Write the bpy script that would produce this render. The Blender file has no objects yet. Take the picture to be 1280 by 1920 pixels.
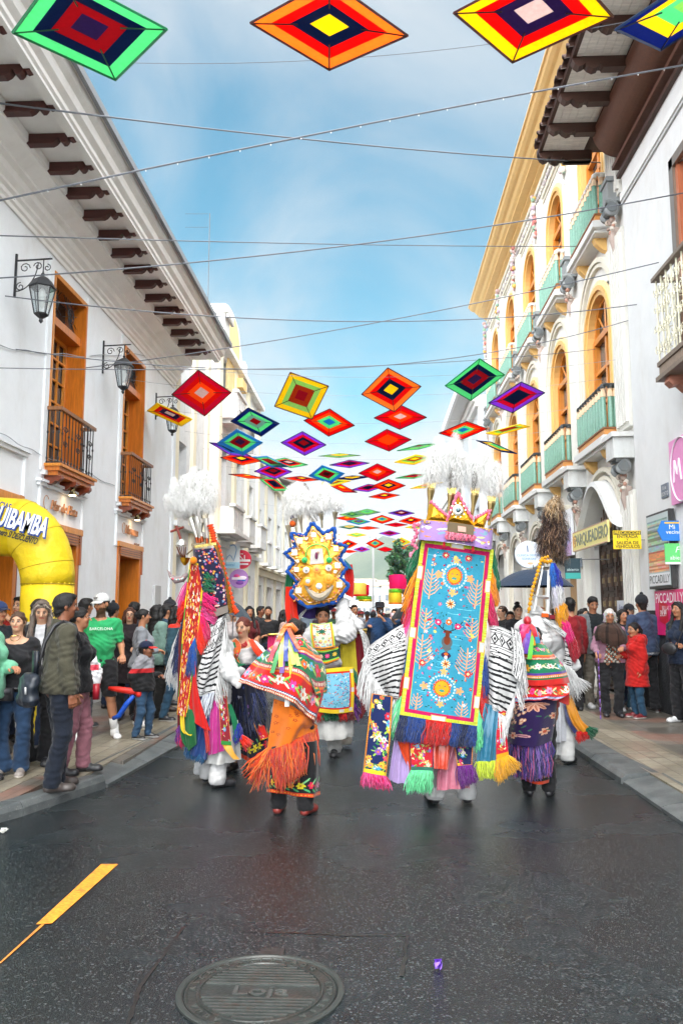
import bpy,math,random
import numpy as np
from mathutils import Vector,Matrix
S=bpy.context.scene
rad=math.radians
# ---------------------------------------------------------------- camera
CAM=np.array([0,0,1.56]);FOC=1493.0;TH=rad(7.14);YW=rad(2.5)
cd=bpy.data.cameras.new('camera');cam=bpy.data.objects.new('camera',cd);S.collection.objects.link(cam)
cam.location=CAM;cam.rotation_euler=(rad(90)+TH,0,YW)
cd.sensor_fit='VERTICAL';cd.sensor_height=36.0;cd.lens=36.0*FOC/1920
cd.clip_start=.05;cd.clip_end=9000
S.camera=cam
S.view_settings.view_transform='Standard';S.view_settings.look='None'
S.view_settings.exposure=1.45;S.view_settings.gamma=1.0
S.cycles.max_bounces=6;S.cycles.diffuse_bounces=4;S.cycles.glossy_bounces=2
S.cycles.transmission_bounces=3;S.cycles.transparent_max_bounces=14;S.cycles.caustics_reflective=False
S.cycles.volume_bounces=0
# ---------------------------------------------------------------- sky and sun
SUN_EL,SUN_AZ=rad(56),rad(178)
w=bpy.data.worlds.new('World');S.world=w;w.use_nodes=True
nt=w.node_tree;nt.nodes.clear();N=nt.nodes.new;LK=nt.links.new
out=N('ShaderNodeOutputWorld');bg=N('ShaderNodeBackground');LK(bg.outputs[0],out.inputs[0])
bg.inputs[1].default_value=0.13
sky=N('ShaderNodeTexSky');sky.sky_type='NISHITA';sky.sun_disc=False
sky.sun_elevation=SUN_EL;sky.sun_rotation=SUN_AZ;sky.air_density=1.3;sky.dust_density=1.2;sky.ozone_density=2.5
tc=N('ShaderNodeTexCoord');sep=N('ShaderNodeSeparateXYZ');LK(tc.outputs['Generated'],sep.inputs[0])
def wmath(op,a,b=None,clamp=False):
 n=N('ShaderNodeMath');n.operation=op;n.use_clamp=clamp
 for i,v in enumerate((a,b)):
  if v is None:continue
  if isinstance(v,(int,float)):n.inputs[i].default_value=v
  else:LK(v,n.inputs[i])
 return n.outputs[0]
 # project the direction on a cloud layer
zc=wmath('MAXIMUM',sep.outputs[2],0.0);zz=wmath('ADD',zc,0.16)
cx_=wmath('DIVIDE',sep.outputs[0],zz);cy_=wmath('DIVIDE',sep.outputs[1],zz)
cmb=N('ShaderNodeCombineXYZ');LK(cx_,cmb.inputs[0]);LK(cy_,cmb.inputs[1])
mp=N('ShaderNodeMapping');LK(cmb.outputs[0],mp.inputs[0]);mp.inputs['Scale'].default_value=(1.1,.8,1);mp.inputs['Location'].default_value=(6.6,7.7,0)
mp.inputs['Rotation'].default_value=(0,0,rad(24))
no=N('ShaderNodeTexNoise');LK(mp.outputs[0],no.inputs['Vector']);no.inputs['Scale'].default_value=1.25;no.inputs['Detail'].default_value=8;no.inputs['Roughness'].default_value=.55;no.inputs['Distortion'].default_value=.5
hz=wmath('POWER',wmath('SUBTRACT',1.0,sep.outputs[2],True),5.5)
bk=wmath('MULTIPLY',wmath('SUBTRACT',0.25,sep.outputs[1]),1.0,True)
zt0=N('ShaderNodeMapRange');LK(sep.outputs[2],zt0 .inputs[0]);zt0 .inputs[1].default_value=.46;zt0 .inputs[2].default_value=1.0
dens=wmath('ADD',wmath('ADD',wmath('ADD',no.outputs[0],wmath('MULTIPLY',hz,.95)),wmath('MULTIPLY',bk,.5)),wmath('MULTIPLY',zt0 .outputs[0],.4))
rp=N('ShaderNodeMapRange');rp.interpolation_type='SMOOTHSTEP';LK(dens,rp.inputs[0]);rp.inputs[1].default_value=.375;rp.inputs[2].default_value=.88
hs=N('ShaderNodeHueSaturation');LK(sky.outputs[0],hs.inputs['Color']);hs.inputs['Saturation'].default_value=1.06;hs.inputs['Value'].default_value=.50
tint=N('ShaderNodeMix');tint.data_type='RGBA';tint.blend_type='MULTIPLY';tint.inputs[0].default_value=1
LK(hs.outputs[0],tint.inputs[6]);tint.inputs[7].default_value=(.42,1.12,1.04,1)
zt=N('ShaderNodeMapRange');zt.interpolation_type='SMOOTHSTEP';LK(sep.outputs[2],zt.inputs[0]);zt.inputs[1].default_value=.66;zt.inputs[2].default_value=.95
cb=wmath('ADD',wmath('ADD',2.3,wmath('MULTIPLY',bk,21.0)),wmath('MULTIPLY',zt.outputs[0],1.5))  # unseen clouds behind the viewer and overhead boosted, added to light the walls
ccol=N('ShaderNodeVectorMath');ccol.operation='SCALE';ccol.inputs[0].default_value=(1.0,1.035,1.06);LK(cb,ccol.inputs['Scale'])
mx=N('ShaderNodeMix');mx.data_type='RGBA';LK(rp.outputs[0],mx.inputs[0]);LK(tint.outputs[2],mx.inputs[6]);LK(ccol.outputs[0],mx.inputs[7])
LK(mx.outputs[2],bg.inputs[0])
sl=bpy.data.lights.new('sun','SUN');sl.energy=1.3;sl.angle=rad(24);sl.color=(1,.95,.87)
so=bpy.data.objects.new('sun',sl);S.collection.objects.link(so)
sd=Vector((math.sin(SUN_AZ)*math.cos(SUN_EL),math.cos(SUN_AZ)*math.cos(SUN_EL),math.sin(SUN_EL)))
so.rotation_euler=sd.to_track_quat('Z','Y').to_euler();so.location=(0,-5,30)
# ---------------------------------------------------------------- helpers: rays through the lens
_F=np.array([-math.sin(YW)*math.cos(TH),math.cos(YW)*math.cos(TH),math.sin(TH)])
_R=np.array([math.cos(YW),math.sin(YW),0]);_U=np.cross(_R,_F)
def ray(px,py):return _F+_R*(px-640)/FOC-_U*(py-960)/FOC
def onX(px,py,x):r=ray(px,py);return CAM+r*(x/r[0])
def onY(px,py,y):r=ray(px,py);return CAM+r*(y/r[1])
def onZ(px,py,z=0.):r=ray(px,py);return CAM+r*((z-CAM[2])/r[2])
# ---------------------------------------------------------------- materials
def sc(h):
 if isinstance(h,str):h=tuple(int(h[i:i+2],16)for i in(1,3,5))
 return tuple(((v/255)/12.92 if v/255<=.04045 else(((v/255)+.055)/1.055)**2.4)for v in h)
MATS={}
def mat(name,rough=.7,metal=0.,noise=(8,.12),bump=(40,.05,.004),spec=.5,trans=0.,sheen=0.,coat=0.,stretch=(1,1,1),stain=None,emit=0.,emitcol=None,wave=None,gain=1.):
 if name in MATS:return MATS[name]
 m=bpy.data.materials.new(name);m.use_nodes=True;t=m.node_tree;t.nodes.clear()
 n=t.nodes.new;l=t.links.new
 o=n('ShaderNodeOutputMaterial');p=n('ShaderNodeBsdfPrincipled')
 p.inputs['Roughness'].default_value=rough;p.inputs['Metallic'].default_value=metal
 p.inputs['Specular IOR Level'].default_value=spec
 if sheen:p.inputs['Sheen Weight'].default_value=sheen
 if coat:p.inputs['Coat Weight'].default_value=coat;p.inputs['Coat Roughness'].default_value=.12
 at=n('ShaderNodeAttribute');at.attribute_name='Col'
 c=n('ShaderNodeTexCoord');mpn=n('ShaderNodeMapping');mpn.inputs['Scale'].default_value=stretch
 l(c.outputs['Object'],mpn.inputs[0])
 col=at.outputs['Color']
 if noise:
  ns=n('ShaderNodeTexNoise');ns.inputs['Scale'].default_value=noise[0];ns.inputs['Detail'].default_value=6;ns.inputs['Roughness'].default_value=.65
  l(mpn.outputs[0],ns.inputs['Vector'])
  r=n('ShaderNodeMapRange');l(ns.outputs[0],r.inputs[0]);r.inputs[1].default_value=.3;r.inputs[2].default_value=.7
  r.inputs[3].default_value=gain*(1-noise[1]);r.inputs[4].default_value=gain*(1+noise[1]*.6)
  v=n('ShaderNodeVectorMath');v.operation='SCALE';l(col,v.inputs[0]);l(r.outputs[0],v.inputs['Scale']);col=v.outputs[0]
 if stain:
  sn=n('ShaderNodeTexNoise');sn.inputs['Scale'].default_value=stain[0];sn.inputs['Detail'].default_value=9;sn.inputs['Roughness'].default_value=.7
  m2=n('ShaderNodeMapping');m2 .inputs['Scale'].default_value=(1,1,.35);l(c.outputs['Object'],m2 .inputs[0]);l(m2 .outputs[0],sn.inputs['Vector'])
  r2=n('ShaderNodeMapRange');l(sn.outputs[0],r2 .inputs[0]);r2 .inputs[1].default_value=.52;r2 .inputs[2].default_value=.78;r2 .inputs[4].default_value=stain[2]
  mm=n('ShaderNodeMix');mm.data_type='RGBA';l(r2 .outputs[0],mm.inputs[0]);l(col,mm.inputs[6]);mm.inputs[7].default_value=(*stain[1],1);col=mm.outputs[2]
 l(col,p.inputs['Base Color'])
 if bump:
  bn=n('ShaderNodeTexNoise')if not wave else n('ShaderNodeTexWave')
  bn.inputs['Scale'].default_value=bump[0];bn.inputs['Detail'].default_value=5
  if wave:bn.inputs['Distortion'].default_value=wave
  l(mpn.outputs[0],bn.inputs['Vector'])
  b=n('ShaderNodeBump');b.inputs['Strength'].default_value=min(1,bump[1]*6);b.inputs['Distance'].default_value=bump[2]
  l(bn.outputs[0],b.inputs['Height']);l(b.outputs[0],p.inputs['Normal'])
 sh=p.outputs[0]
 if trans:
  tr=n('ShaderNodeBsdfTranslucent');l(col,tr.inputs[0]);ms=n('ShaderNodeMixShader');ms.inputs[0].default_value=trans
  l(sh,ms.inputs[1]);l(tr.outputs[0],ms.inputs[2]);sh=ms.outputs[0]
 if emit:
  p.inputs['Emission Strength'].default_value=emit
  if emitcol:p.inputs['Emission Color'].default_value=(*emitcol,1)
  else:l(col,p.inputs['Emission Color'])
 l(sh,o.inputs[0]);MATS[name]=m;return m
PLASTER=mat('plaster',.85,noise=(3,.05),bump=(60,.05,.004),stain=(1.6,sc('#b0a492'),.30),spec=.3)
WEATHERED=mat('weathered_stone',.85,noise=(5,.10),bump=(45,.08,.006),stain=(3.5,sc('#7d6c58'),.42),spec=.3)
WOOD=mat('varnished_wood',.38,noise=(6,.28),bump=(30,.05,.002),stretch=(6,6,.6),coat=.3)
DWOOD=mat('dark_wood',.55,noise=(5,.25),bump=(20,.08,.004),stretch=(.6,5,5))
IRON=mat('painted_iron',.45,noise=(20,.1),bump=(60,.03,.001),spec=.5)
METAL=mat('metal',.28,metal=1,noise=(12,.15),bump=(25,.08,.003))
GOLD=mat('gold_foil',.24,gain=.85,metal=.85,noise=(15,.15),bump=(28,.12,.008))
FABRIC=mat('fabric',.9,gain=.66,noise=(14,.14),bump=(130,.10,.004),sheen=.15,spec=.25)
CROWDCLOTH=mat('clothing',.88,gain=.72,noise=(9,.16),bump=(22,.12,.012),sheen=.1,spec=.25)
SATIN=mat('satin',.3,gain=.66,noise=(7,.2),bump=(9,.12,.02),sheen=.3)
YARN=mat('yarn',.9,gain=.72,noise=(30,.2),bump=(200,.1,.002),sheen=.2,spec=.2)
SKIN=mat('skin',.5,gain=.8,noise=(20,.08),bump=(90,.03,.001),spec=.4)
HAIR=mat('hair',.55,noise=(30,.3),bump=(60,.3,.005),stretch=(3,3,.4),spec=.35)
LEATHER=mat('leather',.4,noise=(14,.15),bump=(70,.06,.002))
PLUME=mat('plume',.8,noise=None,bump=None,trans=.5,spec=.1)
def see_through(m,f):
 t=m.node_tree;o=[n for n in t.nodes if n.type=='OUTPUT_MATERIAL'][0];s=o.inputs[0].links[0].from_socket;a=t.nodes.new('ShaderNodeBsdfTransparent');x=t.nodes.new('ShaderNodeMixShader');x.inputs[0].default_value=f
 t.links.new(s,x.inputs[1]);t.links.new(a.outputs[0],x.inputs[2]);t.links.new(x.outputs[0],o.inputs[0])
see_through(PLUME,.36)
KITE=mat('kite_cloth',.75,gain=1.2,noise=(30,.12),bump=(90,.12,.006),trans=.62,spec=.2)
PAINT=mat('paint',.5,noise=(6,.06),bump=(50,.03,.001))
PRINT=mat('print',.4,noise=None,bump=None,coat=.15)
VINYL=mat('inflatable_vinyl',.5,gain=.8,noise=(3,.1),bump=(7,.14,.03),spec=.4)
GLASS=mat('window_glass',.06,noise=(2,.3),bump=(3,.03,.004),spec=.8)
def clear_glass():
 m=bpy.data.materials.new('lamp_glass');m.use_nodes=True;t=m.node_tree;t.nodes.clear()
 o=t.nodes.new('ShaderNodeOutputMaterial');a=t.nodes.new('ShaderNodeBsdfTransparent');b=t.nodes.new('ShaderNodeBsdfGlossy');x=t.nodes.new('ShaderNodeMixShader')
 a.inputs[0].default_value=(.86,.9,.9,1);b.inputs[1].default_value=.05;x.inputs[0].default_value=.25
 t.links.new(a.outputs[0],x.inputs[1]);t.links.new(b.outputs[0],x.inputs[2]);t.links.new(x.outputs[0],o.inputs[0]);return m
LAMPGLASS=clear_glass()
# ---------------------------------------------------------------- mesh builder
LOCALS=set()
class MB:
 def __init__(s,tf=None):s.v=[];s.f=[];s.c=[];s.nv=0;s.tf=tf
 def add(s,v,f,c):
  v=np.asarray(v,float).reshape(-1,3)
  if s.tf is not None:v=s.tf(v)
  s.v.append(v);n=s.nv;s.f.extend([tuple(int(i)+n for i in q)for q in f])
  if len(f)and isinstance(c,(list,np.ndarray))and np.ndim(c)==2:s.c.extend([tuple(x)for x in c])
  else:s.c.extend([tuple(c)]*len(f))
  s.nv+=len(v);return s
 def box(s,x0,x1,y0,y1,z0,z1,c):
  v=[(x,y,z)for x in(x0,x1)for y in(y0,y1)for z in(z0,z1)]
  return s.add(v,[(0,1,3,2),(4,6,7,5),(0,4,5,1),(2,3,7,6),(0,2,6,4),(1,5,7,3)],c)
 def prism(s,poly,ax,a0,a1,c):
  n=len(poly);v=[]
  for a in(a0,a1):
   for p in poly:q=list(p);q.insert(ax,a);v.append(q)
  f=[tuple(range(n))[::-1],tuple(range(n,2*n))]+[(i,(i+1)%n,n+(i+1)%n,n+i)for i in range(n)]
  return s.add(v,f,c)
 def tube(s,pts,r,c,n=6,cap=True):
  pts=np.asarray(pts,float);m=len(pts);rr=np.broadcast_to(np.asarray(r,float),(m,))
  t=np.gradient(pts,axis=0);t/=np.linalg.norm(t,axis=1)[:,None]+1e-9
  up=np.array([0,0,1.])if abs(t[0][2])<.9 else np.array([1.,0,0])
  v=[]
  for i in range(m):
   a=np.cross(t[i],up);a/=np.linalg.norm(a)+1e-9;b=np.cross(a,t[i]);up=b
   for k in range(n):
    g=2*math.pi*k/n;v.append(pts[i]+rr[i]*(a*math.cos(g)+b*math.sin(g)))
  f=[(i*n+k,i*n+(k+1)%n,(i+1)*n+(k+1)%n,(i+1)*n+k)for i in range(m-1)for k in range(n)]
  if cap:f+=[tuple(range(n))[::-1],tuple((m-1)*n+k for k in range(n))]
  return s.add(v,f,c)
 def lathe(s,prof,cen,c,n=16,ax=2):
  v=[]
  for r,h in prof:
   for k in range(n):
    g=2*math.pi*k/n;p=[cen[0],cen[1],cen[2]]
    o=[i for i in(0,1,2)if i!=ax];p[o[0]]+=r*math.cos(g);p[o[1]]+=r*math.sin(g);p[ax]+=h;v.append(p)
  m=len(prof)
  f=[(i*n+k,i*n+(k+1)%n,(i+1)*n+(k+1)%n,(i+1)*n+k)for i in range(m-1)for k in range(n)]
  f+=[tuple(range(n))[::-1],tuple((m-1)*n+k for k in range(n))]
  return s.add(v,f,c)
 def ball(s,cen,r,c,n=8,m=6):
  r=np.broadcast_to(np.asarray(r,float),(3,));v=[]
  for i in range(m+1):
   t=math.pi*i/m
   for k in range(n):
    g=2*math.pi*k/n;v.append((cen[0]+r[0]*math.sin(t)*math.cos(g),cen[1]+r[1]*math.sin(t)*math.sin(g),cen[2]+r[2]*math.cos(t)))
  return s.add(v,[(i*n+k,(i+1)*n+k,(i+1)*n+(k+1)%n,i*n+(k+1)%n)for i in range(m)for k in range(n)],c)
 def grid(s,P,C):
  nu,nv=P.shape[:2];i,j=np.meshgrid(np.arange(nu-1),np.arange(nv-1),indexing='ij');a=(i*nv+j).ravel()
  f=np.stack([a,a+1,a+nv+1,a+nv],1)
  return s.add(P.reshape(-1,3),f.tolist(),np.asarray(C).reshape(-1,3)if np.ndim(C)==3 else C)
 def poly(s,pts,c,back=None,th=0.):
  n=len(pts)
  if th is None or back is None:return s.add(pts,[tuple(range(n))],c)
  p=np.asarray(pts,float);q=p+np.asarray(back)
  return s.add(np.vstack([p,q]),[tuple(range(n)),tuple(range(2*n-1,n-1,-1))]+[(i,n+i,n+(i+1)%n,(i+1)%n)for i in range(n)],c)
 def obj(s,name,m,parent=None,smooth=False):
  me=bpy.data.meshes.new(name)
  v=np.vstack(s.v)if s.v else np.zeros((0,3))
  me.from_pydata(v.tolist(),[],s.f);me.materials.append(m)
  a=me.color_attributes.new('Col','FLOAT_COLOR','CORNER')
  cnt=np.array([len(q)for q in s.f]);cc=np.repeat(np.asarray(s.c,float).reshape(-1,3),cnt,axis=0)
  if len(cc):a.data.foreach_set('color',np.hstack([cc,np.ones((len(cc),1))]).astype(np.float32).ravel())
  if smooth:me.polygons.foreach_set('use_smooth',[True]*len(me.polygons))
  me.update();o=bpy.data.objects.new(name,me);S.collection.objects.link(o)
  if parent is not None:
   o.parent=parent
   o.matrix_parent_inverse=parent.matrix_world.inverted()if parent.type=='EMPTY' and parent.name not in LOCALS else Matrix()
  return o
def tag(o,label=None,cat=None,group=None,kind=None):
 for k,v in(('label',label),('category',cat),('group',group),('kind',kind)):
  if v:o[k]=v
 return o
def thing(name,label,cat,loc=(0,0,0),group=None,rz=0):
 o=bpy.data.objects.new(name,None);S.collection.objects.link(o);o.location=loc;o.rotation_euler=(0,0,rz)
 o.empty_display_size=.2;o.matrix_basis=Matrix.Translation(Vector(loc))@Matrix.Rotation(rz,4,'Z')
 bpy.context.view_layer.update()
 return tag(o,label,cat,group)
def copy_tree(o,parent=None):
 c=o.copy();S.collection.objects.link(c);c.parent=parent
 for ch in list(o.children):copy_tree(ch,c)
 return c
def text_mesh(txt,size=1.,shear=0.,off=0.,ext=0.,sx=1.,spacing=1.,bold=0):
 cu=bpy.data.curves.new('t','FONT');cu.body=txt;cu.size=size;cu.shear=shear;cu.offset=off;cu.extrude=ext
 cu.align_x='CENTER';cu.align_y='CENTER';cu.space_character=spacing;cu.resolution_u=3
 o=bpy.data.objects.new('t',cu);S.collection.objects.link(o);bpy.context.view_layer.update()
 me=o.to_mesh();v=np.array([tuple(p.co)for p in me.vertices]).reshape(-1,3);f=[tuple(p.vertices)for p in me.polygons]
 o.to_mesh_clear();bpy.data.objects.remove(o);bpy.data.curves.remove(cu)
 if len(v):v[:,0]*=sx
 return v,f
def put_text(mb,txt,org,ux,uz,size,col,**k):
 v,f=text_mesh(txt,size,**k);org=np.array(org,float);ux=np.array(ux,float);uz=np.array(uz,float)
 nn=np.cross(ux,uz)
 mb.add(org+v[:,:1]*ux+v[:,1:2]*uz+v[:,2:3]*nn,f,col)
 # ---------------------------------------------------------------- painting on a grid of faces (embroidery, weaving, prints)
class Canvas:
 def __init__(s,w,h,c):s.w=w;s.h=h;s.a=np.empty((h,w,3));s.a[:]=c;s.y,s.x=np.mgrid[0:h,0:w]+.5
 def rect(s,x0,y0,x1,y1,c):s.a[int(max(y0,0)):int(y1),int(max(x0,0)):int(x1)]=c
 def ell(s,x,y,rx,ry,c,ang=0):
  dx=s.x-x;dy=s.y-y;ca,sa=math.cos(ang),math.sin(ang)
  s.a[((dx*ca+dy*sa)/rx)**2+((-dx*sa+dy*ca)/ry)**2<1]=c
 def star(s,x,y,r,c,n=8,inner=.5,ang=0):
  dx=s.x-x;dy=s.y-y;r0=np.hypot(dx,dy);t=(np.arctan2(dy,dx)-ang)%(2*math.pi/n)/(2*math.pi/n)
  lim=r*(inner+(1-inner)*np.abs(2*t-1));s.a[r0<lim]=c
 def flower(s,x,y,r,c,cc,n=6,ang=0.):
  for k in range(n):
   g=ang+2*math.pi*k/n;s.ell(x+r*.6*math.cos(g),y+r*.6*math.sin(g),r*.45,r*.3,c,g)
  s.ell(x,y,r*.3,r*.3,cc)
 def line(s,pts,wd,c):
  for(x0,y0),(x1,y1)in zip(pts[:-1],pts[1:]):
   dx,dy=x1-x0,y1-y0;L=dx*dx+dy*dy+1e-9
   t=np.clip(((s.x-x0)*dx+(s.y-y0)*dy)/L,0,1);s.a[np.hypot(s.x-x0-t*dx,s.y-y0-t*dy)<wd/2]=c
 def leafspray(s,x,y,L,c,n=6,up=-1,wd=1.6,spread=.55):
  s.line([(x,y),(x,y+up*L)],wd,c)
  for k in range(n):
   yy=y+up*L*(.12+.8*k/n);l=L*.30*(1-.45*k/n)
   for sd in(-1,1):s.line([(x,yy),(x+sd*l*.6,yy+up*l*.35),(x+sd*l*1.05,yy+up*l*1.0)],wd*.62,c)
def interp_grid(K,nu,nv):
 """K (a,b,3) control net -> (nu,nv,3) smooth surface (Catmull-Rom both ways)"""
 def cr(K,n):
  a=len(K);t=np.linspace(0,a-1,n);i=np.minimum(t.astype(int),a-2);u=(t-i)[:,None,None]
  P=lambda j:K[np.clip(j,0,a-1)]
  p0,p1,p2,p3=P(i-1),P(i),P(i+1),P(i+2)
  return.5*((2*p1)+(-p0+p2)*u+(2*p0-5*p1+4*p2-p3)*u*u+(-p0+3*p1-3*p2+p3)*u**3)
 K=np.asarray(K,float);A=cr(K,nu);return np.swapaxes(cr(np.swapaxes(A,0,1),nv),0,1)
def surf_normals(P):
 du=np.gradient(P,axis=0);dv=np.gradient(P,axis=1);n=np.cross(du,dv);return n/(np.linalg.norm(n,axis=2)[...,None]+1e-9)
def cloth(mb,P,C,th=.006,back=None):
 """a cloth of thickness th with front colours C; the back gets its own"""
 n=surf_normals(P);mb.grid(P,C);Q=P-n*th;mb.grid(Q,C if back is None else back)
 for A,B in((P[0],Q[0]),(P[-1],Q[-1]),(P[:,0],Q[:,0]),(P[:,-1],Q[:,-1])):
  E=np.stack([A,B],0);mb.grid(E,back if back is not None else(C if np.ndim(C)==1 else tuple(np.asarray(C).reshape(-1,3).mean(0))))
WHITE=(.8,.8,.79);OFFW=(.74,.73,.70)
# ================================================================ ground
XL,XR,ZP=-4.6,4.3,0.10
def ground_mat(name,kind):
 m=bpy.data.materials.new(name);m.use_nodes=True;t=m.node_tree;n=t.nodes.new;l=t.links.new
 p=t.nodes['Principled BSDF'];c=n('ShaderNodeTexCoord')
 def noise(sc_,det=8,ro=.6,vec=None):
  x=n('ShaderNodeTexNoise');x.inputs['Scale'].default_value=sc_;x.inputs['Detail'].default_value=det;x.inputs['Roughness'].default_value=ro
  l(vec or c.outputs['Object'],x.inputs['Vector']);return x.outputs[0]
 def ramp(v,a,b,lo,hi,sm=True):
  r=n('ShaderNodeMapRange');l(v,r.inputs[0]);r.inputs[1].default_value=a;r.inputs[2].default_value=b;r.inputs[3].default_value=lo;r.inputs[4].default_value=hi
  if sm:r.interpolation_type='SMOOTHSTEP'
  return r.outputs[0]
 def mix(f,a,b,bt='MIX'):
  x=n('ShaderNodeMix');x.data_type='RGBA';x.blend_type=bt
  if isinstance(f,float):x.inputs[0].default_value=f
  else:l(f,x.inputs[0])
  for i,q in((6,a),(7,b)):
   if isinstance(q,tuple):x.inputs[i].default_value=(*q,1)
   else:l(q,x.inputs[i])
  return x.outputs[2]
 if kind=='asphalt':
  big=noise(.8,6,.55);mid=noise(6,8,.6);fine=noise(160,3,.6)
  vo=n('ShaderNodeTexVoronoi');vo.inputs['Scale'].default_value=130;l(c.outputs['Object'],vo.inputs['Vector'])
  hv=n('ShaderNodeSeparateColor');l(vo.outputs['Color'],hv.inputs[0])
  stone=ramp(hv.outputs[0],.86,.95,0,1)
  base=mix(ramp(mid,.35,.7,0,1),(.004,.008,.010),(.010,.017,.020))
  base=mix(ramp(stone,0,1,0,.6,False),base,(.14,.15,.155))
  wet=ramp(big,.34,.60,0,1)
  base=mix(wet,base,mix(.5,base,(.012,.013,.014)))
  l(base,p.inputs['Base Color'])
  l(ramp(wet,0,1,.36,.11),p.inputs['Roughness'])
  b=n('ShaderNodeBump');b.inputs['Strength'].default_value=.55;b.inputs['Distance'].default_value=.003
  h=n('ShaderNodeMath');h.operation='ADD';l(vo.outputs['Distance'],h.inputs[0]);l(fine,h.inputs[1]);l(h.outputs[0],b.inputs['Height']);l(b.outputs[0],p.inputs['Normal'])
  p.inputs['Specular IOR Level'].default_value=.5
  p.inputs['Specular IOR Level'].default_value=.5
 if kind=='kerb':
  base=mix(ramp(noise(5),.35,.7,0,1),(.06,.068,.07),(.115,.125,.125));base=mix(ramp(noise(90,2),.6,.75,0,.5),base,(.3,.3,.29))
  l(base,p.inputs['Base Color']);p.inputs['Roughness'].default_value=.5
  b=n('ShaderNodeBump');b.inputs['Strength'].default_value=.4;b.inputs['Distance'].default_value=.004;l(noise(60),b.inputs['Height']);l(b.outputs[0],p.inputs['Normal'])
 if kind in('slabs','bricks'):
  bt=n('ShaderNodeTexBrick');mpn=n('ShaderNodeMapping');l(c.outputs['Object'],mpn.inputs[0]);l(mpn.outputs[0],bt.inputs['Vector'])
  bt.inputs['Scale'].default_value=1
  if kind=='slabs':
   bt.inputs['Brick Width'].default_value=.42;bt.inputs['Row Height'].default_value=.42;bt.offset=0.0;bt.inputs['Mortar Size'].default_value=.006
   c1,c2,mo=(.12,.11,.095),(.30,.16,.12),(.05,.045,.04)
   bt.inputs['Color1'].default_value=(*c1,1);bt.inputs['Color2'].default_value=(.19,.175,.145,1)
  else:
   mpn.inputs['Rotation'].default_value=(0,0,rad(90));bt.inputs['Brick Width'].default_value=.40;bt.inputs['Row Height'].default_value=.16;bt.inputs['Mortar Size'].default_value=.005
   c1,c2,mo=(.21,.185,.135),(.30,.265,.20),(.07,.06,.05)
   bt.inputs['Color1'].default_value=(*c1,1);bt.inputs['Color2'].default_value=(*c2,1)
  bt.inputs['Mortar'].default_value=(*mo,1)
  ck=noise(1.1,3,.5);base=bt.outputs['Color']
  if kind=='slabs':base=mix(ramp(ck,.52,.6,0,.55),base,(.29,.13,.09))
  base=mix(ramp(noise(9),.35,.75,0,.45),base,(.10,.085,.07))
  l(base,p.inputs['Base Color']);l(ramp(noise(1.2,4),.4,.6,.5,.28),p.inputs['Roughness'])
  b=n('ShaderNodeBump');b.inputs['Strength'].default_value=.6;b.inputs['Distance'].default_value=.004
  inv=n('ShaderNodeMath');inv.operation='SUBTRACT';inv.inputs[0].default_value=1;l(bt.outputs['Fac'],inv.inputs[1])
  ad=n('ShaderNodeMath');ad.operation='ADD';l(inv.outputs[0],ad.inputs[0]);l(noise(50),ad.inputs[1]);l(ad.outputs[0],b.inputs['Height']);l(b.outputs[0],p.inputs['Normal'])
 if kind=='earth':
  l(mix(ramp(noise(.02),.4,.6,0,1),(.06,.08,.05),(.12,.12,.09)),p.inputs['Base Color']);p.inputs['Roughness'].default_value=.9
 if kind=='mountain':
  l(mix(ramp(noise(.004),.35,.65,0,1),(.03,.055,.03),(.07,.09,.05)),p.inputs['Base Color']);p.inputs['Roughness'].default_value=1
 return m
def plainobj(name,mb,m,kind='structure',smooth=False):
 o=mb.obj(name,m,None,smooth);o['kind']=kind;return o
LC=(1,1,1)
g=MB();g.box(-4000,4000,-600,5200,-1.0,-.35,LC);plainobj('ground',g,ground_mat('earth','earth'))
KL,KR=-2.33,2.20
g=MB();P=np.stack(np.meshgrid(np.linspace(-2.9,2.6,12),np.linspace(-6,260,60),indexing='ij')+[np.zeros((12,60))],2)
g.grid(P,LC);g.box(-2.9,2.6,-6,260,-.36,-.02,LC);plainobj('road',g,ground_mat('asphalt','asphalt'))
# left kerb: low ramped crossing beside y 5.9 to 7.3, then a wide chamfered kerb
kerb=MB()
def kerbrun(pts,side):
 """pts: (y, xroad, height, topwidth). A bevelled kerb along the street"""
 for(y0,x0,h0,w0),(y1,x1,h1,w1)in zip(pts[:-1],pts[1:]):
  n=max(1,int((y1-y0)/.95+.5))
  for k in range(n):
   a=k/n;b=(k+1)/n;g0=.006
   def pr(t,e):
    y=y0+(y1-y0)*t+e;x=x0+(x1-x0)*t;h=h0+(h1-h0)*t;ww=w0+(w1-w0)*t
    return[(x,y,-.1),(x,y,h*.55),(x+side*ww*.12,y,h*.9),(x+side*ww*.2,y,h),(x+side*ww,y,ZP+.008),(x+side*ww,y,-.1)]
   A=pr(a,g0);B=pr(b,-g0);m_=len(A)
   kerb.add(A+B,[tuple(range(m_)),tuple(range(2*m_-1,m_-1,-1))]+[(i,i+1,m_+i+1,m_+i)for i in range(m_-1)],LC)
kerbrun([(-5,-3.0,.10,.2),(5.7,-2.98,.10,.18),(6.25,-2.72,.11,.18),(7.25,-2.42,.12,.18)],-1)
kerbrun([(7.27,-2.41,.05,.34),(9.4,-2.30,.05,.34),(16,-2.25,.06,.3),(120,-2.25,.08,.3)],-1)
kerbrun([(-5,2.27,.05,.36),(7.6,2.23,.05,.36)],1)
kerbrun([(7.62,2.22,.09,.34),(8.6,2.20,.10,.3),(120,2.20,.10,.3)],1)
plainobj('kerb',kerb,ground_mat('kerb_stone','kerb'))
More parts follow.
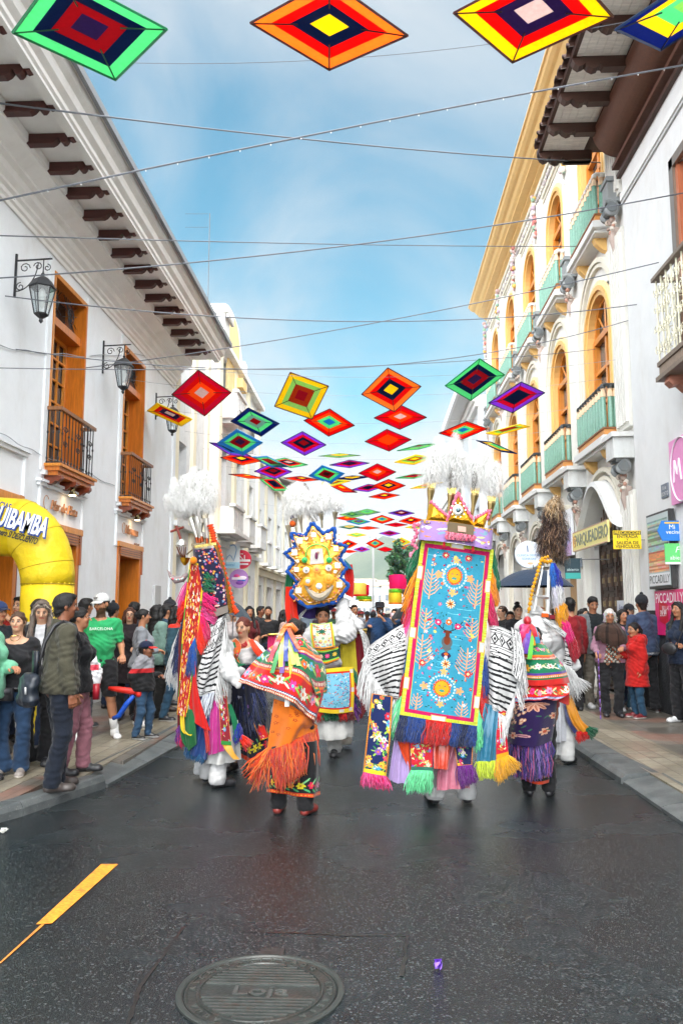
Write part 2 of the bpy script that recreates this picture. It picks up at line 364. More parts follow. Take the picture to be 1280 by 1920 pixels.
pv=MB();pv.box(-5.2,-3.05,-5,130,-.3,ZP,LC);pv.box(-3.05,-2.86,5.9,130,-.3,ZP,LC);pv.box(-2.86,-2.7,7.0,130,-.3,ZP,LC);pv.box(-2.7,-2.5,8.0,130,-.3,ZP-.001,LC)
pv.box(2.9,4.9,-5,130,-.3,ZP,LC);plainobj('pavement',pv,ground_mat('paving_slabs','slabs'))
pb=MB();pb.box(-3.05,-2.62,7.25,130,ZP-.02,ZP+.004,LC);pb.box(-3.3,-3.05,5.6,130,ZP-.02,ZP+.004,LC);pb.box(2.48,3.1,-5,130,-.1,ZP+.004,LC);plainobj('paving_border',pb,ground_mat('paving_bricks','bricks'))
# road paint: one orange dash and its thin tail
pt=MB()
q=[onZ(*p,.004)for p in((68,1733),(98,1731),(222,1620),(190,1620))];pt.add(q,[(0,1,2,3)],sc('#f0912a'))
q=[onZ(*p,.004)for p in((78,1733),(84,1733),(2,1806),(-2,1806))];pt.add(q,[(0,1,2,3)],sc('#d98632'))
mo=mat('road_paint',.55,noise=(55,.5),bump=(90,.1,.003),stain=(16,(.03,.035,.035),1.0));plainobj('road_marking',pt,mo)
# asphalt patch seams: thin sunken lines filled with tar
tar=MB()
def seam(px,wd=.006):
 pts=[onZ(a,b,.003)for a,b in px];r=random.Random(3);fine=[]
 for a,b in zip(pts[:-1],pts[1:]):
  for k in range(10):fine.append(a+(b-a)*k/10+np.array([r.uniform(-.004,.004),r.uniform(-.004,.004),0]))
 fine.append(pts[-1]);fine=np.array(fine);t=np.gradient(fine,axis=0);nn=np.stack([-t[:,1],t[:,0],0*t[:,0]],1);nn/=np.linalg.norm(nn,axis=1)[:,None]
 ww=np.array([wd*r.uniform(.4,1.2)for _ in fine])[:,None];tar.grid(np.stack([fine-nn*ww,fine+nn*ww],1),(.012,.012,.012))
seam([(452,1746),(560,1749),(640,1753),(765,1754)]);seam([(765,1754),(752,1830)],.009);seam([(345,1738),(262,1850),(240,1920)],.008)
o=tar.obj('tar_seam',mat('tar',.3,noise=(20,.3)));o['kind']='structure'
# manhole
mc=thing('manhole_cover','round ribbed iron manhole cover set in the wet asphalt','manhole cover',(-.487,3.50,0))
IR=sc('#303432')
c0=(-.487,3.50);R0=.345
r_=MB();r_.lathe([(R0,-.02),(R0,.008),(R0-.006,.011),(R0-.022,.011),(R0-.028,.004),(R0-.03,-.02)],(*c0,0),IR,72);r_.box(c0[0]-.055,c0[0]+.055,c0[1]+R0-.01,c0[1]+R0+.06,-.01,.011,sc('#2a2726'));r_.obj('rim',IRON,mc)
d_=MB();Rr=R0-.032;d_.lathe([(Rr,-.02),(Rr,.005),(Rr-.004,.008),(Rr-.012,.008),(Rr-.014,.004),(.262,.004),(.26,.009),(.252,.009),(.248,.003),(.001,.003)],(*c0,0),IR,72)
for k in range(-9,10):
 if-2<=k<=1:continue
 y=k*.0255;hw=math.sqrt(max(0,.243**2-y*y));d_.box(c0[0]-hw,c0[0]+hw,c0[1]+y-.006,c0[1]+y+.006,.002,.010,sc('#474b49'))
for sx in():d_.tube([(c0[0]+sx*.13,c0[1]-.01+.035*math.sin(t),.006)if 0 else(c0[0]+sx*(.16+.03*math.cos(t)),c0[1]-.012+.022*math.sin(t),.006)for t in np.linspace(0,6.28,14)],.004,IR,5)
mi=mat('cast_iron',.33,metal=.25,noise=(12,.3),bump=(70,.1,.003),stain=(10,sc('#4a372c'),.8));dd=d_.obj('cover',mi,mc)
lt=MB();put_text(lt,'Loja',(c0[0],c0[1]-.012,.006),(1,0,0),(0,1,0),.105,sc('#4e5250'),ext=.003,off=.001,sx=1.35)
for i,ch in enumerate('ALCANTARILLADO  EMPRESA  DE  AGUA  '):
 g_=math.pi*1.0-i*2*math.pi/35;ux=(math.sin(g_),-math.cos(g_),0);uz=(math.cos(g_),math.sin(g_),0)
 if ch!=' ':put_text(lt,ch,(c0[0]+.284*math.cos(g_),c0[1]+.284*math.sin(g_),.006),ux,uz,.036,sc('#4a4e4b'),ext=.003,off=.001)
lt.obj('lettering',mi,dd)
# small litter
p=onZ(821,1818,.0)
wr=MB();rr_=random.Random(5)
for k in range(9):
 a=[p+np.array([rr_.uniform(-.02,.02),rr_.uniform(-.02,.02),rr_.uniform(.002,.045)])for _ in range(4)];wr.add(a,[(0,1,2),(0,2,3),(0,3,1)],sc('#6a3bb5'))
tag(wr.obj('candy_wrapper',mat('foil',.25,noise=None,bump=(60,.1,.004))),'crumpled shiny purple wrapper lying on the dark asphalt','litter')
p=onZ(6,1563,.0);wr=MB()
for k in range(8):
 a=[p+np.array([rr_.uniform(-.04,.03),rr_.uniform(-.03,.03),rr_.uniform(.002,.04)])for _ in range(4)];wr.add(a,[(0,1,2),(0,2,3),(0,3,1)],(.7,.7,.66))
tag(wr.obj('crumpled_tissue',PAINT),'crumpled white tissue on the road beside the left kerb','litter')
# far mountain
mt=MB();xs=np.linspace(-1700,1900,70);pro=np.interp(xs,[-1700,-900,-420,-160,-30,20,90,190,330,700,1300,1900],[60,120,110,150,225,262,248,215,200,150,170,90])
rr_=np.random.RandomState(4)
P=[]
for j,t in enumerate(np.linspace(0,1,14)):
 hgt=pro*math.sin(t*math.pi/2)+rr_.uniform(-6,6,70)*t;P.append(np.stack([xs,np.full(70,1900+900*t)+rr_.uniform(-20,20,70),hgt-.5],1))
mt.grid(np.array(P),LC);plainobj('mountain',mt,ground_mat('mountain_slope','mountain'),smooth=True)
# ================================================================ left side buildings.  local (a along street, b out from the wall, c up)
TL=lambda v:np.stack([XL+v[:,1],v[:,0],v[:,2]],1)
TR=lambda v:np.stack([XR-v[:,1],v[:,0],v[:,2]],1)
def wall_open(mb,a0,a1,z0,z1,ops,th,col,b0=0.):
 """solid wall slab (front face at b0, thickness th behind) with openings (a0,a1,z0,z1,arch?)"""
 xs=sorted({a0,a1,*[q for o in ops for q in o[:2]]})
 for x0,x1 in zip(xs[:-1],xs[1:]):
  st=sorted([o for o in ops if o[0]<=x0+1e-6 and o[1]>=x1-1e-6],key=lambda o:o[2]);z=z0
  for o in st:
   if o[2]>z+1e-6:mb.box(x0,x1,b0-th,b0,z,o[2],col)
   z=o[3]
   if len(o)>4 and o[4]:
    m=(o[0]+o[1])/2;r=(o[1]-o[0])/2;rz=o[4];top=o[3]+.02
    n=12;pts=[(m-r*math.cos(math.pi*k/n),o[3]-rz+rz*math.sin(math.pi*k/n))for k in range(n+1)]
    for(u0,w0),(u1,w1)in zip(pts[:-1],pts[1:]):
     mb.add([(u0,b0-th,w0),(u1,b0-th,w1),(u1,b0-th,top),(u0,b0-th,top),(u0,b0,w0),(u1,b0,w1),(u1,b0,top),(u0,b0,top)],[(0,1,2,3),(4,7,6,5),(0,4,5,1),(2,6,7,3)],col)
    z=top
  if z<z1-1e-6:mb.box(x0,x1,b0-th,b0,z,z1,col)
def scroll(mb,c,r,turns,a0,sgn,th,col,plane='ac',b=0.,n=16):
 pts=[]
 for k in range(n+1):
  t=k/n;g=a0+sgn*turns*2*math.pi*t;rr=r*(1-.75*t);u,v=c[0]+rr*math.cos(g),c[1]+rr*math.sin(g)
  pts.append((u,b,v)if plane=='ac' else(b,u,v))
 mb.tube(pts,th,col,4)
def molding(mb,a0,a1,prof,col):
 mb.prism(prof,0,a0,a1,col)
WL=(.82,.84,.86);OR=sc('#c8701a');OR2=sc('#d48428');RB=sc('#4c241f');IRN=(.018,.018,.022)
hs=thing('colonial_house','white colonial house with deep eaves and orange timber doors, nearest on the left side','house',(XL,9,0))
WIN=[(7.45,8.75),(10.72,12.02),(13.93,15.23)];DOOR=[(8.65,9.95),(10.72,12.05),(13.95,15.3)]
mb=MB(TL)
ops=[(a,b,3.66,6.42)for a,b in WIN]+[(8.65,9.95,0,2.95),(10.72,12.05,0,2.72),(13.95,15.3,0,2.72)]
wall_open(mb,-4,17.7,-.3,7.25,ops,.42,WL);mb.box(-4,17.7,-6,-.42,7.0,7.2,WL);mb.box(17.5,17.7,-6,-.421,-.3,7.5,WL)
mb.obj('wall',PLASTER,hs)
mb=MB(TL);mb.box(-4,17.72,-.001,.05,-.1,.62,(.6,.6,.62))
for a,b in WIN[:]:
 for x0,x1 in((a-.16,a-.02),(b+.02,b+.16)):mb.box(x0,x1,0,.03,3.5,6.56,WL)
mb.box(17.5,17.7,0,.04,.6,6.6,WL);mb.obj('plinth_and_bands',PLASTER,hs)
# cornice
mb=MB(TL);CC=(.88,.86,.83)
molding(mb,-4,17.55,[(0,6.62),(.03,6.62),(.03,6.68),(.06,6.70),(.06,6.76),(.10,6.79),(.10,6.83),(.16,6.88),(.16,6.98),(.22,7.02),(.22,7.06),(.40,7.16),(.40,7.20),(.42,7.22),(.42,7.32),(0,7.32)],CC)
mb.obj('cornice',PLASTER,hs)
mb=MB(TL);mb.box(-4,17.62,-.3,.95,7.32,7.38,(.88,.86,.83));mb.obj('soffit',PLASTER,hs)
mb=MB(TL)
molding(mb,-4,17.66,[(.90,7.26),(1.02,7.26),(1.02,7.30),(1.05,7.32),(1.05,7.38),(1.12,7.42),(1.14,7.48),(1.14,7.52),(1.20,7.56),(1.22,7.62),(1.25,7.64),(1.25,7.69),(.5,7.9),(.5,7.385),(.90,7.385)],(.88,.86,.83))
molding(mb,-4,17.64,[(1.26,7.60),(1.31,7.60),(1.31,7.70),(1.26,7.70)],sc('#8b8f94'))
mb.obj('eave_molding',PLASTER,hs)
mb=MB(TL);mb.add([(-4,1.2,7.9),(17.7,1.2,7.9),(17.7,-5,9.6),(-4,-5,9.6),(-4,1.2,7.7),(17.7,1.2,7.7),(17.7,-5,7.7),(-4,-5,7.7)],[(0,1,2,3),(4,7,6,5),(0,4,5,1),(1,5,6,2),(0,3,7,4)],sc('#7a4a36'));mb.obj('roof',DWOOD,hs)
rf=[(.40,7.315),(.40,7.19),(.70,7.19),(.745,7.215),(.78,7.26),(.80,7.235),(.83,7.20),(.865,7.20),(.89,7.23),(.90,7.26),(.93,7.24),(.97,7.25),(.98,7.28),(.97,7.315)]
for k in range(-2,15):
 mb=MB(TL);y=8.28+.6137*k;mb.prism(rf,0,y-.05,y+.05,RB);mb.obj('rafter',DWOOD,hs)
def paneled(mb,a0,a1,z0,z1,b,col,cols=2,rows=5,fr=.05,th=.04):
 """glazed leaf: frame with bars"""
 mb.box(a0,a0+fr,b,b+th,z0,z1,col);mb.box(a1-fr,a1,b,b+th,z0,z1,col)
 mb.box(a0+fr,a1-fr,b,b+th,z0,z0+fr*1.6,col);mb.box(a0+fr,a1-fr,b,b+th,z1-fr,z1,col)
 for i in range(1,cols):x=a0+(a1-a0)*i/cols;mb.box(x-.014,x+.014,b+.004,b+th-.004,z0+fr*1.6,z1-fr,col)
 for j in range(1,rows):z=z0+(z1-z0)*j/rows;mb.box(a0+fr,a1-fr,b+.006,b+th-.006,z-.014,z+.014,col)
DG=(.035,.045,.05)
for(a,b)in WIN[1:]:
 wn=MB(TL)
 wn.box(a,a+.05,-.36,.035,3.66,6.42,OR2);wn.box(b-.05,b,-.40,.035,3.66,6.42,OR);wn.box(a+.05,b-.05,-.36,.035,6.35,6.42,OR2)
 wn.box(a+.05,b-.05,-.30,-.05,5.72,5.84,OR)
 m_=(a+b)/2;paneled(wn,a+.05,m_-.004,3.72,5.72,-.30,OR2,2,6);paneled(wn,m_+.004,b-.05,3.72,5.72,-.30,OR2,2,6);wn.box(m_-.02,m_+.02,-.26,-.22,5.84,6.35,OR2)
 wo=wn.obj('window',WOOD,hs)
 p_=MB(TL);p_.box(a+.05,b-.05,-.34,-.31,3.66,6.35,DG);p_.obj('pane',GLASS,wo)
 gr=MB(TL)
 for x0,x1 in((a+.06,m_-.03),(m_+.03,b-.06)):
  cx,cz,hw=(x0+x1)/2,6.095,(x1-x0)/2
  for k in range(-3,4):gr.tube([(cx,-.12,cz),(cx+hw*k/3.2,-.12,cz+.25)],.006,IRN,4);gr.tube([(cx,-.12,cz),(cx+hw*k/3.2,-.12,cz-.25)],.006,IRN,4)
  for sx in(-1,1):gr.tube([(cx,-.12,cz),(cx+sx*hw,-.12,cz+.1)],.006,IRN,4);gr.tube([(cx,-.12,cz),(cx+sx*hw,-.12,cz-.1)],.006,IRN,4)
  scroll(gr,(cx,cz),.13,1.6,0,1,.007,IRN,b=-.11);scroll(gr,(cx,cz),.2,1,2,-1,.006,IRN,b=-.115)
 gr.obj('grille',IRON,wo)
 # balcony: floor, brackets, rail
 y0,y1=a-.06,b+.02
 bf=MB(TL);bf.box(y0,y1,.0,.24,3.50,3.56,OR);bf.box(y0-.03,y1+.03,.0,.27,3.56,3.60,OR2);bf.box(y0+.04,y1-.04,.02,.2,3.44,3.50,OR)
 for x in np.linspace(y0+.12,y1-.16,3):bf.prism([(0,3.44),(.24,3.44),(.24,3.40),(.2,3.36),(.16,3.37),(.12,3.33),(.06,3.32),(0,3.30)],0,x-.05,x+.05,sc('#7a3517'))
 fo=bf.obj('balcony_floor',WOOD,hs)
 ra=MB(TL)
 def bal(x,bb,fancy=False):
  ra.tube([(x,bb,3.6),(x,bb,4.36)],.008,IRN,5)
  for zz in(3.68,4.05)if not fancy else(3.68,):ra.ball((x,bb,zz),(.016,.016,.026),IRN,6,4)
 xs=np.linspace(y0+.03,y1-.03,12)
 for i,x in enumerate(xs):
  bal(x,.20,i%4==2)
  if i%4==2:
   for q in(-1,1):scroll(ra,(x+q*.03,3.93),.05,1.1,math.pi/2*(1+q),q,.007,IRN,b=.20,n=10);scroll(ra,(x-q*.03,4.12),.05,1.1,math.pi/2*(1+q),-q,.007,IRN,b=.20,n=10)
 for x in(y0+.03,y1-.03):
  for bb in(.04,.12):bal(x,bb)
  ra.box(x-.012,x+.012,.0,.20,3.615,3.63,IRN)
 ra.box(y0+.02,y1-.02,.19,.21,3.615,3.635,IRN)
 ro=ra.obj('balcony_railing',IRON,hs)
 hr=MB(TL);hr.box(y0-.0,y1+.0,.17,.24,4.36,4.41,sc('#8a5a34'));hr.box(y0,y0+.07,0,.17,4.36,4.41,sc('#8a5a34'));hr.box(y1-.07,y1,0,.17,4.36,4.41,sc('#8a5a34'));hr.obj('handrail',WOOD,ro)
 # spotlight under the balcony, lit in the photograph
 cx=(y0+y1)/2+.1
 sp=MB(TL);sp.lathe([(.035,.10),(.04,.05),(.06,0.0),(.055,-.002)],(cx,.13,3.27),(.25,.2,.1),12);sp.box(cx-.01,cx+.01,.12,.14,3.35,3.44,IRN)
 so_=sp.obj('spotlight',GOLD,hs);bl=MB(TL);bl.lathe([(.05,0),(.045,-.008),(.001,-.01)],(cx,.13,3.267),(1,.82,.5),12);bl.obj('bulb',mat('lit_bulb',.5,noise=None,bump=None,emit=9,emitcol=(1,.72,.36)),so_)
 L=bpy.data.lights.new('spotlight_beam','SPOT');L.energy=2.0;L.color=(1,.74,.40);L.spot_size=rad(105);L.spot_blend=.7;L.shadow_soft_size=.04
 lo=bpy.data.objects.new('spotlight_beam',L);S.collection.objects.link(lo);lo.location=(XL+.13,cx,3.24);lo.parent=so_
 # doorways and shop panels
for i,(a,b,zt)in enumerate(((8.65,9.95,2.95),(10.72,12.05,2.72),(13.95,15.3,2.72))):
 dw=MB(TL)
 dw.box(b-.09,b,-.40,.03,0,zt,OR);dw.box(a,a+.09,-.38,.03,0,zt,OR);dw.box(a-.05,b+.08,-.02,.06,zt-.0,zt+.09,OR2);dw.box(a+.09,b-.09,-.4,.045,zt-.16,zt,OR)
 for q in(.03,.07,.11):dw.box(a+.0,b+.0,.045,.055,zt-.16+q,zt-.145+q,sc('#8a4713'))
 dw.box(b-.0,b+.07,-.02,.05,zt-.45,zt+.1,sc('#a04e14'));dw.box(b-.0,b+.045,-.02,.025,0,zt-.45,sc('#8a3f1a'))
 do=dw.obj('doorway',WOOD,hs)
 lf=MB(TL)
 def leaf(m,c,x):
  return m.box(x,x+.05,-1.02,-.42,.02,zt-.18,c)
 leaf(lf,OR2,b-.16);lf.box(b-.175,b-.16,-.95,-.5,zt-.95,zt-.35,OR);lf.box(b-.175,b-.16,-.95,-.5,.3,zt-1.1,OR);lf.box(a+.15,a+.75,-1.05,-1.0,.02,zt-.3,OR2);lf.box(a+.25,a+.65,-1.0,-.985,zt-1,zt-.45,OR);lf.box(a+.25,a+.65,-1.0,-.985,.3,zt-1.15,OR)
 lf.obj('door',WOOD,do)
 inn=MB(TL);inn.box(a-.5,b+.5,-3,-2.9,0,3.2,(.5,.42,.3));inn.box(a-.6,a-.5,-3,-.42,0,3.2,(.45,.4,.3));inn.box(b+.5,b+.6,-3,-.42,0,3.2,(.45,.4,.3));inn.box(a-.6,b+.6,-3,-.43,3.1,3.2,(.4,.36,.3));inn.obj('interior',PLASTER,do)
 pn=MB(TL);z1=3.33 if i else 3.62
 pn.box(a-.22,b+.16,.0,.05,z1-.05,z1,WL);pn.box(a-.25,b+.19,.0,.08,z1,z1+.035,WL);pn.box(a-.16,a-.10,.0,.035,zt+.0,z1-.05,WL);pn.box(b+.10,b+.16,.0,.035,zt,z1-.05,WL)
 po=pn.obj('sign_panel',PLASTER,hs)
 if i:
  tx=MB();txt,sz=(('Mar de Plata',.205),('Naroma',.24))[i-1];cy=(a+b)/2
  put_text(tx,txt,(XL+.035,cy+.02,(zt+z1)/2+.03),(0,1,0),(0,0,1),sz,sc('#b07a55'),ext=.012,shear=.35,off=-.002,sx=.95)
  if i==2:put_text(tx,'taste & craft',(XL+.03,cy+.38,zt+.12),(0,1,0),(0,0,1),.065,sc('#8a6a55'),ext=.005,shear=.3)
  # swashes of the script capitals
  cx=cy-(.60 if i==1 else.42);zc_=(zt+z1)/2+.04
  tx.tube([(XL+.035,cx+.09*math.cos(t)-.02,zc_+.10*math.sin(t*1.0))for t in np.linspace(.6,5.2,12)],.006,sc('#b07a55'),4)
  tx.obj('lettering',GOLD if 0 else mat('copper',.5,metal=.0,noise=None,bump=None),po)
 if i:
  q=MB(TL);q.box(a-.12,a-.04,0,.07,3.44,3.50,(.7,.7,.7));q.obj('floodlight',PAINT,hs)
mb=MB(TL);mb.box(16.3,16.75,0,.05,.85,2.1,(.5,.5,.5));mb.box(16.25,17.5,.0,.035,1.62,1.66,WL);mb.obj('wall_band',PLASTER,hs)
# three wall lanterns
def lantern(y,label):
 t=thing('wall_lantern',label,'lantern',(XL,y,5.9),'iron lanterns on the white house')
 c=IRN;b=MB(TL)
 b.box(y-.012,y+.012,0,.025,5.55,6.12,c);b.tube([(y,0.01,6.03),(y,.48,6.05)],.012,c,5);b.tube([(y,.37,6.04),(y,.37,5.88)],.008,c,4)
 b.tube([(y,.02+.28*math.sin(t_),5.62+.40*(1-math.cos(t_)))for t_ in np.linspace(0,1.5,10)],.008,c,4)
 scroll(b,(.13,5.93),.07,1.3,0,1,.007,c,'bc',y,12);scroll(b,(.3,5.95),.06,1.3,3.1,-1,.007,c,'bc',y,12);scroll(b,(.08,5.68),.06,1.3,1.5,1,.007,c,'bc',y,12);scroll(b,(.42,5.93),.05,1.2,1.5,-1,.007,c,'bc',y,10)
 b.obj('bracket',IRON,t)
 h=MB(TL);o=(y,.37,0)
 h.lathe([(.006,5.90),(.012,5.86),(.03,5.84),(.012,5.82),(.05,5.80),(.11,5.76),(.165,5.68),(.175,5.66),(.165,5.655),(.15,5.66)],o,(.03,.032,.036),6)
 h.lathe([(.085,5.31),(.09,5.30),(.05,5.27),(.02,5.25),(.028,5.22),(.006,5.19)],o,c,6)
 for k in range(6):
  g_=2*math.pi*k/6;C_,S_=math.cos(g_),math.sin(g_)
  h.tube([(y+.158*C_,.37+.158*S_,5.66),(y+.085*C_,.37+.085*S_,5.31)],.008,c,4)
  g2=g_+math.pi/3;h.tube([(y+.158*C_,.37+.158*S_,5.655),(y+.158*math.cos(g2),.37+.158*math.sin(g2),5.655)],.009,c,4);h.tube([(y+.085*C_,.37+.085*S_,5.31),(y+.085*math.cos(g2),.37+.085*math.sin(g2),5.31)],.008,c,4)
 h.obj('lamp_housing',IRON,t)
 gl=MB(TL);gl.lathe([(.152,5.652),(.08,5.315)],o,(.9,.9,.9),6);gl.obj('lamp_glass',LAMPGLASS,t)
 bu=MB(TL);bu.lathe([(.01,5.66),(.035,5.62),(.05,5.52),(.035,5.44),(.02,5.40)],o,(.8,.8,.78),10);bu.obj('bulb',PAINT,t)
lantern(9.55,'black iron lantern on a scrolled bracket left of the nearest tall window')
lantern(12.85,'black iron lantern on a scrolled bracket between the two tall windows')
lantern(16.1,'black iron lantern on the house corner beyond the second tall window, behind a yellow kite')
# ---------------------------------------------------------------- second building: white and cream with curved gable
CR=sc('#efe6cc');WT=(.77,.77,.76)
b2=thing('gabled_building','white and cream building with a tall rounded gable and small balconies beyond the lanterns','building',(XL,24,0))
mb=MB(TL)
ops=[(18.3,19.1,4.2,5.6),(20.0,20.8,3.9,5.3),(18.3,19.1,7.0,8.6),(18.3,19.2,.1,2.9)]
wall_open(mb,17.7,21.6,-.3,9.2,ops,.4,WT,-.05)
ops2=[(22.2,23.2,4.0,6.5,.5),(25.0,25.8,4.0,6.4),(27.6,28.4,4.0,6.0),(22.4,23.3,7.4,9.0),(25.2,26.0,7.0,8.4),(27.8,28.5,6.9,8.0,.35),(22.3,23.4,.1,2.9),(24.6,25.8,.1,2.8),(27.0,28.2,.1,2.8)]
wall_open(mb,21.6,29.6,-.3,9.3,ops2,.4,WT,.15);mb.box(21.6,21.8,-.4,-.25,-.3,9.3,WT);mb.box(17.7,29.6,-7,-.45,9.0,9.2,WT)
# gable: wall polygon, pier and arch
gp=[(22.0,9.3),(22.0,10.0)]+[(24.0-2.0*math.cos(t),10.0+.95*math.sin(t))for t in np.linspace(.5,2.2,10)]+[(25.9,10.0),(26.0,9.7),(26.6,9.6),(26.6,9.3)]
mb.prism([(p[0],p[1])for p in[]],1,0,1,WT)if 0 else None
v=[(p[0],.12,p[1])for p in gp]+[(p[0],-.35,p[1])for p in gp];n_=len(gp)
mb.add(v,[tuple(range(n_)),tuple(range(2*n_-1,n_-1,-1))]+[(i,n_+i,n_+(i+1)%n_,(i+1)%n_)for i in range(n_)],WT)
mb.box(19.6,22.0,-.3,.0,9.2,9.9,WT);mb.box(26.6,29.6,-.2,.12,9.3,9.8,WT)
mb.obj('wall',WEATHERED,b2)
mb=MB(TL);mb.box(21.75,22.5,-.4,.32,9.2,10.05,WT);mb.box(21.65,22.6,-.5,.42,10.05,10.2,WT);mb.box(21.75,22.5,-.45,.36,10.2,10.3,WT);mb.box(25.4,25.9,-.3,.3,8.9,9.8,WT)
for k in range(9):mb.box(21.7+k*.1,21.75+k*.1,.36,.44,9.92,10.02,(.45,.43,.4))
mb.box(21.6,29.6,.15,.38,9.15,9.3,WT);mb.box(21.6,24.0,.15,.75,3.7,3.8,WT);mb.box(17.7,21.6,-.05,.12,3.5,3.62,WT);mb.box(21.6,29.6,.15,.26,3.4,3.55,WT);mb.obj('cornice',WEATHERED,b2)
mb=MB(TL)
n_=14;ar=[(24.0-.95*math.cos(math.pi*k/n_),9.75+.95*math.sin(math.pi*k/n_))for k in range(n_+1)]
v=[(p[0],.20,p[1])for p in ar]+[(24.95,.20,8.2),(23.05,.20,8.2)];m_=len(v);v+=[(p[0],.121,p[2])for p in v]
mb.add(v,[tuple(range(m_))]+[(i,m_+i,m_+(i+1)%m_,(i+1)%m_)for i in range(m_)],sc('#ecd29a'))
for a,z0,z1 in((21.65,-.1,9.1),(24.1,3.6,9.1),(26.6,-.1,9.1),(29.1,-.1,9.1)):mb.box(a,a+.42,.15,.24,z0,z1,CR)
for a in(17.75,19.5,21.1):mb.box(a,a+.3,-.05,.03,-.1,9.1,CR)
mb.box(24.3,25.1,.15,.42,8.6,8.9,sc('#e8c887'));mb.box(26.9,27.6,.15,.35,8.3,8.6,CR);mb.obj('cream_pilasters',PLASTER,b2)
def simple_window(par,tf,a,b,z0,z1,dep,cols=2,rows=4,col=(.7,.7,.7),glass=(.05,.07,.08),b0=0.):
 w=MB(tf);paneled(w,a+.01,b-.01,z0+.01,z1-.01,b0-dep,col,cols,rows,.045);o=w.obj('window',PAINT,par)
 p=MB(tf);p.box(a,b,b0-dep-.04,b0-dep-.01,z0,z1,glass);p.obj('pane',GLASS,o);return o
for o in ops:simple_window(b2,TL,*o[:4],.3,b0=-.05)
for o in ops2:simple_window(b2,TL,*o[:4],.3,b0=.15)
for(a0,a1,z)in((22.0,23.6,3.75),(24.8,26.0,3.75),(22.2,23.7,7.1),(27.3,28.7,3.75)):
 q=MB(TL);q.box(a0,a1,.15,.62,z,z+.1,WT);q.box(a0,a1,.56,.62,z+.1,z+.75,WT);q.box(a0,a0+.07,.15,.56,z+.1,z+.75,WT);q.box(a1-.07,a1,.15,.56,z+.1,z+.75,WT);q.box(a0-.04,a1+.04,.50,.68,z+.75,z+.83,WT);q.box(a0+.15,a1-.15,.15,.5,z-.12,z,WT)
 for x in np.linspace(a0+.14,a1-.14,5):q.box(x-.04,x+.04,.62,.635,z+.2,z+.65,(.6,.6,.6))
 q.obj('balcony',WEATHERED,b2)
q=MB(TL)
for k in range(14):x=21.9+k*.2;q.tube([(x,.2,6.55+.0),(x,.75,6.5),(x,.78,7.2)],.012,(.12,.13,.12),4)
q.tube([(21.8,.78,7.2),(24.6,.78,7.2)],.02,(.12,.13,.12),4);q.obj('iron_railing',IRON,b2)
# aerial mast on the house
mb=MB();p0=onX(390,560,-5.4);p1=onX(390,400,-5.4);y_=p0[1];mb.tube([(-5.4,y_,8),(-5.4,y_,onY(390,400,y_)[2])],.016,(.06,.07,.08),5)
for py in(401,426):a_=onY(390,py,y_);b_=onY(347,py,y_);mb.tube([a_,b_],.008,(.06,.07,.08),4)
tag(mb.obj('aerial_mast',IRON),'tall thin grey aerial mast with two cross rods rising behind the left eaves','antenna')
# ---------------------------------------------------------------- round and tooth shaped shop signs
def disc_sign(name,label,c,r,col,parts,cat='sign'):
 """hanging sign facing down the street; c centre"""
 m=MB();m.lathe([(r,-.03),(r,.03)],c,col,40,1);m.tube([(XL,c[1],c[2]),(c[0],c[1],c[2])],.012,(.2,.2,.2),5);t=m.obj(name,PAINT);tag(t,label,cat)
 q=MB();parts(q,c,c[1]-.035);q.obj('lettering',PRINT,t)
def P_tooth(q,c,y):
 q.tube([(c[0]+.20*math.cos(t),y,c[2]+.18+.06*math.sin(2*t)+.12*math.sin(t))for t in np.linspace(0,math.pi,12)],.012,sc('#6fa3cf'),4)
 q.tube([(c[0]-.20,y,c[2]+.18),(c[0]-.16,y,c[2]-.02),(c[0]-.12,y,c[2]-.14),(c[0]-.06,y,c[2]-.02),(c[0],y,c[2]+.04),(c[0]+.06,y,c[2]-.02),(c[0]+.12,y,c[2]-.14),(c[0]+.16,y,c[2]),(c[0]+.2,y,c[2]+.18)],.012,sc('#6fa3cf'),4)
 q.box(c[0]-.3,c[0]+.3,y-.005,y+.01,c[2]-.36,c[2]-.18,sc('#a8d5e8'));put_text(q,'dental',(c[0],y-.01,c[2]-.26),(1,0,0),(0,0,1),.13,sc('#3d86b8'))
c=onY(431,1043,23.5);m=MB();m.box(c[0]-.3,c[0]+.3,c[1]-.02,c[1]+.02,c[2]-.36,c[2]+.36,(.72,.78,.82));m.tube([(XL,c[1],c[2]+.2),(c[0]-.3,c[1],c[2]+.2)],.015,(.3,.3,.3),5)
t=tag(m.obj('tooth_sign',PAINT),'pale blue hanging dental sign with a tooth outline','sign');q=MB();P_tooth(q,c,c[1]-.03);q.obj('lettering',PRINT,t)
def P_red(q,c,y):q.ell=0;put_text(q,'Ñ',(c[0],y,c[2]+.02),(1,0,0),(0,0,1),.3,(.75,.7,.7));q.box(c[0]-.26,c[0]+.26,y-.004,y,c[2]-.07,c[2]+.0,(.8,.75,.75));q.box(c[0]-.1,c[0]+.2,y-.006,y-.002,c[2]-.17,c[2]-.12,(.8,.75,.75))
disc_sign('round_sign','round crimson hanging shop sign beside the tooth sign',onY(454,1049,24.4),.29,sc('#c8233f'),P_red)
def P_pur(q,c,y):
 r=random.Random(2)
 for k in range(9):
  g_=r.uniform(0,6.28);d=r.uniform(.02,.17);q.ball((c[0]+d*math.cos(g_),y,c[2]+d*math.sin(g_)),(r.uniform(.05,.12),.012,r.uniform(.03,.06)),sc(r.choice(['#e8483c','#2f6fc4','#f0c02f','#d23a8c','#7a3f9e','#f3e6ee'])),10,6)
 q.box(c[0]-.2,c[0]+.2,y-.02,y-.012,c[2]-.03,c[2]+.04,(.78,.7,.78))
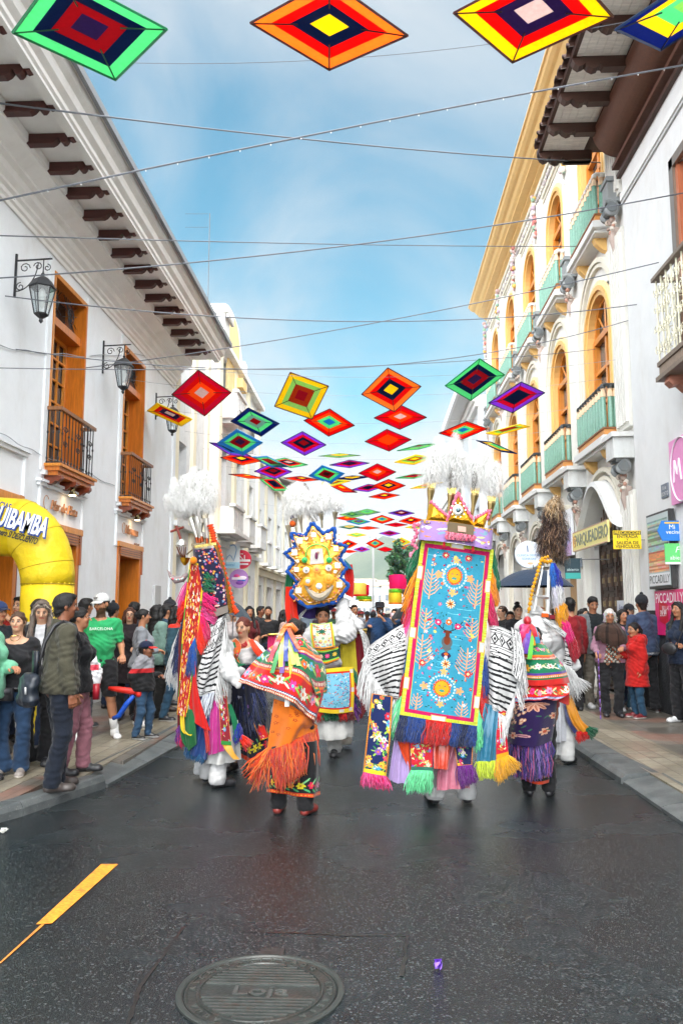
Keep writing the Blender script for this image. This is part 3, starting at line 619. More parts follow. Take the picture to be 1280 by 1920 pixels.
disc_sign('round_sign','round purple and white hanging sign with coloured blobs below the crimson one',onY(448,1085,23.4),.28,sc('#a678b8'),P_pur)
# ---------------------------------------------------------------- further buildings on the left
def far_building(name,label,side,y0,y1,h,col,trim,win,groups,dep=0.,roof=None,cat='building',eave=0,rows=3):
 tf=TL if side<0 else TR
 t=thing(name,label,cat,(XL if side<0 else XR,(y0+y1)/2,0))
 n=max(1,int((y1-y0)/groups));st=(y1-y0)/n;ops=[]
 for k in range(n):
  c_=y0+st*(k+.5)
  for fl in range(win):z=3.5+fl*2.9;ops.append((c_-.5,c_+.5,z+.2,z+2.1))
  ops.append((c_-.8,c_+.8,.1,2.6))
 m=MB(tf);wall_open(m,y0,y1,-.3,h,ops,.35,col,dep);m.box(y0,y1,-8,dep-.36,h-.3,h-.05,col);m.box(y0,y0+.2,-8,dep-.355,-.3,h,col);m.obj('wall',PLASTER,t)
 m=MB(tf);m.box(y0,y1,dep,dep+.3,h-.25,h,trim);m.box(y0,y1,dep,dep+.2,h-.45,h-.25,trim);m.box(y0,y1,dep,dep+.16,2.95,3.2,trim);m.box(y0,y1,dep,dep+.28,3.2,3.3,trim)
 for k in range(n+1):c_=min(max(y0+st*k,y0+.2),y1-.2);m.box(c_-.18,c_+.18,dep,dep+.08,-.1,h-.45,trim)
 m.obj('cornice',PLASTER,t)
 for o in ops:
  if o[2]>1:simple_window(t,tf,*o[:4],.25,2,rows,b0=dep)
 sh=MB(tf);r=random.Random(int(y0))
 for o in ops:
  if o[2]<1:sh.box(o[0],o[1],dep-.34,dep-.3,.1,2.6,r.choice([(.08,.08,.09),(.2,.12,.08),(.3,.22,.2),(.12,.14,.16)]))
 sh.obj('shopfront',GLASS,t)
 if roof:
  m=MB(tf);m.add([(y0,dep+.6,h),(y1,dep+.6,h),(y1,-5,h+2.2),(y0,-5,h+2.2),(y0,dep+.6,h+.12),(y1,dep+.6,h+.12),(y1,-5,h+2.35),(y0,-5,h+2.35)],[(0,1,2,3),(4,7,6,5),(0,4,5,1),(1,5,6,2),(0,3,7,4)],roof)
  for k in range(int((y1-y0)/.3)):m.box(y0+.3*k,y0+.3*k+.12,dep+.5,dep+.66,h+.02,h+.2,roof)
  m.obj('roof',DWOOD,t)
 return t
t=far_building('corner_shop','cream corner shop with white balustrades and narrow white windows, behind the round signs',-1,29.6,42,7.4,WT,(.72,.66,.52),1,2.5,0,None)
m=MB(TL)
for k in range(5):
 y=30.6+k*2.4;m.box(y-.45,y+.45,.02,.5,3.3,3.42,WT);m.box(y-.5,y+.5,.44,.54,4.15,4.24,WT)
 for i in range(7):m.tube([(y-.42+i*.14,.48,3.42),(y-.42+i*.14,.48,4.15)],.03,(.6,.6,.6),5)
m.obj('balustrade',PLASTER,t)
t=far_building('tiled_roof_house','pale house with a dark tiled roof far down the left side',-1,42,56,8.2,(.72,.68,.6),WT,1,3.2,.2,sc('#5b5450'))
far_building('white_terrace','plain white terrace far down the left side',-1,56,78,7.2,WT,(.7,.7,.66),1,3.6,.3)
far_building('end_terrace','farthest grey terrace at the end of the left side',-1,78,120,6.6,(.6,.6,.58),WT,1,4.2,.5)
# ================================================================ right side buildings
# decorated building
db=thing('ornate_building','ornate cream building with golden arched windows, green balconies and a golden cornice','building',(XR,21,0))
GO=sc('#deb26c');GO2=sc('#ecd3a2');CM=(.70,.685,.63);CM2=(.72,.68,.58);NB=5;P0=13.4;PT=3.13;YE=P0+PT*NB+.35
cent=[P0+PT*(k+.5)for k in range(NB)]
mb=MB(TR);ops=[]
for k,c in enumerate(cent):
 ops+=[(c-.72,c+.72,8.75,11.35,.72),(c-.74,c+.74,4.75,7.62,.74)]
 ops+=[(c-1.15,c+.95,.1,3.72,.95)]if k==0 else[(c-.85,c+.85,.1,3.5,.85)]
wall_open(mb,12.95,YE,-.3,12.9,ops,.55,(.72,.715,.69));mb.box(12.95,YE,-7,-.56,12.6,12.8,CM);mb.box(YE-.25,YE,-7,-.551,-.3,12.9,CM);mb.box(12.9,13.0,-7,-.551,9,12.9,CM)
mb.obj('wall',PLASTER,db)
def arch_band(mb,c,hw,zs,rise,wd,b0,b1,col,n=18,z0=None):
 """a band following a jamb and arch: outer half width hw, springing at zs"""
 pts=[(c-hw*math.cos(math.pi*k/n),zs+rise*math.sin(math.pi*k/n))for k in range(n+1)]
 inn=[(c-(hw-wd)*math.cos(math.pi*k/n),zs+(rise-wd)*math.sin(math.pi*k/n))for k in range(n+1)]
 if z0 is not None:pts=[(c-hw,z0)]+pts+[(c+hw,z0)];inn=[(c-hw+wd,z0)]+inn+[(c+hw-wd,z0)]
 A=np.array([[(p[0],b0,p[1]),(p[0],b1,p[1]),(q[0],b1,q[1]),(q[0],b0,q[1])]for p,q in zip(pts,inn)]);mb.grid(A,col)
 for e in(A[0],A[-1]):mb.add(e,[(0,1,2,3)],col)
gd=MB(TR);bn=MB(TR)
for k,c in enumerate(cent):
 for hw,zs,z0 in((.98,6.88,4.75),(.96,10.63,8.75)):
  arch_band(gd,c,hw,zs,hw,.10,0,.05,GO2,z0=z0);arch_band(gd,c,hw-.09,zs,hw-.09,.09,.0,.075,GO,z0=z0);arch_band(gd,c,hw-.17,zs,hw-.17,.1,-.50,.03,GO,z0=z0)
 arch_band(bn,c,1.24,7.05,1.24,.09,0,.10,CM2,z0=4.6);arch_band(bn,c,1.13,7.05,1.13,.07,0,.07,CM2,z0=4.6)
 if k:arch_band(bn,c,1.22,2.85,1.1,.09,0,.10,CM2,z0=.1);arch_band(bn,c,1.10,2.85,.98,.07,0,.07,CM2,z0=.1)
 else:arch_band(bn,c-.05,1.28,3.05,1.18,.08,0,.12,CM2);arch_band(bn,c-.05,1.12,3.02,1.05,.07,0,.09,CM2)
gd.obj('window_surround',PAINT,db);bn.obj('arch_molding',PLASTER,db)
# golden cornice, frieze
mb=MB(TR);GC=[(0,12.55),(.06,12.55),(.06,12.6),(.16,12.64),(.16,12.7),(.36,12.74),(.36,12.8),(.44,12.85),(.50,12.93),(.58,12.95),(.66,13.0),(.70,13.08),(.74,13.08),(.74,13.13),(-.4,13.3),(-.4,12.55)]
molding(mb,12.7,YE+.1,GC,sc('#e2bd7c'));mb.obj('golden_cornice',PAINT,db)
mb=MB(TR);mb.box(12.95,YE,0,.05,12.0,12.1,CM2);mb.box(12.95,YE,0,.07,12.42,12.55,CM2);mb.box(12.95,YE,0,.03,11.86,11.9,CM2)
rr=random.Random(8)
for k in range(220):y=12.98+(YE-13.0)*k/220;mb.ball((y,.03,12.26+.05*(k%2)),(.05,.04,.05),sc(rr.choice(['#d8d2c8','#c9bfc0','#e6e2da','#b9b2b4'])),6,4)
mb.obj('frieze',WEATHERED,db)
fin=MB(TR)
for k in range(NB+1):
 y=P0+PT*k;m=MB(TR)
 for z0,z1 in((8.72,12.0),(4.62,8.1),(.1,3.55)):
  m.box(y-.3,y+.3,0,.10,z0,z1,CM)
  for q in(-.24,-.12,0,.12,.24):m.box(y+q-.035,y+q+.035,.10,.15,z0+.08,z1-.08,(.72,.705,.66))
 m.box(y-.33,y+.33,0,.19,.1,.55,(.62,.6,.55));pil=m.obj('pilaster',PLASTER,db)
 for z in(8.1,3.55):
  cp=MB(TR);G1=sc('#8b8f90');G2=sc('#6b7072')
  k2=1 if z<5 else.7;cp.box(y-.22*k2,y+.22*k2,.0,.36*k2,z+.55,z+.95,(.62,.63,.62)if z<5 else G1);cp.box(y-.28*k2,y+.28*k2,0,.40*k2,z+.90,z+.98,(.66,.66,.64)if z<5 else G1)
  for sx in(-1,1):
   pts=[(y+sx*.14,.22+(.16-.11*t)*math.cos(5*t+1),z+.40+(.16-.11*t)*math.sin(5*t+1))for t in np.linspace(0,1.3,16)]
   cp.tube(pts,.05,G1,6)
  cp.tube([(y-.2,.2,z+.42),(y+.2,.2,z+.42)],.09,G2,10)
  rc=random.Random(int(y*10))
  for q_ in range(12):cp.ball((y+rc.uniform(-.14,.14),.16+rc.uniform(-.03,.06),z+.16+rc.uniform(-.14,.12)),(rc.uniform(.03,.06),)*3,sc(rc.choice(['#cdbdb0','#b98d7c','#9b8a80','#d8cfc4','#8c8078'])),6,4)
  cp.tube([(y,.10,z+.1),(y,.14,z-.1),(y,.08,z-.42),(y,.04,z-.6)],[.09,.07,.045,.01],sc('#b5a39a'),7);cp.obj('capital',WEATHERED,db)
  # garland ornament below the cornice
 og=MB(TR);r=random.Random(k)
 for i in range(26):
  t=i/25;og.ball((y+r.uniform(-.12,.12),.18+r.uniform(-.02,.04),12.3-1.25*t+r.uniform(-.03,.03)),(r.uniform(.04,.08),)*3,sc(r.choice(['#c8a9a6','#c77f78','#8fae98','#d9cfc6','#cfc1c6','#d8b060','#b7a3b3','#e3ddd4'])),7,5)
 og.tube([(y,.17,11.15),(y+.05,.2,10.95),(y,.14,10.8)],.03,CM,6);og.obj('garland_ornament',WEATHERED,db)
for k,c in enumerate(cent):
 for fl,(z0,zt,zs,hw)in enumerate(((4.75,7.62,6.88,.72),(8.75,11.35,10.63,.70))):
  wd=MB(TR);W_=sc('#d0802c')
  wd.box(c-hw,c-hw+.09,-.18,-.10,z0,zs,W_);wd.box(c+hw-.09,c+hw,-.20,-.06,z0,zs,W_);wd.box(c-hw,c+hw,-.18,-.08,zs-.06,zs+.06,W_);wd.box(c-.05,c+.05,-.17,-.11,z0,zs,W_)
  for q in(-1,1):
   wd.box(c+q*hw/2-hw/2+.06,c+q*hw/2+hw/2-.06,-.16,-.12,z0,z0+.75,sc('#c97a2b'))
   for zz in(z0+.78,z0+1.45):wd.box(c+q*hw/2-hw/2+.05,c+q*hw/2+hw/2-.05,-.17,-.10,zz,zz+.07,W_)
  arch_band(wd,c,hw+.01,zs,hw,.09,-.18,-.1,W_)
  for a_ in(.8,1.57,2.3):wd.tube([(c,-.13,zs),(c+.62*math.cos(a_),-.13,zs+.62*math.sin(a_))],.02,W_,4)
  wo=wd.obj('window',WOOD,db);p_=MB(TR);p_.box(c-hw-.02,c+hw+.02,-.22,-.19,z0,zt,(.10,.11,.10));p_.obj('pane',GLASS,wo)
  b=MB(TR);y0,y1=c-.95,c+.85;zb=z0-.1
  b.box(y0-.1,y1+.1,0,.34,zb-.14,zb-.02,(.68,.68,.67));b.box(y0,y1,0,.28,zb-.2,zb-.14,(.68,.68,.66));b.box(y0-.04,y1+.04,.0,.29,zb-.02,zb+.02,(.7,.7,.68))
  for q in(y0+.3,y1-.3):b.prism([(0,zb-.2),(.24,zb-.2),(.2,zb-.3),(.08,zb-.42),(0,zb-.45)],0,q-.07,q+.07,GO)
  bo=b.obj('balcony',PAINT,db)
  s_=MB(TR);s_.box(y0,y1,.0,.26,zb+.02,zb+.13,sc('#c98a4a'));s_.box(y0-.02,y1+.02,0,.28,zb+.13,zb+.16,sc('#8a5a38'));s_.obj('balcony_base',PAINT,bo)
  gl=MB(TR);GN=sc('#74a08e');zt_=zb+.74
  pos=[(x,.24)for x in np.linspace(y0+.06,y1-.06,10)]+[(y0+.03,x)for x in(.03,.12)]+[(y1-.03,x)for x in(.03,.12)]
  for x,bb in pos:gl.lathe([(.042,0),(.05,.03),(.054,.2),(.048,.42),(.046,.56)],(x,bb,zb+.16),GN,8)
  gl.obj('green_baluster',mat('glazed_ceramic',.35,noise=(25,.2),bump=(40,.1,.004)),bo)
  ca=MB(TR);r=random.Random(k*7+fl);dk=(sc('#3a3d3f'),sc('#52565a'))if fl==0 else(sc('#e4e2dc'),sc('#cfcac2'))
  for x,bb in pos:ca.lathe([(.058,0),(.052,.06),(.035,.13),(.05,.15)],(x,bb,zb+.72),sc('#dfc2a2'),7)
  for x,bb in pos:ca.ball((x,bb,zb+.91),(.07,.05,.06),r.choice(dk),7,5)
  ca.tube([(y0,.0,zb+.93),(y0,.22,zb+.93),(y0+.05,.25,zb+.92),(y1-.05,.25,zb+.92),(y1,.22,zb+.93),(y1,0,zb+.93)],.035,dk[0],6);ca.obj('balcony_rail',WEATHERED,bo)
  # ground floor: garage door, canopy, signs
c=cent[0];ya,yb=c-1.15,c+.95;dm=(ya+yb)/2
dr=MB(TR);DK=sc('#43342c');dr.box(ya,yb,-.22,-.14,.1,2.85,DK)
for i in range(5):
 for j in range(6):
  y0=ya+.1+i*.39;z0=.2+j*.44;dr.box(y0,y0+.33,-.14,-.11,z0,z0+.38,sc('#3a2c25'));dr.box(y0+.06,y0+.27,-.11,-.085,z0+.07,z0+.31,sc('#5a463a'));dr.box(y0+.12,y0+.21,-.085,-.06,z0+.14,z0+.24,sc('#8d7a58'))
for q in(ya+.05,dm-.03,yb-.05):dr.box(q,q+.05,-.14,-.09,.1,2.85,DK)
do=dr.obj('garage_door',DWOOD,db)
g_=MB(TR);g_.box(ya,yb,-.26,-.245,2.85,3.7,(.02,.02,.02))
for k in range(13):
 y=ya+.1+k*.155;zt_=2.9+.75*math.sqrt(max(0,1-((y-dm)/1.06)**2));g_.tube([(y,-.08,2.88),(y,-.08,zt_)],.013,sc('#6d564b'),5)
 if k%3==1:g_.ball((y,-.07,3.2),(.03,.03,.09),sc('#c49a5a'),6,5)
g_.tube([(ya,-.08,2.9),(yb,-.08,2.9)],.02,sc('#6d6a66'),5);scroll(g_,(dm-.4,3.05),.14,1.5,0,1,.01,(.6,.6,.58),b=-.06);scroll(g_,(dm+.4,3.05),.14,1.5,0,-1,.01,(.6,.6,.58),b=-.06);g_.obj('fanlight_grille',IRON,db)
cn=MB(TR);n=22
cu=[(dm-1.28+2.56*k/n,3.02+.82*(math.sin(math.pi*k/n)**1.35))for k in range(n+1)]
A=np.array([[(p[0],.0,p[1]+.16),(p[0],.30,p[1]+.12),(p[0],.32,p[1]+.03),(p[0],.22,p[1]-.03),(p[0],.0,p[1]-.06),(p[0],-.4,p[1]-.06)]for p in cu]);cn.grid(A,(.68,.68,.67));cn.add(A[0],[(0,1,2,3,4,5)],WT);cn.add(A[-1],[(0,1,2,3,4,5)],WT)
cn.obj('arched_canopy',PAINT,db)
def sign_board(name,label,tf,a0,a1,b,z0,z1,th,col,texts,border=None,cat='sign',m=PAINT,rd=None):
 """flat board on a wall; rd = +1 when reading runs towards +a"""
 q=MB(tf);q.box(a0,a1,b,b+th,z0,z1,col)
 if border:e=.018;q.box(a0,a1,b+th,b+th+.004,z1-e,z1,border);q.box(a0,a1,b+th,b+th+.004,z0,z0+e,border);q.box(a0,a0+e,b+th,b+th+.004,z0+e,z1-e,border);q.box(a1-e,a1,b+th,b+th+.004,z0+e,z1-e,border)
 t=q.obj(name,m);tag(t,label,cat);w_=MB()
 sgn=1 if tf is TL else-1;x=(XL+b+th+.004)if tf is TL else(XR-b-th-.004)
 for s_,cy,cz,size,c_,kw in texts:put_text(w_,s_,(x,(a0+a1)/2+sgn*cy,cz),(0,sgn,0),(0,0,1),size,c_,**kw)
 if w_.v:w_.obj('lettering',PRINT,t)
 return t
t=sign_board('parking_sign','long pale yellow PARQUEADERO sign over the dark garage door',TR,ya-.15,yb+.15,.34,2.74,3.12,.04,sc('#e9dd8e'),[('PARQUEADERO',.12,2.93,.30,sc('#6f7660'),dict(off=.006,sx=1.06,ext=.004))],sc('#c9a08a'))
q=MB(TR);q.tube([(yb-.02+.09*math.cos(t_),.385,2.93+.11*math.sin(t_))for t_ in np.linspace(0,6.28,18)],.008,sc('#d09a4a'),4);q.obj('emblem',PRINT,t);w_=MB();put_text(w_,'E',(XR-.386,yb-.02,2.93),(0,-1,0),(0,0,1),.15,sc('#a86f4a'),ext=.003);w_.obj('emblem_letter',PRINT,t)
# hanging caution sign, faces down the street (towards the viewer)
cS=onY(1175,1012,12.62);q=MB();q.box(cS[0]-.215,cS[0]+.215,cS[1],cS[1]+.02,cS[2]-.145,cS[2]+.145,sc('#f5d21e'));q.box(cS[0]-.21,cS[0]+.21,cS[1]-.003,cS[1],cS[2]+.08,cS[2]+.135,(.02,.02,.02));q.tube([(cS[0]+.2,cS[1]+.01,cS[2]),(XR,cS[1]+.01,cS[2])],.01,(.3,.3,.3),4)
t=tag(q.obj('caution_sign',PAINT),'yellow PRECAUCION sign with black writing hanging at the garage entrance','sign');w_=MB()
for s_,z,sz,cl in(('PRECAUCION',.107,.062,sc('#f5d21e')),('ENTRADA',.048,.07,(.02,.02,.02)),('Y',.0,.045,(.02,.02,.02)),('SALIDA DE',-.05,.07,(.02,.02,.02)),('VEHICULOS',-.108,.07,(.02,.02,.02))):put_text(w_,s_,(cS[0],cS[1]-.006,cS[2]+z),(1,0,0),(0,0,1),sz,cl,off=.001,sx=1.02)
w_.obj('lettering',PRINT,t)
t=sign_board('paper_notice','white handwritten paper taped on the dark garage door',TR,dm-.62,dm-.12,-.055,1.42,1.76,.004,(.62,.65,.72),[('Aqui',.0,1.63,.17,sc('#3f4a8a'),dict(shear=.3)),('Parqueo',0,1.5,.09,sc('#6a7096'),dict(shear=.3))])
for nm,a,z,lb in(('street_plaque',c-.45,3.98,'small slate plaque inside the arch above the parking sign'),('street_plaque',c+1.40,2.55,'small slate plaque on the pilaster left of the parking sign')):
 sign_board(nm,lb,TR,a-.11,a+.11,.16 if a>15.5 else.01,z-.09,z+.09,.02,sc('#7f8a98'),[('LOJA',0,z,.08,(.7,.7,.7),{})])
 # other ground floor bays: shop fronts
for k,c in enumerate(cent[1:],1):
 s_=MB(TR);s_.box(c-.85,c+.85,-.3,-.26,.1,2.5,sc('#6f4a2c')if k%2 else sc('#a0763a'));s_.box(c-.8,c-.05,-.26,-.22,.15,2.4,sc('#9a4f22'));s_.box(c+.05,c+.8,-.26,-.22,.15,2.4,sc('#b28546'));s_.box(c-.85,c+.85,-.3,-.1,2.5,2.6,WT);s_.box(c-.85,c+.85,-.3,-.25,2.6,3.5,(.7,.68,.62));s_.obj('shop_door',WOOD,db)
c=cent[1];t=sign_board('shop_sign','big white and lilac shop panel sign in the second arch',TR,c-1.1,c+1.0,.12,2.75,3.75,.06,(.85,.86,.9),[('FARMA',.2,3.3,.34,sc('#9aa6d8'),{})])
q=MB(TR);q.add([(c-1.1,.185,2.75),(c+.9,.185,2.75),(c-1.1,.185,3.35)],[(0,1,2)],sc('#9a8fd0'));q.add([(c-1.1,.187,2.75),(c+.2,.187,2.75),(c-1.1,.187,3.05)],[(0,1,2)],sc('#c79ad8'));q.obj('coloured_band',PRINT,t)
q=MB(TR);q.box(c-1.05,c-.2,.02,.07,2.35,2.52,sc('#c96a3c'));t=tag(q.obj('shop_sign',PAINT),'small orange name board above the wooden shop door','sign')
cS=onY(1073,1066,14.9);q=MB();q.box(cS[0]-.14,cS[0]+.14,cS[1],cS[1]+.03,cS[2]-.19,cS[2]+.19,sc('#27404a'));q.box(cS[0]-.14,cS[0]+.14,cS[1]-.003,cS[1],cS[2]-.19,cS[2]-.08,sc('#3ca8a0'));q.tube([(cS[0],cS[1]+.02,cS[2]+.17),(XR,cS[1]+.02,cS[2]+.17)],.01,(.2,.2,.2),4);w_=MB();put_text(w_,'abierto',(cS[0],cS[1]-.004,cS[2]-.02),(1,0,0),(0,0,1),.075,(.6,.75,.75));t=tag(q.obj('hanging_sign',PAINT),'small dark teal hanging sign beside the wooden shop door','sign');w_.obj('lettering',PRINT,t)
cS=onY(990,1040,18.2);q=MB();q.lathe([(.30,-.05),(.31,-.04),(.31,.04),(.30,.05)],cS,sc('#e3ecf6'),40,1);q.tube([(cS[0],cS[1],cS[2]+.25),(XR,cS[1],cS[2]+.25)],.015,(.3,.3,.3),5);t=tag(q.obj('round_sign',PAINT),'round white hanging sign with blue writing above the dark umbrella','sign')
w_=MB();put_text(w_,'CLINICA DENTAL',(cS[0],cS[1]-.055,cS[2]-.02),(1,0,0),(0,0,1),.068,sc('#4a9ad8'));put_text(w_,'SONRISAS',(cS[0],cS[1]-.055,cS[2]-.1),(1,0,0),(0,0,1),.07,sc('#4a9ad8'));w_.tube([(cS[0]-.02,cS[1]-.055,cS[2]+.06),(cS[0]-.03,cS[1]-.055,cS[2]+.2)],.012,sc('#27548a'),5);w_.ball((cS[0]+.03,cS[1]-.05,cS[2]-.2),(.07,.01,.03),sc('#f0c8a0'),8,4);w_.obj('lettering',PRINT,t)
for k,lb in((2,'white foliage shaped light ornament on the third arch'),):
 q=MB(TR);r=random.Random(4);c=cent[k]
 for i in range(60):q.ball((c-.9+r.uniform(0,1.4),.2+r.uniform(0,.25),2.75+r.uniform(0,.5)),(r.uniform(.05,.1),)*3,(.82,.84,.84),6,4)
 tag(q.obj('hanging_blossoms',PAINT),lb,'decoration')
 # ---------------------------------------------------------------- near white house with brown eaves
XN=4.2;TN=lambda v:np.stack([XN-v[:,1],v[:,0],v[:,2]],1)
nh=thing('eaved_house','plain white house wall with dark plinth under brown timber eaves, nearest on the right side','house',(XN,8,0))
m=MB(TN);wall_open(m,-4,12.93,-.3,9.7,[(9.6,10.65,5.0,7.75),(6.5,8.9,.1,3.0)],.4,(.69,.69,.69));m.box(-4,12.93,-6,-.41,9.4,9.6,WT);m.box(12.73,12.93,-6,-.401,-.3,9.7,WT);m.obj('wall',PLASTER,nh)
m=MB(TN);m.box(-4,12.95,.0,.03,-.3,1.58,(.028,.03,.034));m.obj('plinth',mat('rough_plinth',.75,noise=(5,.4),bump=(30,.2,.015)),nh)
m=MB(TN);m.box(-4,12.92,0,.05,8.45,8.58,(.72,.72,.71));m.box(-4,12.93,0,.03,8.40,8.45,(.5,.5,.5));m.obj('band',PLASTER,nh)
BR=sc('#5b3524');BRd=sc('#43291f')
m=MB(TN);n=14
m.prism([(.0,9.72)]+[(.46*math.cos(t)**1,9.72-.46*math.sin(t))for t in np.linspace(0,math.pi/2,n)][0:],0,-4,12.95,BR);m.box(-4,13.0,0,.14,9.06,9.13,BR);m.box(-4,13.0,0,.07,8.90,8.97,BRd)
m.obj('coved_cornice',DWOOD,nh)
m=MB(TN)
for k in range(6):m.box(-4,13.6,.44+k*.125,.44+k*.125+.12,9.80,9.84,(.84,.80,.72))
m.obj('soffit',DWOOD,nh)
rp_=[(.30,9.80),(.30,9.62),(.78,9.62),(.80,9.66),(.84,9.66),(.86,9.62),(.93,9.60),(1.0,9.64),(1.04,9.69),(1.08,9.66),(1.14,9.64),(1.2,9.69),(1.23,9.75),(1.23,9.80)]
for k in range(-6,3):m=MB(TN);y=12.0+k*.82;m.prism(rp_,0,y-.07,y+.07,BRd);m.obj('rafter',DWOOD,nh)
m=MB(TN);m.prism(rp_,0,13.62,13.76,BRd);m.obj('rafter',DWOOD,nh)
m=MB(TN);r=random.Random(3)
for k in range(60):
 y=13.7-.24*(k+1)
 if y<-1:break
 a_=[(y+.11*math.cos(t),0,9.88+.09*math.sin(t))for t in np.linspace(0,math.pi,7)];A=np.array([[(p[0],1.32+r.uniform(-.02,.03),p[2]-.02)for p in a_],[(p[0],1.2,p[2])for p in a_],[(p[0],.2,p[2]+.3)for p in a_]]);m.grid(A,BRd)
 A2=A.copy();A2[...,2]-=.03;m.grid(A2,BRd);m.grid(np.stack([A[0],A2[0]]),BRd)
m.box(-4,13.76,1.18,1.24,9.78,9.88,BRd);m.add([(-4,1.2,9.88),(13.76,1.2,9.88),(13.76,-6,12),(-4,-6,12),(-4,1.2,9.86),(13.76,1.2,9.86),(13.76,-6,9.86),(-4,-6,9.86)],[(0,1,2,3),(4,7,6,5),(0,4,5,1),(1,5,6,2)],BRd)
m.obj('roof_tiles',DWOOD,nh)
w_=MB(TN);TRM=sc('#7a6a5c')
w_.box(10.60,10.74,0,.06,4.9,7.86,TRM);w_.box(9.4,10.74,0,.06,7.72,7.86,TRM);w_.box(10.52,10.64,-.35,.02,4.9,7.74,sc('#b86a4a'));w_.box(9.6,10.7,-.35,-.25,7.6,7.72,sc('#b86a4a'));w_.box(10.4,10.52,-.3,-.22,4.9,7.7,sc('#8d4a30'))
wo=w_.obj('window',WOOD,nh);p_=MB(TN);p_.box(9.6,10.65,-.39,-.36,4.9,7.75,(.08,.1,.1));p_.obj('pane',GLASS,wo)
b=MB(TN);b.box(8.9,10.50,0,.44,4.80,4.86,TRM);b.box(8.9,10.48,0,.42,4.66,4.80,sc('#8d7a6a'));b.box(8.9,10.52,0,.46,4.60,4.66,TRM)
for y in(10.25,9.6,9.05):b.prism([(0,4.6),(.40,4.6),(.42,4.52),(.36,4.46),(.28,4.48),(.2,4.40),(.1,4.40),(0,4.3)],0,y-.08,y+.08,sc('#a8705c'))
bo=b.obj('balcony',DWOOD,nh)
r_=MB(TN);IV=sc('#ded9c0');hr_=5.98
for y in np.linspace(9.0,10.44,9):
 r_.tube([(y,.42,4.86),(y,.42,hr_)],.012,IV,5)
 for z in(5.05,5.32,5.6,5.84):
  scroll(r_,(y+.06,z),.07,1.2,z*7,1,.007,IV,b=.425,n=9);scroll(r_,(y-.06,z-.06),.06,1.2,2+z*5,-1,.007,IV,b=.43,n=9)
for x in(.05,.17,.3):
 r_.tube([(10.46,x,4.86),(10.46,x,hr_)],.012,IV,5)
 for z in(5.05,5.32,5.6,5.84):scroll(r_,(x+.05,z),.06,1.2,z*7,1,.007,IV,'bc',10.46,9)
ro=r_.obj('balcony_railing',IRON,bo);h_=MB(TN);h_.box(8.9,10.50,.38,.47,hr_,hr_+.05,TRM);h_.box(10.42,10.50,0,.38,hr_,hr_+.05,TRM);h_.obj('handrail',DWOOD,bo)
# posters and signs on the near house
def on_near(px,py):p=onX(px,py,XN-.03);return p[1],p[2]
a1,z1=on_near(1219,968);a0,zz=on_near(1262,950);z0=on_near(1228,1105)[1]
q=MB(TN);q.box(a0,a1,.03,.10,z0,z1,(.03,.03,.03));q.box(a0+.05,a1-.02,.10,.105,z0+.04,z1-.03,(.45,.52,.52))
t=tag(q.obj('poster_case',PAINT),'black framed tall glass poster case reading PICCADILLY on the white wall','poster');pc=MB(TN);r=random.Random(9)
pc.box(a0+.07,a1-.04,.105,.108,z0+.05,z0+.22,(.75,.76,.78))
for i in range(30):
 z=z0+.24+(z1-z0-.35)*i/30;cA=sc(r.choice(['#c86a3a','#d8884a','#a8482a','#e0b08a']if i<12 else['#6f8f8a','#8fb0b4','#9ab8b0','#5a6f72','#b8a890']));y_=a0+.08
 while y_<a1-.08:d=r.uniform(.04,.2);pc.box(y_,min(y_+d,a1-.05),.105,.107,z,z+(z1-z0-.35)/30,tuple(v*r.uniform(.7,1.2)for v in cA));y_+=d
pc.obj('poster',PRINT,t);w_=MB();put_text(w_,'PICCADILLY',(XN-.112,(a0+a1)/2,z0+.13),(0,-1,0),(0,0,1),.17,(.03,.03,.03),sx=.9);w_.obj('lettering',PRINT,t)
a1,z1=on_near(1229,1108);a0,zz=on_near(1280,1100);z0=on_near(1234,1190)[1];a0-=.1
q=MB(TN);q.box(a0,a1,.035,.055,z0,z1,sc('#d8206e'));t=tag(q.obj('pink_poster',PRINT),'magenta PICCADILLY sale poster below the black poster case','poster')
q=MB(TN);cy=(a0+a1)/2
for s_ in(-1,1):q.add([(cy+s_*.06,.058,z0+.12),(cy+s_*.42,.058,z0+.2),(cy+s_*.42,.058,z0+.48),(cy+s_*.06,.058,z0+.44)],[(0,1,2,3)],sc('#c01828'))
q.obj('printed_cards',PRINT,t);w_=MB();put_text(w_,'PICCADILLY',(XN-.06,cy,z1-.12),(0,-1,0),(0,0,1),.2,(.85,.8,.82),off=.002);put_text(w_,'BELLAS TE VES',(XN-.06,cy,z1-.26),(0,-1,0),(0,0,1),.09,(.85,.7,.75))
for s_,tx in((-1,'40.99'),(1,'39.99')):put_text(w_,tx,(XN-.063,cy+s_*.24,z0+.31),(0,-1,0),(0,0,1),.12,(.85,.8,.8),off=.002)
w_.obj('lettering',PRINT,t)
a1,z1=on_near(1256,830);z0=on_near(1262,948)[1];q=MB(TN);q.box(a1-.9,a1,.03,.06,z0,z1,sc('#dd8fc0'));t=tag(q.obj('pink_sign',PAINT),'large pale pink sign with a white looped emblem high on the right wall','sign')
q=MB(TN);[q.tube([(a1-.42+.36*s_*math.cos(t_),.07,(z0+z1)/2+.44*s_*math.sin(t_))for t_ in np.linspace(0,6.28,30)],.012,(.8,.72,.78),4)for s_ in(1,)];q.tube([(a1-.16,.07,z0+.3),(a1-.22,.07,z1-.3),(a1-.3,.07,z0+.4),(a1-.38,.07,z1-.3),(a1-.44,.07,z0+.3)],.014,(.85,.8,.84),4);q.obj('emblem',PRINT,t)
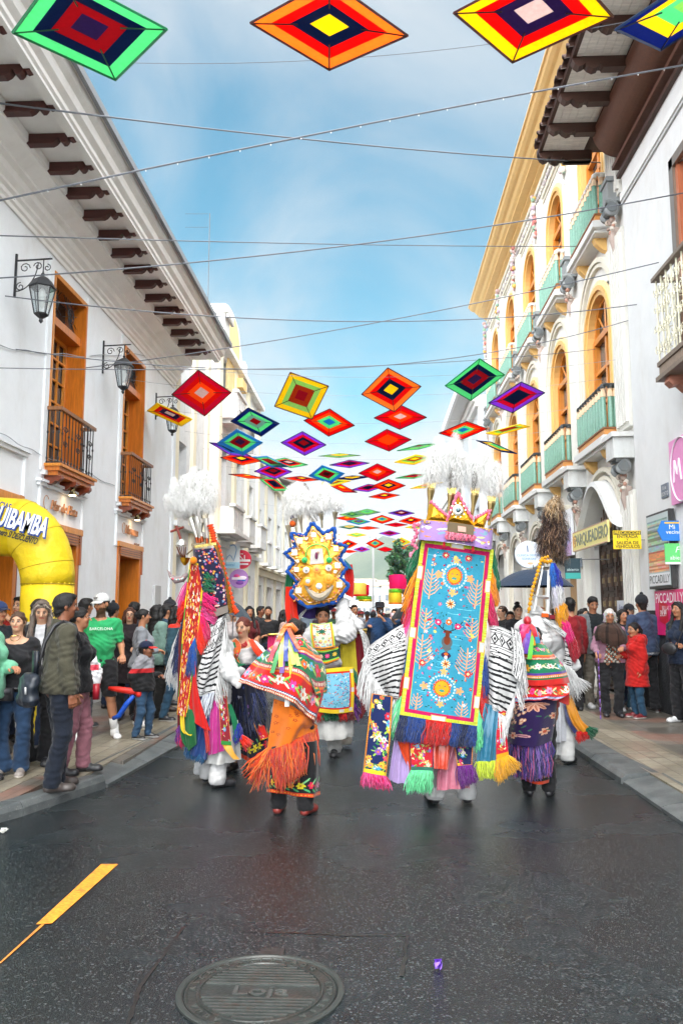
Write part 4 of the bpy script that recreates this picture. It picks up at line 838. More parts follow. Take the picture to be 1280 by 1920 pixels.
a1,z1=on_near(1243,975);z0=on_near(1246,1008)[1];q=MB(TN);cyz=[(a1,(z0+z1)/2),(a1-.08,z1),(a1-.38,z1),(a1-.42,z1-.05),(a1-.42,z0+.05),(a1-.38,z0),(a1-.08,z0)]
q=MB();xx=XN-.32;
cS=onY(1259,995,11.2);q.box(cS[0]-.14,cS[0]+.2,cS[1],cS[1]+.02,cS[2]-.14,cS[2]+.14,sc('#1f74c8'));q.add([(cS[0]-.14,cS[1],cS[2]-.13),(cS[0]-.2,cS[1],cS[2]),(cS[0]-.14,cS[1],cS[2]+.13),(cS[0]-.14,cS[1]+.02,cS[2]-.13),(cS[0]-.2,cS[1]+.02,cS[2]),(cS[0]-.14,cS[1]+.02,cS[2]+.13)],[(0,1,2),(3,5,4),(0,3,4,1),(1,4,5,2)],sc('#1f74c8'))
t=tag(q.obj('blue_sign',PAINT),'blue arrow shaped payment sign above the green one on the right wall','sign');w_=MB();put_text(w_,'Mi',(cS[0],cS[1]-.003,cS[2]+.05),(1,0,0),(0,0,1),.09,(.85,.85,.85));put_text(w_,'vecino',(cS[0]+.02,cS[1]-.003,cS[2]-.02),(1,0,0),(0,0,1),.08,(.85,.85,.85));w_.box(cS[0]-.1,cS[0]+.1,cS[1]-.005,cS[1]-.002,cS[2]+.1,cS[2]+.12,sc('#f0c030'));w_.obj('lettering',PRINT,t)
cS=onY(1265,1035,11.22);q=MB();q.box(cS[0]-.14,cS[0]+.25,cS[1],cS[1]+.02,cS[2]-.14,cS[2]+.12,sc('#63c66f'));q.box(cS[0]-.14,cS[0]+.25,cS[1],cS[1]+.02,cS[2]-.17,cS[2]-.14,(.8,.8,.8));t=tag(q.obj('green_sign',PAINT),'green square sign with white writing below the blue arrow sign','sign');w_=MB();put_text(w_,'abierto',(cS[0]+.04,cS[1]-.003,cS[2]-.08),(1,0,0),(0,0,1),.08,(.85,.9,.85));put_text(w_,'F',(cS[0]+.02,cS[1]-.003,cS[2]+.03),(1,0,0),(0,0,1),.12,(.85,.9,.85),shear=.3);w_.obj('lettering',PRINT,t)
a1,z1=on_near(1243,920);sign_board('street_plaque','small slate street name plaque on the white wall left of the pink sign',TN if 0 else TR,a1-.13,a1+.13,XR-XN,z1-.1,z1+.1,.02,sc('#6f7784'),[('18 de',.0,z1+.04,.08,(.7,.7,.7),{}),('AGOSTO',.0,z1-.05,.08,(.7,.7,.7),{})])
# ---------------------------------------------------------------- beyond the ornate building
far_building('grey_eaved_house','pale grey house with flat eaves just beyond the ornate building',1,YE+.05,36,9.7,(.62,.65,.68),WT,1,3,.35,None)
q=MB(TR);q.box(YE-.1,36.3,.35,1.15,9.72,9.84,(.55,.57,.58));q.box(YE-.1,36.3,1.15,1.25,9.68,10.05,(.7,.72,.74));t=[o for o in bpy.data.objects if o.name=='grey_eaved_house'][0];q.obj('eave',PAINT,t)
far_building('shop_terrace','cream shop terrace far down the right side',1,36,52,7.6,(.68,.64,.56),WT,1,3.4,.3,None)
far_building('tiled_terrace','long low terrace with a tiled roof far down the right side',1,52,78,7.0,(.66,.62,.58),WT,1,3.8,.4,sc('#7a5a4a'))
far_building('last_terrace','farthest pale terrace at the end of the right side',1,78,120,6.2,(.6,.6,.6),WT,1,4.4,.5)
# distant town blocks across the end of the street
r=random.Random(12)
for i,(px,top,y,w2,col)in enumerate(((612,1080,150,8,'#d8d2c4'),(640,1096,170,9,'#c9ccd2'),(668,1088,210,10,'#e0dcd2'),(700,1100,190,8,'#b9c4cc'),(724,1090,230,12,'#dad4cc'),(752,1098,180,9,'#cfc4b4'))):
 p=onY(px,top,y);t=thing('distant_block',['narrow beige block','bluish block','tall pale block','low slate block','wide pale block','tan block'][i]+' in the hazy distance at the end of the street','building',(p[0],y,0),'distant town blocks')
 q=MB();q.box(p[0]-w2/2,p[0]+w2/2,y,y+12,-.4,p[2],sc(col));q.box(p[0]-w2/2-.3,p[0]+w2/2+.3,y-.3,y+12,p[2],p[2]+.4,sc('#a89a8c'));q.obj('wall',PLASTER,t)
 for a in np.arange(-w2/2+.8,w2/2-1.2,2.2):
  for z in np.arange(1.0,p[2]-1.5,3):q=MB();q.box(p[0]+a,p[0]+a+1.2,y-.05,y,z,z+1.4,(.12,.14,.16));q.obj('window',GLASS,t)
  # ================================================================ bodies from blended distance fields
class SDF:
 def __init__(s):s.p=[];s.post=[]
 def cap(s,a,b,ra,rb,k=.03,fl=(1,1,1)):s.p.append(('c',np.array(a,float),np.array(b,float),ra,rb,k,np.array(fl,float)));return s
 def ell(s,c,r,k=.03,R=None):s.p.append(('e',np.array(c,float),np.array(r,float),R,None,k,None));return s
 def box_of(s,q,pad):
  if q[0]=='c':r=max(q[3],q[4])/min(q[6])+pad;return np.minimum(q[1],q[2])-r,np.maximum(q[1],q[2])+r
  r=(q[2].max()if q[3]is not None else q[2])+pad;return q[1]-r,q[1]+r
 def mesh(s,h,off=0.,cuts=(),wr=0.,seed=0):
  """surface net; cuts: list of (point, normal) keep the side where (x-p).n<0; wr wrinkle depth"""
  pad=max(h*2,.02)+off+wr
  bb=[s.box_of(q,pad)for q in s.p];lo=np.min([b[0]for b in bb],0);hi=np.max([b[1]for b in bb],0)
  n=np.ceil((hi-lo)/h).astype(int)+1;D=np.full(n,1.,np.float32)
  ax=[lo[i]+h*np.arange(n[i])for i in range(3)]
  for q,(l,u)in zip(s.p,bb):
   i0=np.maximum(((l-q[5]*1.2-lo)/h).astype(int),0);i1=np.minimum(((u+q[5]*1.2-lo)/h).astype(int)+2,n)
   sl_=tuple(slice(a,b)for a,b in zip(i0,i1));X,Y,Z=np.meshgrid(*[ax[i][sl_[i]]for i in range(3)],indexing='ij',sparse=True)
   if q[0]=='c':
    a,b,ra,rb,k,fl=q[1:];d=(b-a);F=fl
    px,py,pz=(X-a[0]),(Y-a[1]),(Z-a[2]);L=float(d@d)+1e-9
    t=np.clip((px*d[0]+py*d[1]+pz*d[2])/L,0,1)
    dist=np.sqrt(((px-t*d[0])*F[0])**2+((py-t*d[1])*F[1])**2+((pz-t*d[2])*F[2])**2)-(ra+(rb-ra)*t)
   else:
    c,r,R,_,k,_=q[1:];px,py,pz=X-c[0],Y-c[1],Z-c[2]
    if R is not None:px,py,pz=(R[0][0]*px+R[1][0]*py+R[2][0]*pz),(R[0][1]*px+R[1][1]*py+R[2][1]*pz),(R[0][2]*px+R[1][2]*py+R[2][2]*pz)
    k0=np.sqrt((px/r[0])**2+(py/r[1])**2+(pz/r[2])**2);k1=np.sqrt((px/r[0]**2)**2+(py/r[1]**2)**2+(pz/r[2]**2)**2)
    dist=k0*(k0-1)/(k1+1e-6);dist=np.where(k0<.05,-r.min(),dist)
   S_=D[sl_];hh=np.clip(.5+.5*(S_-dist)/k,0,1);D[sl_]=S_+(dist-S_)*hh-k*hh*(1-hh)
  X,Y,Z=np.meshgrid(*ax,indexing='ij',sparse=True)
  D=D-off
  if wr:sd_=seed*1.7;D=D+wr*(np.sin(X*31+9*np.sin(Z*11+sd_)+sd_)*np.sin(Z*38+4*np.sin(X*17+sd_)+Y*21)+.6*np.sin(Z*17+X*23*math.cos(sd_)+Y*19+sd_))
  for cu in cuts:
   if cu[0]is None:_,c,r=cu;q_=np.sqrt(((X-c[0])/r[0])**2+((Y-c[1])/r[1])**2+((Z-c[2])/r[2])**2);D=np.maximum(D,(1-q_)*min(r));continue
   p,nn=cu;D=np.maximum(D,(X-p[0])*nn[0]+(Y-p[1])*nn[1]+(Z-p[2])*nn[2])
  D[[0,-1]]=1;D[:,[0,-1]]=1;D[:,:,[0,-1]]=1
  # surface nets
  I=D<0;c8=[I[dx:dx+n[0]-1,dy:dy+n[1]-1,dz:dz+n[2]-1]for dx in(0,1)for dy in(0,1)for dz in(0,1)]
  cnt=sum(c.astype(np.int8)for c in c8);act=(cnt>0)&(cnt<8);idx=-np.ones(act.shape,int);cells=np.argwhere(act)
  if not len(cells):return np.zeros((0,3)),[]
  idx[act]=np.arange(len(cells));acc=np.zeros((len(cells),3));wsum=np.zeros(len(cells))
  cv={}
  for dx in(0,1):
   for dy in(0,1):
    for dz in(0,1):cv[dx,dy,dz]=D[cells[:,0]+dx,cells[:,1]+dy,cells[:,2]+dz]
  for a in cv:
   for i in range(3):
    if a[i]==0:
     b=list(a);b[i]=1;b=tuple(b);va,vb=cv[a],cv[b];m=(va<0)!=(vb<0);t=np.where(m,va/(va-vb+1e-12),0)
     p=np.array(a,float)[None]+t[:,None]*np.eye(3)[i];acc+=np.where(m[:,None],p,0);wsum+=m
  V=lo+h*(cells+acc/np.maximum(wsum,1)[:,None]);Fs=[]
  for i in range(3):
   sa=[slice(None)]*3;sb=[slice(None)]*3;sa[i]=slice(0,-1);sb[i]=slice(1,None);ch=I[tuple(sa)]!=I[tuple(sb)]
   e=np.argwhere(ch);j,k=(i+1)%3,(i+2)%3;e=e[(e[:,j]>0)&(e[:,k]>0)]
   ej=np.eye(3,dtype=int)[j];ek=np.eye(3,dtype=int)[k]
   q=[idx[tuple((e-o).T)]for o in(0*ej,ej,ej+ek,ek)];q=np.stack(q,1);inside=I[tuple(e.T)]
   q[~inside]=q[~inside][:,::-1];Fs.append(q[(q>=0).all(1)])
  return V,np.vstack(Fs).tolist()
def rotz(a):c,s_=math.cos(a),math.sin(a);return np.array([[c,-s_,0],[s_,c,0],[0,0,1.]])
def rotx(a):c,s_=math.cos(a),math.sin(a);return np.array([[1,0,0],[0,c,-s_],[0,s_,c]])
def unit(v):v=np.asarray(v,float);return v/(np.linalg.norm(v)+1e-9)
SK=dict(tan=sc('#b9805f'),brown=sc('#8f5a40'),light=sc('#d3a283'),dark=sc('#6f4330'))
HR=dict(black=(.008,.007,.007),brown=sc('#2f1d15'),dark=(.014,.011,.010),grey=sc('#8d8882'),white=sc('#b9b6b2'),streak=sc('#5c5048'))
ARMS={'down':((.16,.05,-1),(.05,-.22,-1)),'bent':((.22,.05,-1),(-.35,-.9,.05)),'fold':((.2,.0,-1),(-.95,-.5,.12)),'phone':((.25,-.75,-.45),(-.45,-.45,.85)),'hip':((.75,.15,-.75),(-.75,-.15,-.6)),'up':((.75,-.2,.55),(-.35,-.1,1)),'carry':((.25,.1,-1),(.0,-.8,-.35)),'cane':((.3,-.1,-1),(-.0,-.85,-.25)),'out':((.8,-.1,-.6),(.55,-.3,-.6)),'reach':((.3,-.8,-.5),(.0,-1,.1)),'back':((.35,.4,-1),(-.3,-.1,-1)),'heads':((.9,.0,.45),(-.75,.0,.8))}
def hand_mesh(p,d,side,s_,grip=.5,palm=None):
 """five fingered hand at wrist p pointing along d; returns verts, faces"""
 d=unit(d);pl=unit(palm if palm is not None else(0,0,-1)if abs(d[2])<.7 else(-side,-.2,0));ac=unit(np.cross(d,pl));pl=np.cross(ac,d)
 S_=SDF();B=lambda a,b,c:p+s_*(a*d+b*ac+c*pl)
 S_.cap(B(.0,.0,0),B(.03,0,0),.024*s_,.026*s_,.01);S_.cap(B(.035,-.018,0),B(.085,-.026,.0),.017*s_,.013*s_,.012);S_.cap(B(.035,.018,0),B(.085,.026,0),.017*s_,.013*s_,.012);S_.cap(B(.04,0,0),B(.088,0,0),.018*s_,.013*s_,.012)
 for off,L in((-.030,.062),(-.010,.075),(.010,.072),(.029,.056)):
  a0=B(.085,off,0);g1=grip*.8;g2=grip*2.0;q1=a0+s_*L*.45*(math.cos(g1)*d+math.sin(g1)*pl);q2=q1+s_*L*.33*(math.cos(g2)*d+math.sin(g2)*pl);q3=q2+s_*L*.25*(math.cos(g2*1.35)*d+math.sin(g2*1.35)*pl)
  S_.cap(a0,q1,.0095*s_,.0088*s_,.003);S_.cap(q1,q2,.0088*s_,.008*s_,.003);S_.cap(q2,q3,.008*s_,.007*s_,.003)
 t0=B(.02,-side*.022,.006);t1=t0+s_*.04*unit(.75*d-side*.8*ac+.35*pl);t2=t1+s_*.032*unit(d*.9-side*.15*ac+(.3+grip*.5)*pl);S_.cap(t0,t1,.013*s_,.011*s_,.006);S_.cap(t1,t2,.011*s_,.008*s_,.003)
 return S_.mesh(.0055*s_**.5)
def person(label,pos,h=1.7,face=0,top=('tee',(.1,.1,.1)),bottom=('jeans',(.02,.03,.06)),shoes=(.03,.03,.03),skin='tan',hair=('short','black'),arms=('down','down'),look=(0,0),w=1.,female=False,stance=.09,stride=0.,res=.013,group=None,parts=None,lean=0.,z0=None,beard=False,glasses=False,grip=(.5,.5),hands=True,cat='person',age=1.,legs=True,extra=None,mouth=None,exact=False):
 """pos on the ground, face = heading in degrees (0 looks at the viewer, +90 looks to the picture's right)"""
 h=h*(.935 if z0 is None else.965)if not exact else h;s=h/1.72;z=ZP if z0 is None else z0
 T=thing('person',label,cat,(pos[0],pos[1],z),group,rz=rad(face));LOCALS.add(T.name)
 M=lambda v:np.asarray(v,float)
 J={};hw=(.142 if female else.163)*s*w;sk=SK[skin]if isinstance(skin,str)else skin
 ln=math.sin(rad(lean))*s
 hip=np.array([0,.0,.90*s]);chest=np.array([0,-ln*.35,1.25*s]);neck=np.array([0,-ln*.55+.012*s,1.44*s]);head=np.array([0,-ln*.65-.015*s-.03*math.sin(rad(max(look[1],0))),1.61*s])
 hs_=s*(1.0 if h>1.4 else 1.22)*(.97 if female else 1)
 if h<1.4:head[2]=h-.125*hs_-.005
 sh={q:np.array([q*hw,chest[1]+.01,1.375*s])for q in(-1,1)}
 el,wrs,fd={},{},{}
 for q,nm in((1,arms[0]),(-1,arms[1])):
  a,b=ARMS[nm]if isinstance(nm,str)else nm
  a=unit((a[0]*q,a[1],a[2]));b=unit((b[0]*q,b[1],b[2]));el[q]=sh[q]+a*.285*s;wrs[q]=el[q]+b*.245*s;fd[q]=b
 kn,an={},{}
 for q in(-1,1):
  st=stride*q*s;kn[q]=np.array([q*(.085+stance*.3)*s,-.015*s-st*.5-.012,.49*s]);an[q]=np.array([q*stance*1.05*s,-st+.02,.085*s+max(0,-st*q*0)])
  # torso
 def torso(S_,u=0.):
  S_.cap(hip+(0,.01,.03*s),chest-(0,0,.12*s),.118*s*w,.112*s*w,.05,(.82,1.15,1));S_.ell(chest+(0,.0,.0),(.146*s*w,.102*s*w,.17*s),.05)
  [S_.cap(neck+(q*.025*s,.01,-.03*s),sh[q]*.93+neck*.07-(0,0,.005*s),.045*s,.046*s,.035)for q in(-1,1)];S_.ell(hip+(0,.015*s,.0),(.158*s*w,.118*s*w,.13*s),.05)
  if female:
   for q in(-1,1):S_.ell(chest+(q*.07*s,-.085*s*w,-.01*s),(.062*s*w,.06*s,.062*s),.03)
   S_.ell(hip+(0,.02*s,-.03*s),(.17*s*w,.125*s*w,.12*s),.05)
  elif w>1.05:S_.ell(chest+(0,-.03*s,-.14*s),(.14*s*w,.12*s*w,.15*s),.05)
 def armsdf(S_,q,k1=1.,r=1.,to=1.):
  e=sh[q]+(el[q]-sh[q])*min(1,to*2);S_.cap(sh[q],e,.052*s*r,.040*s*r+(.012*s*(1-min(1,to*2))),.03)
  if to>.5:w_=el[q]+(wrs[q]-el[q])*(to-.5)*2;S_.cap(el[q],w_,.040*s*r,(.027+.013*(1-(to-.5)*2))*s*r,.02)
 def legsdf(S_,r=1.,r2=1.,to=1.):
  for q in(-1,1):
   hj=hip+(q*.085*s,.01,-.02*s);S_.cap(hj,kn[q],.088*s*r*(w**.5),.056*s*r,.03)
   if to>.5:t_=(to-.5)*2;e=kn[q]+(an[q]-kn[q])*t_;S_.cap(kn[q],e,.055*s*r,(.036+.018*(1-t_))*s*r2,.03);S_.cap(kn[q]*.75+an[q]*.25+(0,.018*s,0),kn[q]*.5+an[q]*.5+(0,.015*s,0),.05*s*r,.045*s*r,.03)if r2<1.2 else None
 HM=rotz(rad(look[0]))@rotx(rad(look[1]));HP=lambda v:head+hs_*(HM@np.asarray(v,float))
 B=SDF();torso(B);[armsdf(B,q)for q in(-1,1)];legsdf(B,.84 if bottom[0]!='shorts' else 1)if legs else None
 B.cap(neck-(0,0,.03*s),head-(0,-.01,.05*s),.058*s*(.88 if female else 1),.052*s,.025)
 B.ell(HP((0,.012,.025)),(.074*hs_,.092*hs_,.088*hs_),.02,HM);B.ell(HP((0,-.018,-.035)),(.058*hs_,.068*hs_,.072*hs_),.025,HM);B.ell(HP((0,-.05,-.085)),(.028*hs_,.03*hs_,.022*hs_),.02,HM)
 B.cap(HP((0,-.088,.012)),HP((0,-.108,-.022)),.008*hs_,.014*hs_,.008)
 for q in(-1,1):B.ell(HP((q*.075,.012,-.005)),(.012*hs_,.02*hs_,.032*hs_),.005,HM);B.ell(HP((q*.04,-.065,-.02)),(.022*hs_,.018*hs_,.02*hs_),.015,HM)
 if legs:
  for q in(-1,1):B.cap(an[q],an[q]+(q*.02,-.12*s,-.052*s),.03*s,.02*s,.015)
 V,F=B.mesh(min(res,.011)if res<.012 else res);mb=MB();cols=None
 C=np.tile(sk,(len(F),1));fc=V[np.array(F)].mean(1);loc=(fc-head)@HM/hs_
 hd=(np.abs(loc)<.16).all(1)
 eye=[np.hypot(np.abs(loc[:,0])-.031,loc[:,2]-.008)for _ in(0,)][0]
 fr=loc[:,1]<-.04
 C[hd&fr&(np.hypot((np.abs(loc[:,0])-.031)/1.5,loc[:,2]-.008)<.012)]=np.array(sk)*.55
 C[hd&fr&(np.abs(loc[:,0])<.025)&(np.abs(loc[:,2]+.052)<.009)]=np.array(sk)*(.75,.38,.36)if not female else np.array(sk)*(.9,.30,.30)
 if beard:C[hd&(loc[:,1]<.02)&(loc[:,2]<-.042)&~((np.abs(loc[:,0])<.022)&(np.abs(loc[:,2]+.053)<.008))]=np.array(sk)*.18+.004
 mb.add(V,F,C)
 if hands:
  for q,g_ in((1,grip[0]),(-1,grip[1])):v_,f_=hand_mesh(wrs[q]+fd[q]*.004,fd[q]+np.array((0,0,-.15)),q,s,g_);mb.add(v_,f_,sk)
 for q in(-1,1):
  c=HP((q*.031,-.080,.008));mb.ball(c,(.0115*hs_,.007*hs_,.0058*hs_),(.62,.58,.54),8,5);c2=HP((q*.031+0,-.0865,.008));mb.ball(c2,(.0052*hs_,.003*hs_,.0055*hs_),(.012,.008,.006),6,4)
  mb.tube([HP((q*.013,-.091,.026)),HP((q*.03,-.090,.032)),HP((q*.047,-.078,.028))],.0032*hs_,np.array(HR['dark'])*1.2,4)
  mb.tube([HP((q*.018,-.0855,.012)),HP((q*.031,-.087,.0155)),HP((q*.045,-.080,.011))],.0018*hs_,(.02,.012,.01),4)
 body=mb.obj('body',SKIN,T,True)
 if glasses:
  g=MB()
  for q in(-1,1):g.tube([HP((q*.032+.022*math.cos(t),-.1,.004+.017*math.sin(t)))for t in np.linspace(0,6.28,11)],.0022,(.02,.02,.02),4);g.tube([HP((q*.054,-.1,.008)),HP((q*.08,.0,.012))],.0022,(.02,.02,.02),4)
  if glasses=='sun':
   for q in(-1,1):g.ball(HP((q*.032,-.1,.004)),(.021,.004,.016),(.01,.01,.012),10,6)
  g.tube([HP((-.01,-.102,.008)),HP((.01,-.102,.008))],.002,(.02,.02,.02),4);g.obj('glasses',IRON,T)
  # hair
 st,hc=hair;hc=HR.get(hc,hc)if isinstance(hc,str)else hc
 if st:
  H=SDF();H.ell(HP((0,.018,.030)),(.0825*hs_,.099*hs_,.091*hs_),.01,HM);cuts=[]
  fz=HP((0,-.066,.055));nrm=HM@unit((0,-1,-.55));cuts=[(fz,nrm)]
  if st in('short','cap','beanie','curly'):cuts=[(HP((0,-.056,.05)),HM@unit((0,-1,-.62)))];H.cap(HP((0,.045,.0)),HP((0,.05,-.055)),.058*hs_,.05*hs_,.02)
  if st=='curly':H.ell(HP((0,.01,.07)),(.095*hs_,.1*hs_,.075*hs_),.02,HM)
  if st=='short':H.ell(HP((0,-.02,.090)),(.06*hs_,.075*hs_,.033*hs_),.02,HM)
  V,F=H.mesh(.0075,0,cuts,wr=.0045,seed=len(label));hm=MB();hm.add(V,F,hc)
  rn=random.Random(len(label));L2=SDF()
  def strands(Vs,k):
   for p in(Vs[rn.randrange(len(Vs))]for _ in range(k)):o_=unit(p-head+(0,.01,.02));j=np.array([rn.gauss(0,.007)for _ in range(3)]);hm.tube([p-o_*.004,p+o_*.006+(0,0,-.008)+j*.5,p+o_*.004+(0,0,-.026)+j],[.0034,.0028,.0008],tuple(x*rn.uniform(.8,2.2)+.002 for x in hc),3,False)
  if res<.0145:strands(V,110)
  if st in('long','longfront'):
   for q in(-1,1):
    L2 .cap(HP((q*.066,-.01,.05)),HP((q*.088,.0,-.06)),.026*hs_,.03*hs_,.02);e=HP((q*.088,.0,-.06));L2 .cap(e,np.array([q*.095*s,chest[1]-(.10 if st=='longfront' else-.06),1.30*s]),.032*hs_,.028*hs_,.02)
    L2 .cap(HP((q*.02,-.04,.105)),HP((q*.066,-.02,.05)),.02*hs_,.024*hs_,.02)
   L2 .cap(HP((0,.07,.03)),HP((0,.085,-.1)),.06*hs_,.06*hs_,.03,(.7,1.2,1));L2 .cap(HP((0,.085,-.1)),np.array([0,chest[1]+.12*s,1.24*s]),.062*hs_,.04*hs_,.03,(.6,1.2,1))
  if st=='bob':
   for q in(-1,1):L2 .cap(HP((q*.07,.0,.04)),HP((q*.082,.01,-.08)),.028*hs_,.03*hs_,.02)
   L2 .cap(HP((0,.07,.02)),HP((0,.07,-.08)),.06*hs_,.055*hs_,.03)
  if st=='bun':L2 .ell(HP((0,.10,.03)),(.042*hs_,.04*hs_,.042*hs_),.01)
  if st=='topbun':L2 .ell(HP((0,.04,.14)),(.045*hs_,.045*hs_,.035*hs_),.01)
  if st=='pony':L2 .cap(HP((0,.09,.03)),HP((0,.13,-.02)),.03*hs_,.035*hs_,.02);L2 .cap(HP((0,.13,-.02)),np.array([.02,chest[1]+.15*s,1.12*s]),.036*hs_,.015*hs_,.02)
  if L2 .p:
   V,F=L2 .mesh(.009,0,(),wr=.004,seed=3);hm.add(V,F,hc)
   if res<.0145:strands(V,120)
  if st in('long','longfront','pony','bob')and hc==HR['streak']:
   for k in range(16):q=rn.choice((-1,1));a_=rn.uniform(.05,.1);hm.tube([HP((q*rn.uniform(.01,.04),-.06,.10)),HP((q*(.085+.02*rn.random()),-.03,.02)),HP((q*(.10+.02*rn.random()),-.03,-.08)),np.array([q*(.09+.05*rn.random())*s,chest[1]-.12,1.28*s])],.004,sc('#b3a79a'),4)
  ho=hm.obj('hair',HAIR,T,True)
  if st=='cap' or(extra and 'cap' in extra):
   cc,bc,turn=extra['cap'];cm=MB();CS=SDF();CS.ell(HP((0,.012,.045)),(.094*hs_,.108*hs_,.092*hs_),.01,HM);V,F=CS.mesh(.008,0,[(HP((0,0,.035)),HM@unit((0,-.12,-1)))]);cm.add(V,F,cc)
   A=[]
   for t in np.linspace(-1,1,9):
    a_=t*1.05;e1=HP((.088*math.sin(a_),.01-.098*math.cos(a_),.05));e2=HP((.082*math.sin(a_),.0-.098*math.cos(a_)-.07*math.cos(a_*.9),.038-.012*abs(t)));A.append([e1,(e1+e2)/2+(0,0,.004),e2])
   A=np.array(A);cm.grid(A,bc);A2=A-(0,0,.006);cm.grid(A2,bc);cm.grid(np.stack([A[:,2],A2[:,2]]),bc);cm.ball(HP((0,.01,.137)),.008,bc,6,4);cm.obj('cap',CROWDCLOTH,T,True)
   if extra.get('mark'):mk=MB();nn=HM@np.array((0,-1,.2));put_text(mk,extra['mark'],HP((0,-.103,.085)),HM@np.array((1,0,0)),HM@np.array((0,.3,1)),.042*hs_,(.02,.02,.03),ext=.003);mk.obj('emblem',PRINT,T)
  if st=='beanie':cm=MB();CS=SDF();CS.ell(HP((0,.012,.045)),(.096*hs_,.11*hs_,.108*hs_),.01,HM);V,F=CS.mesh(.008,0,[(HP((0,0,.025)),HM@unit((0,-.25,-1)))],wr=.002);cm.add(V,F,(.02,.022,.028));cm.ball(HP((0,.012,.155)),.03,(.02,.022,.028),8,6);cm.obj('beanie',CROWDCLOTH,T,True)
  if st=='hat' or(extra and extra.get('hat')):
   cm=MB();o=HP((0,.01,.07));cm.lathe([(.17,-.012),(.175,-.004),(.15,.0),(.1,.004),(.096,.02),(.092,.08),(.075,.10),(.03,.095),(.001,.09)],o,(.015,.015,.02),24);cm.obj('brimmed_hat',CROWDCLOTH,T,True)
   # clothes
 kind,tc=top[:2];seed=len(label);long_=kind in('jacket','sweater','coat','puffer','shirt')
 hem={'tee':.86,'jacket':.84,'sweater':.86,'coat':.56,'puffer':.80,'blouse':.88,'shirt':.84,'vest':.85}.get(kind,.86)*s
 off={'tee':.010,'jacket':.024,'sweater':.017,'coat':.028,'puffer':.036,'shirt':.016}.get(kind,.014)
 U=SDF();torso(U)
 for q in(-1,1):armsdf(U,q,to=1. if long_ or kind=='blouse' else.33,r=1.02 if kind!='tee' else 1.1)
 if kind=='coat':U.cap(hip+(0,.01,0),hip+(0,.01,-.36*s),.14*s*w,.19*s*w,.05,(.95,1.1,1))
 elif kind in('jacket','puffer'):U.cap(hip+(0,0,.08*s),hip+(0,0,-.06*s),.125*s*w,.125*s*w,.05,(.8,1.05,1))
 if kind in('jacket','coat','puffer','shirt'):U.cap(neck-(0,-.01,.02*s),neck+(0,.012,.022*s),.058*s,.056*s,.02)
 cuts=[((0,0,hem),(0,0,-1))]
 cuts.append((neck+(0,0,.04*s),(0,-.3,1))if kind in('jacket','coat','puffer','shirt')else(None,neck+(0,-.015*s,.015*s),(.078*s,.082*s,.055*s)))
 if kind=='blouse':cuts[1]=(None,neck+(0,-.03*s,.0),(.125*s,.11*s,.085*s))
 V,F=U.mesh(res,off,cuts,wr=.0065 if kind!='puffer' else.004,seed=seed);um=MB();Cc=np.tile(np.asarray(tc,float),(len(F),1));fc=V[np.array(F)].mean(1)
 if len(top)>2 and top[2]is not None:Cc=top[2](fc/s,Cc)
 if kind=='puffer':V[:,:]+=0
 um.add(V,F,Cc);uo=um.obj({'tee':'t_shirt','blouse':'blouse'}.get(kind,kind),CROWDCLOTH,T,True)
 if legs:
  kind,bc=bottom[:2];Lg=SDF();Lg.ell(hip+(0,.01,.02*s),(.152*s*w,.115*s*w,.13*s),.04)
  if female:Lg.ell(hip+(0,.02*s,-.03*s),(.168*s*w,.125*s*w,.12*s),.04)
  if kind=='shorts':legsdf(Lg,1.3,to=.5);ct=[((0,0,.50*s),(0,0,-1)),((0,0,1.02*s),(0,0,1))]
  elif kind=='skirt':Lg.cap(hip,hip-(0,0,.45*s),.15*s*w,.21*s,.04);ct=[((0,0,.42*s),(0,0,-1)),((0,0,1.02*s),(0,0,1))]
  elif kind=='wide':legsdf(Lg,1.05,2.1,to=1.);ct=[((0,0,.035*s),(0,0,-1)),((0,0,1.02*s),(0,0,1))]
  elif kind=='trousers':legsdf(Lg,1.12,1.75,to=1.);ct=[((0,0,.045*s),(0,0,-1)),((0,0,1.02*s),(0,0,1))]
  else:legsdf(Lg,1.03,1.35,to=1.);ct=[((0,0,.055*s),(0,0,-1)),((0,0,1.02*s),(0,0,1))]
  V,F=Lg.mesh(res,.011,ct,wr=.006,seed=seed+5);lm=MB();Cc=np.tile(np.asarray(bc,float),(len(F),1));lm.add(V,F,Cc);lm.obj({'jeans':'jeans','shorts':'shorts','skirt':'skirt'}.get(kind,'trousers'),CROWDCLOTH,T,True)
  for q in(-1,1):
   Sh=SDF();toe=an[q]+np.array([q*.025*s,-.155*s,-.052*s]);heel=an[q]+(0,.03*s,-.05*s);Sh.cap(heel,toe,.035*s,.036*s,.02,(1,1,1.05));Sh.cap(an[q]+(0,0,-.02*s),an[q]+(q*.012*s,-.06*s,-.03*s),.042*s,.036*s,.02);Sh.ell(toe+(0,.01,-.004),(.044*s,.06*s,.03*s),.02)
   if isinstance(shoes,dict)and shoes.get('high'):Sh.cap(an[q]-(0,0,.03*s),an[q]+(0,.005,.05*s),.046*s,.044*s,.02)
   c_=shoes['c']if isinstance(shoes,dict)else shoes;zb=an[q][2]-.085*s
   V,F=Sh.mesh(.009,.004,[((0,0,zb+.004),(0,0,-1))]);sm=MB();fc=V[np.array(F)].mean(1);Cc=np.tile(np.asarray(c_,float),(len(F),1));Cc[fc[:,2]<zb+.022]=shoes.get('sole',(.5,.5,.5))if isinstance(shoes,dict)else np.asarray(c_)*.6+.01
   sm.add(V,F,Cc);sm.obj('shoe',LEATHER,T,True)
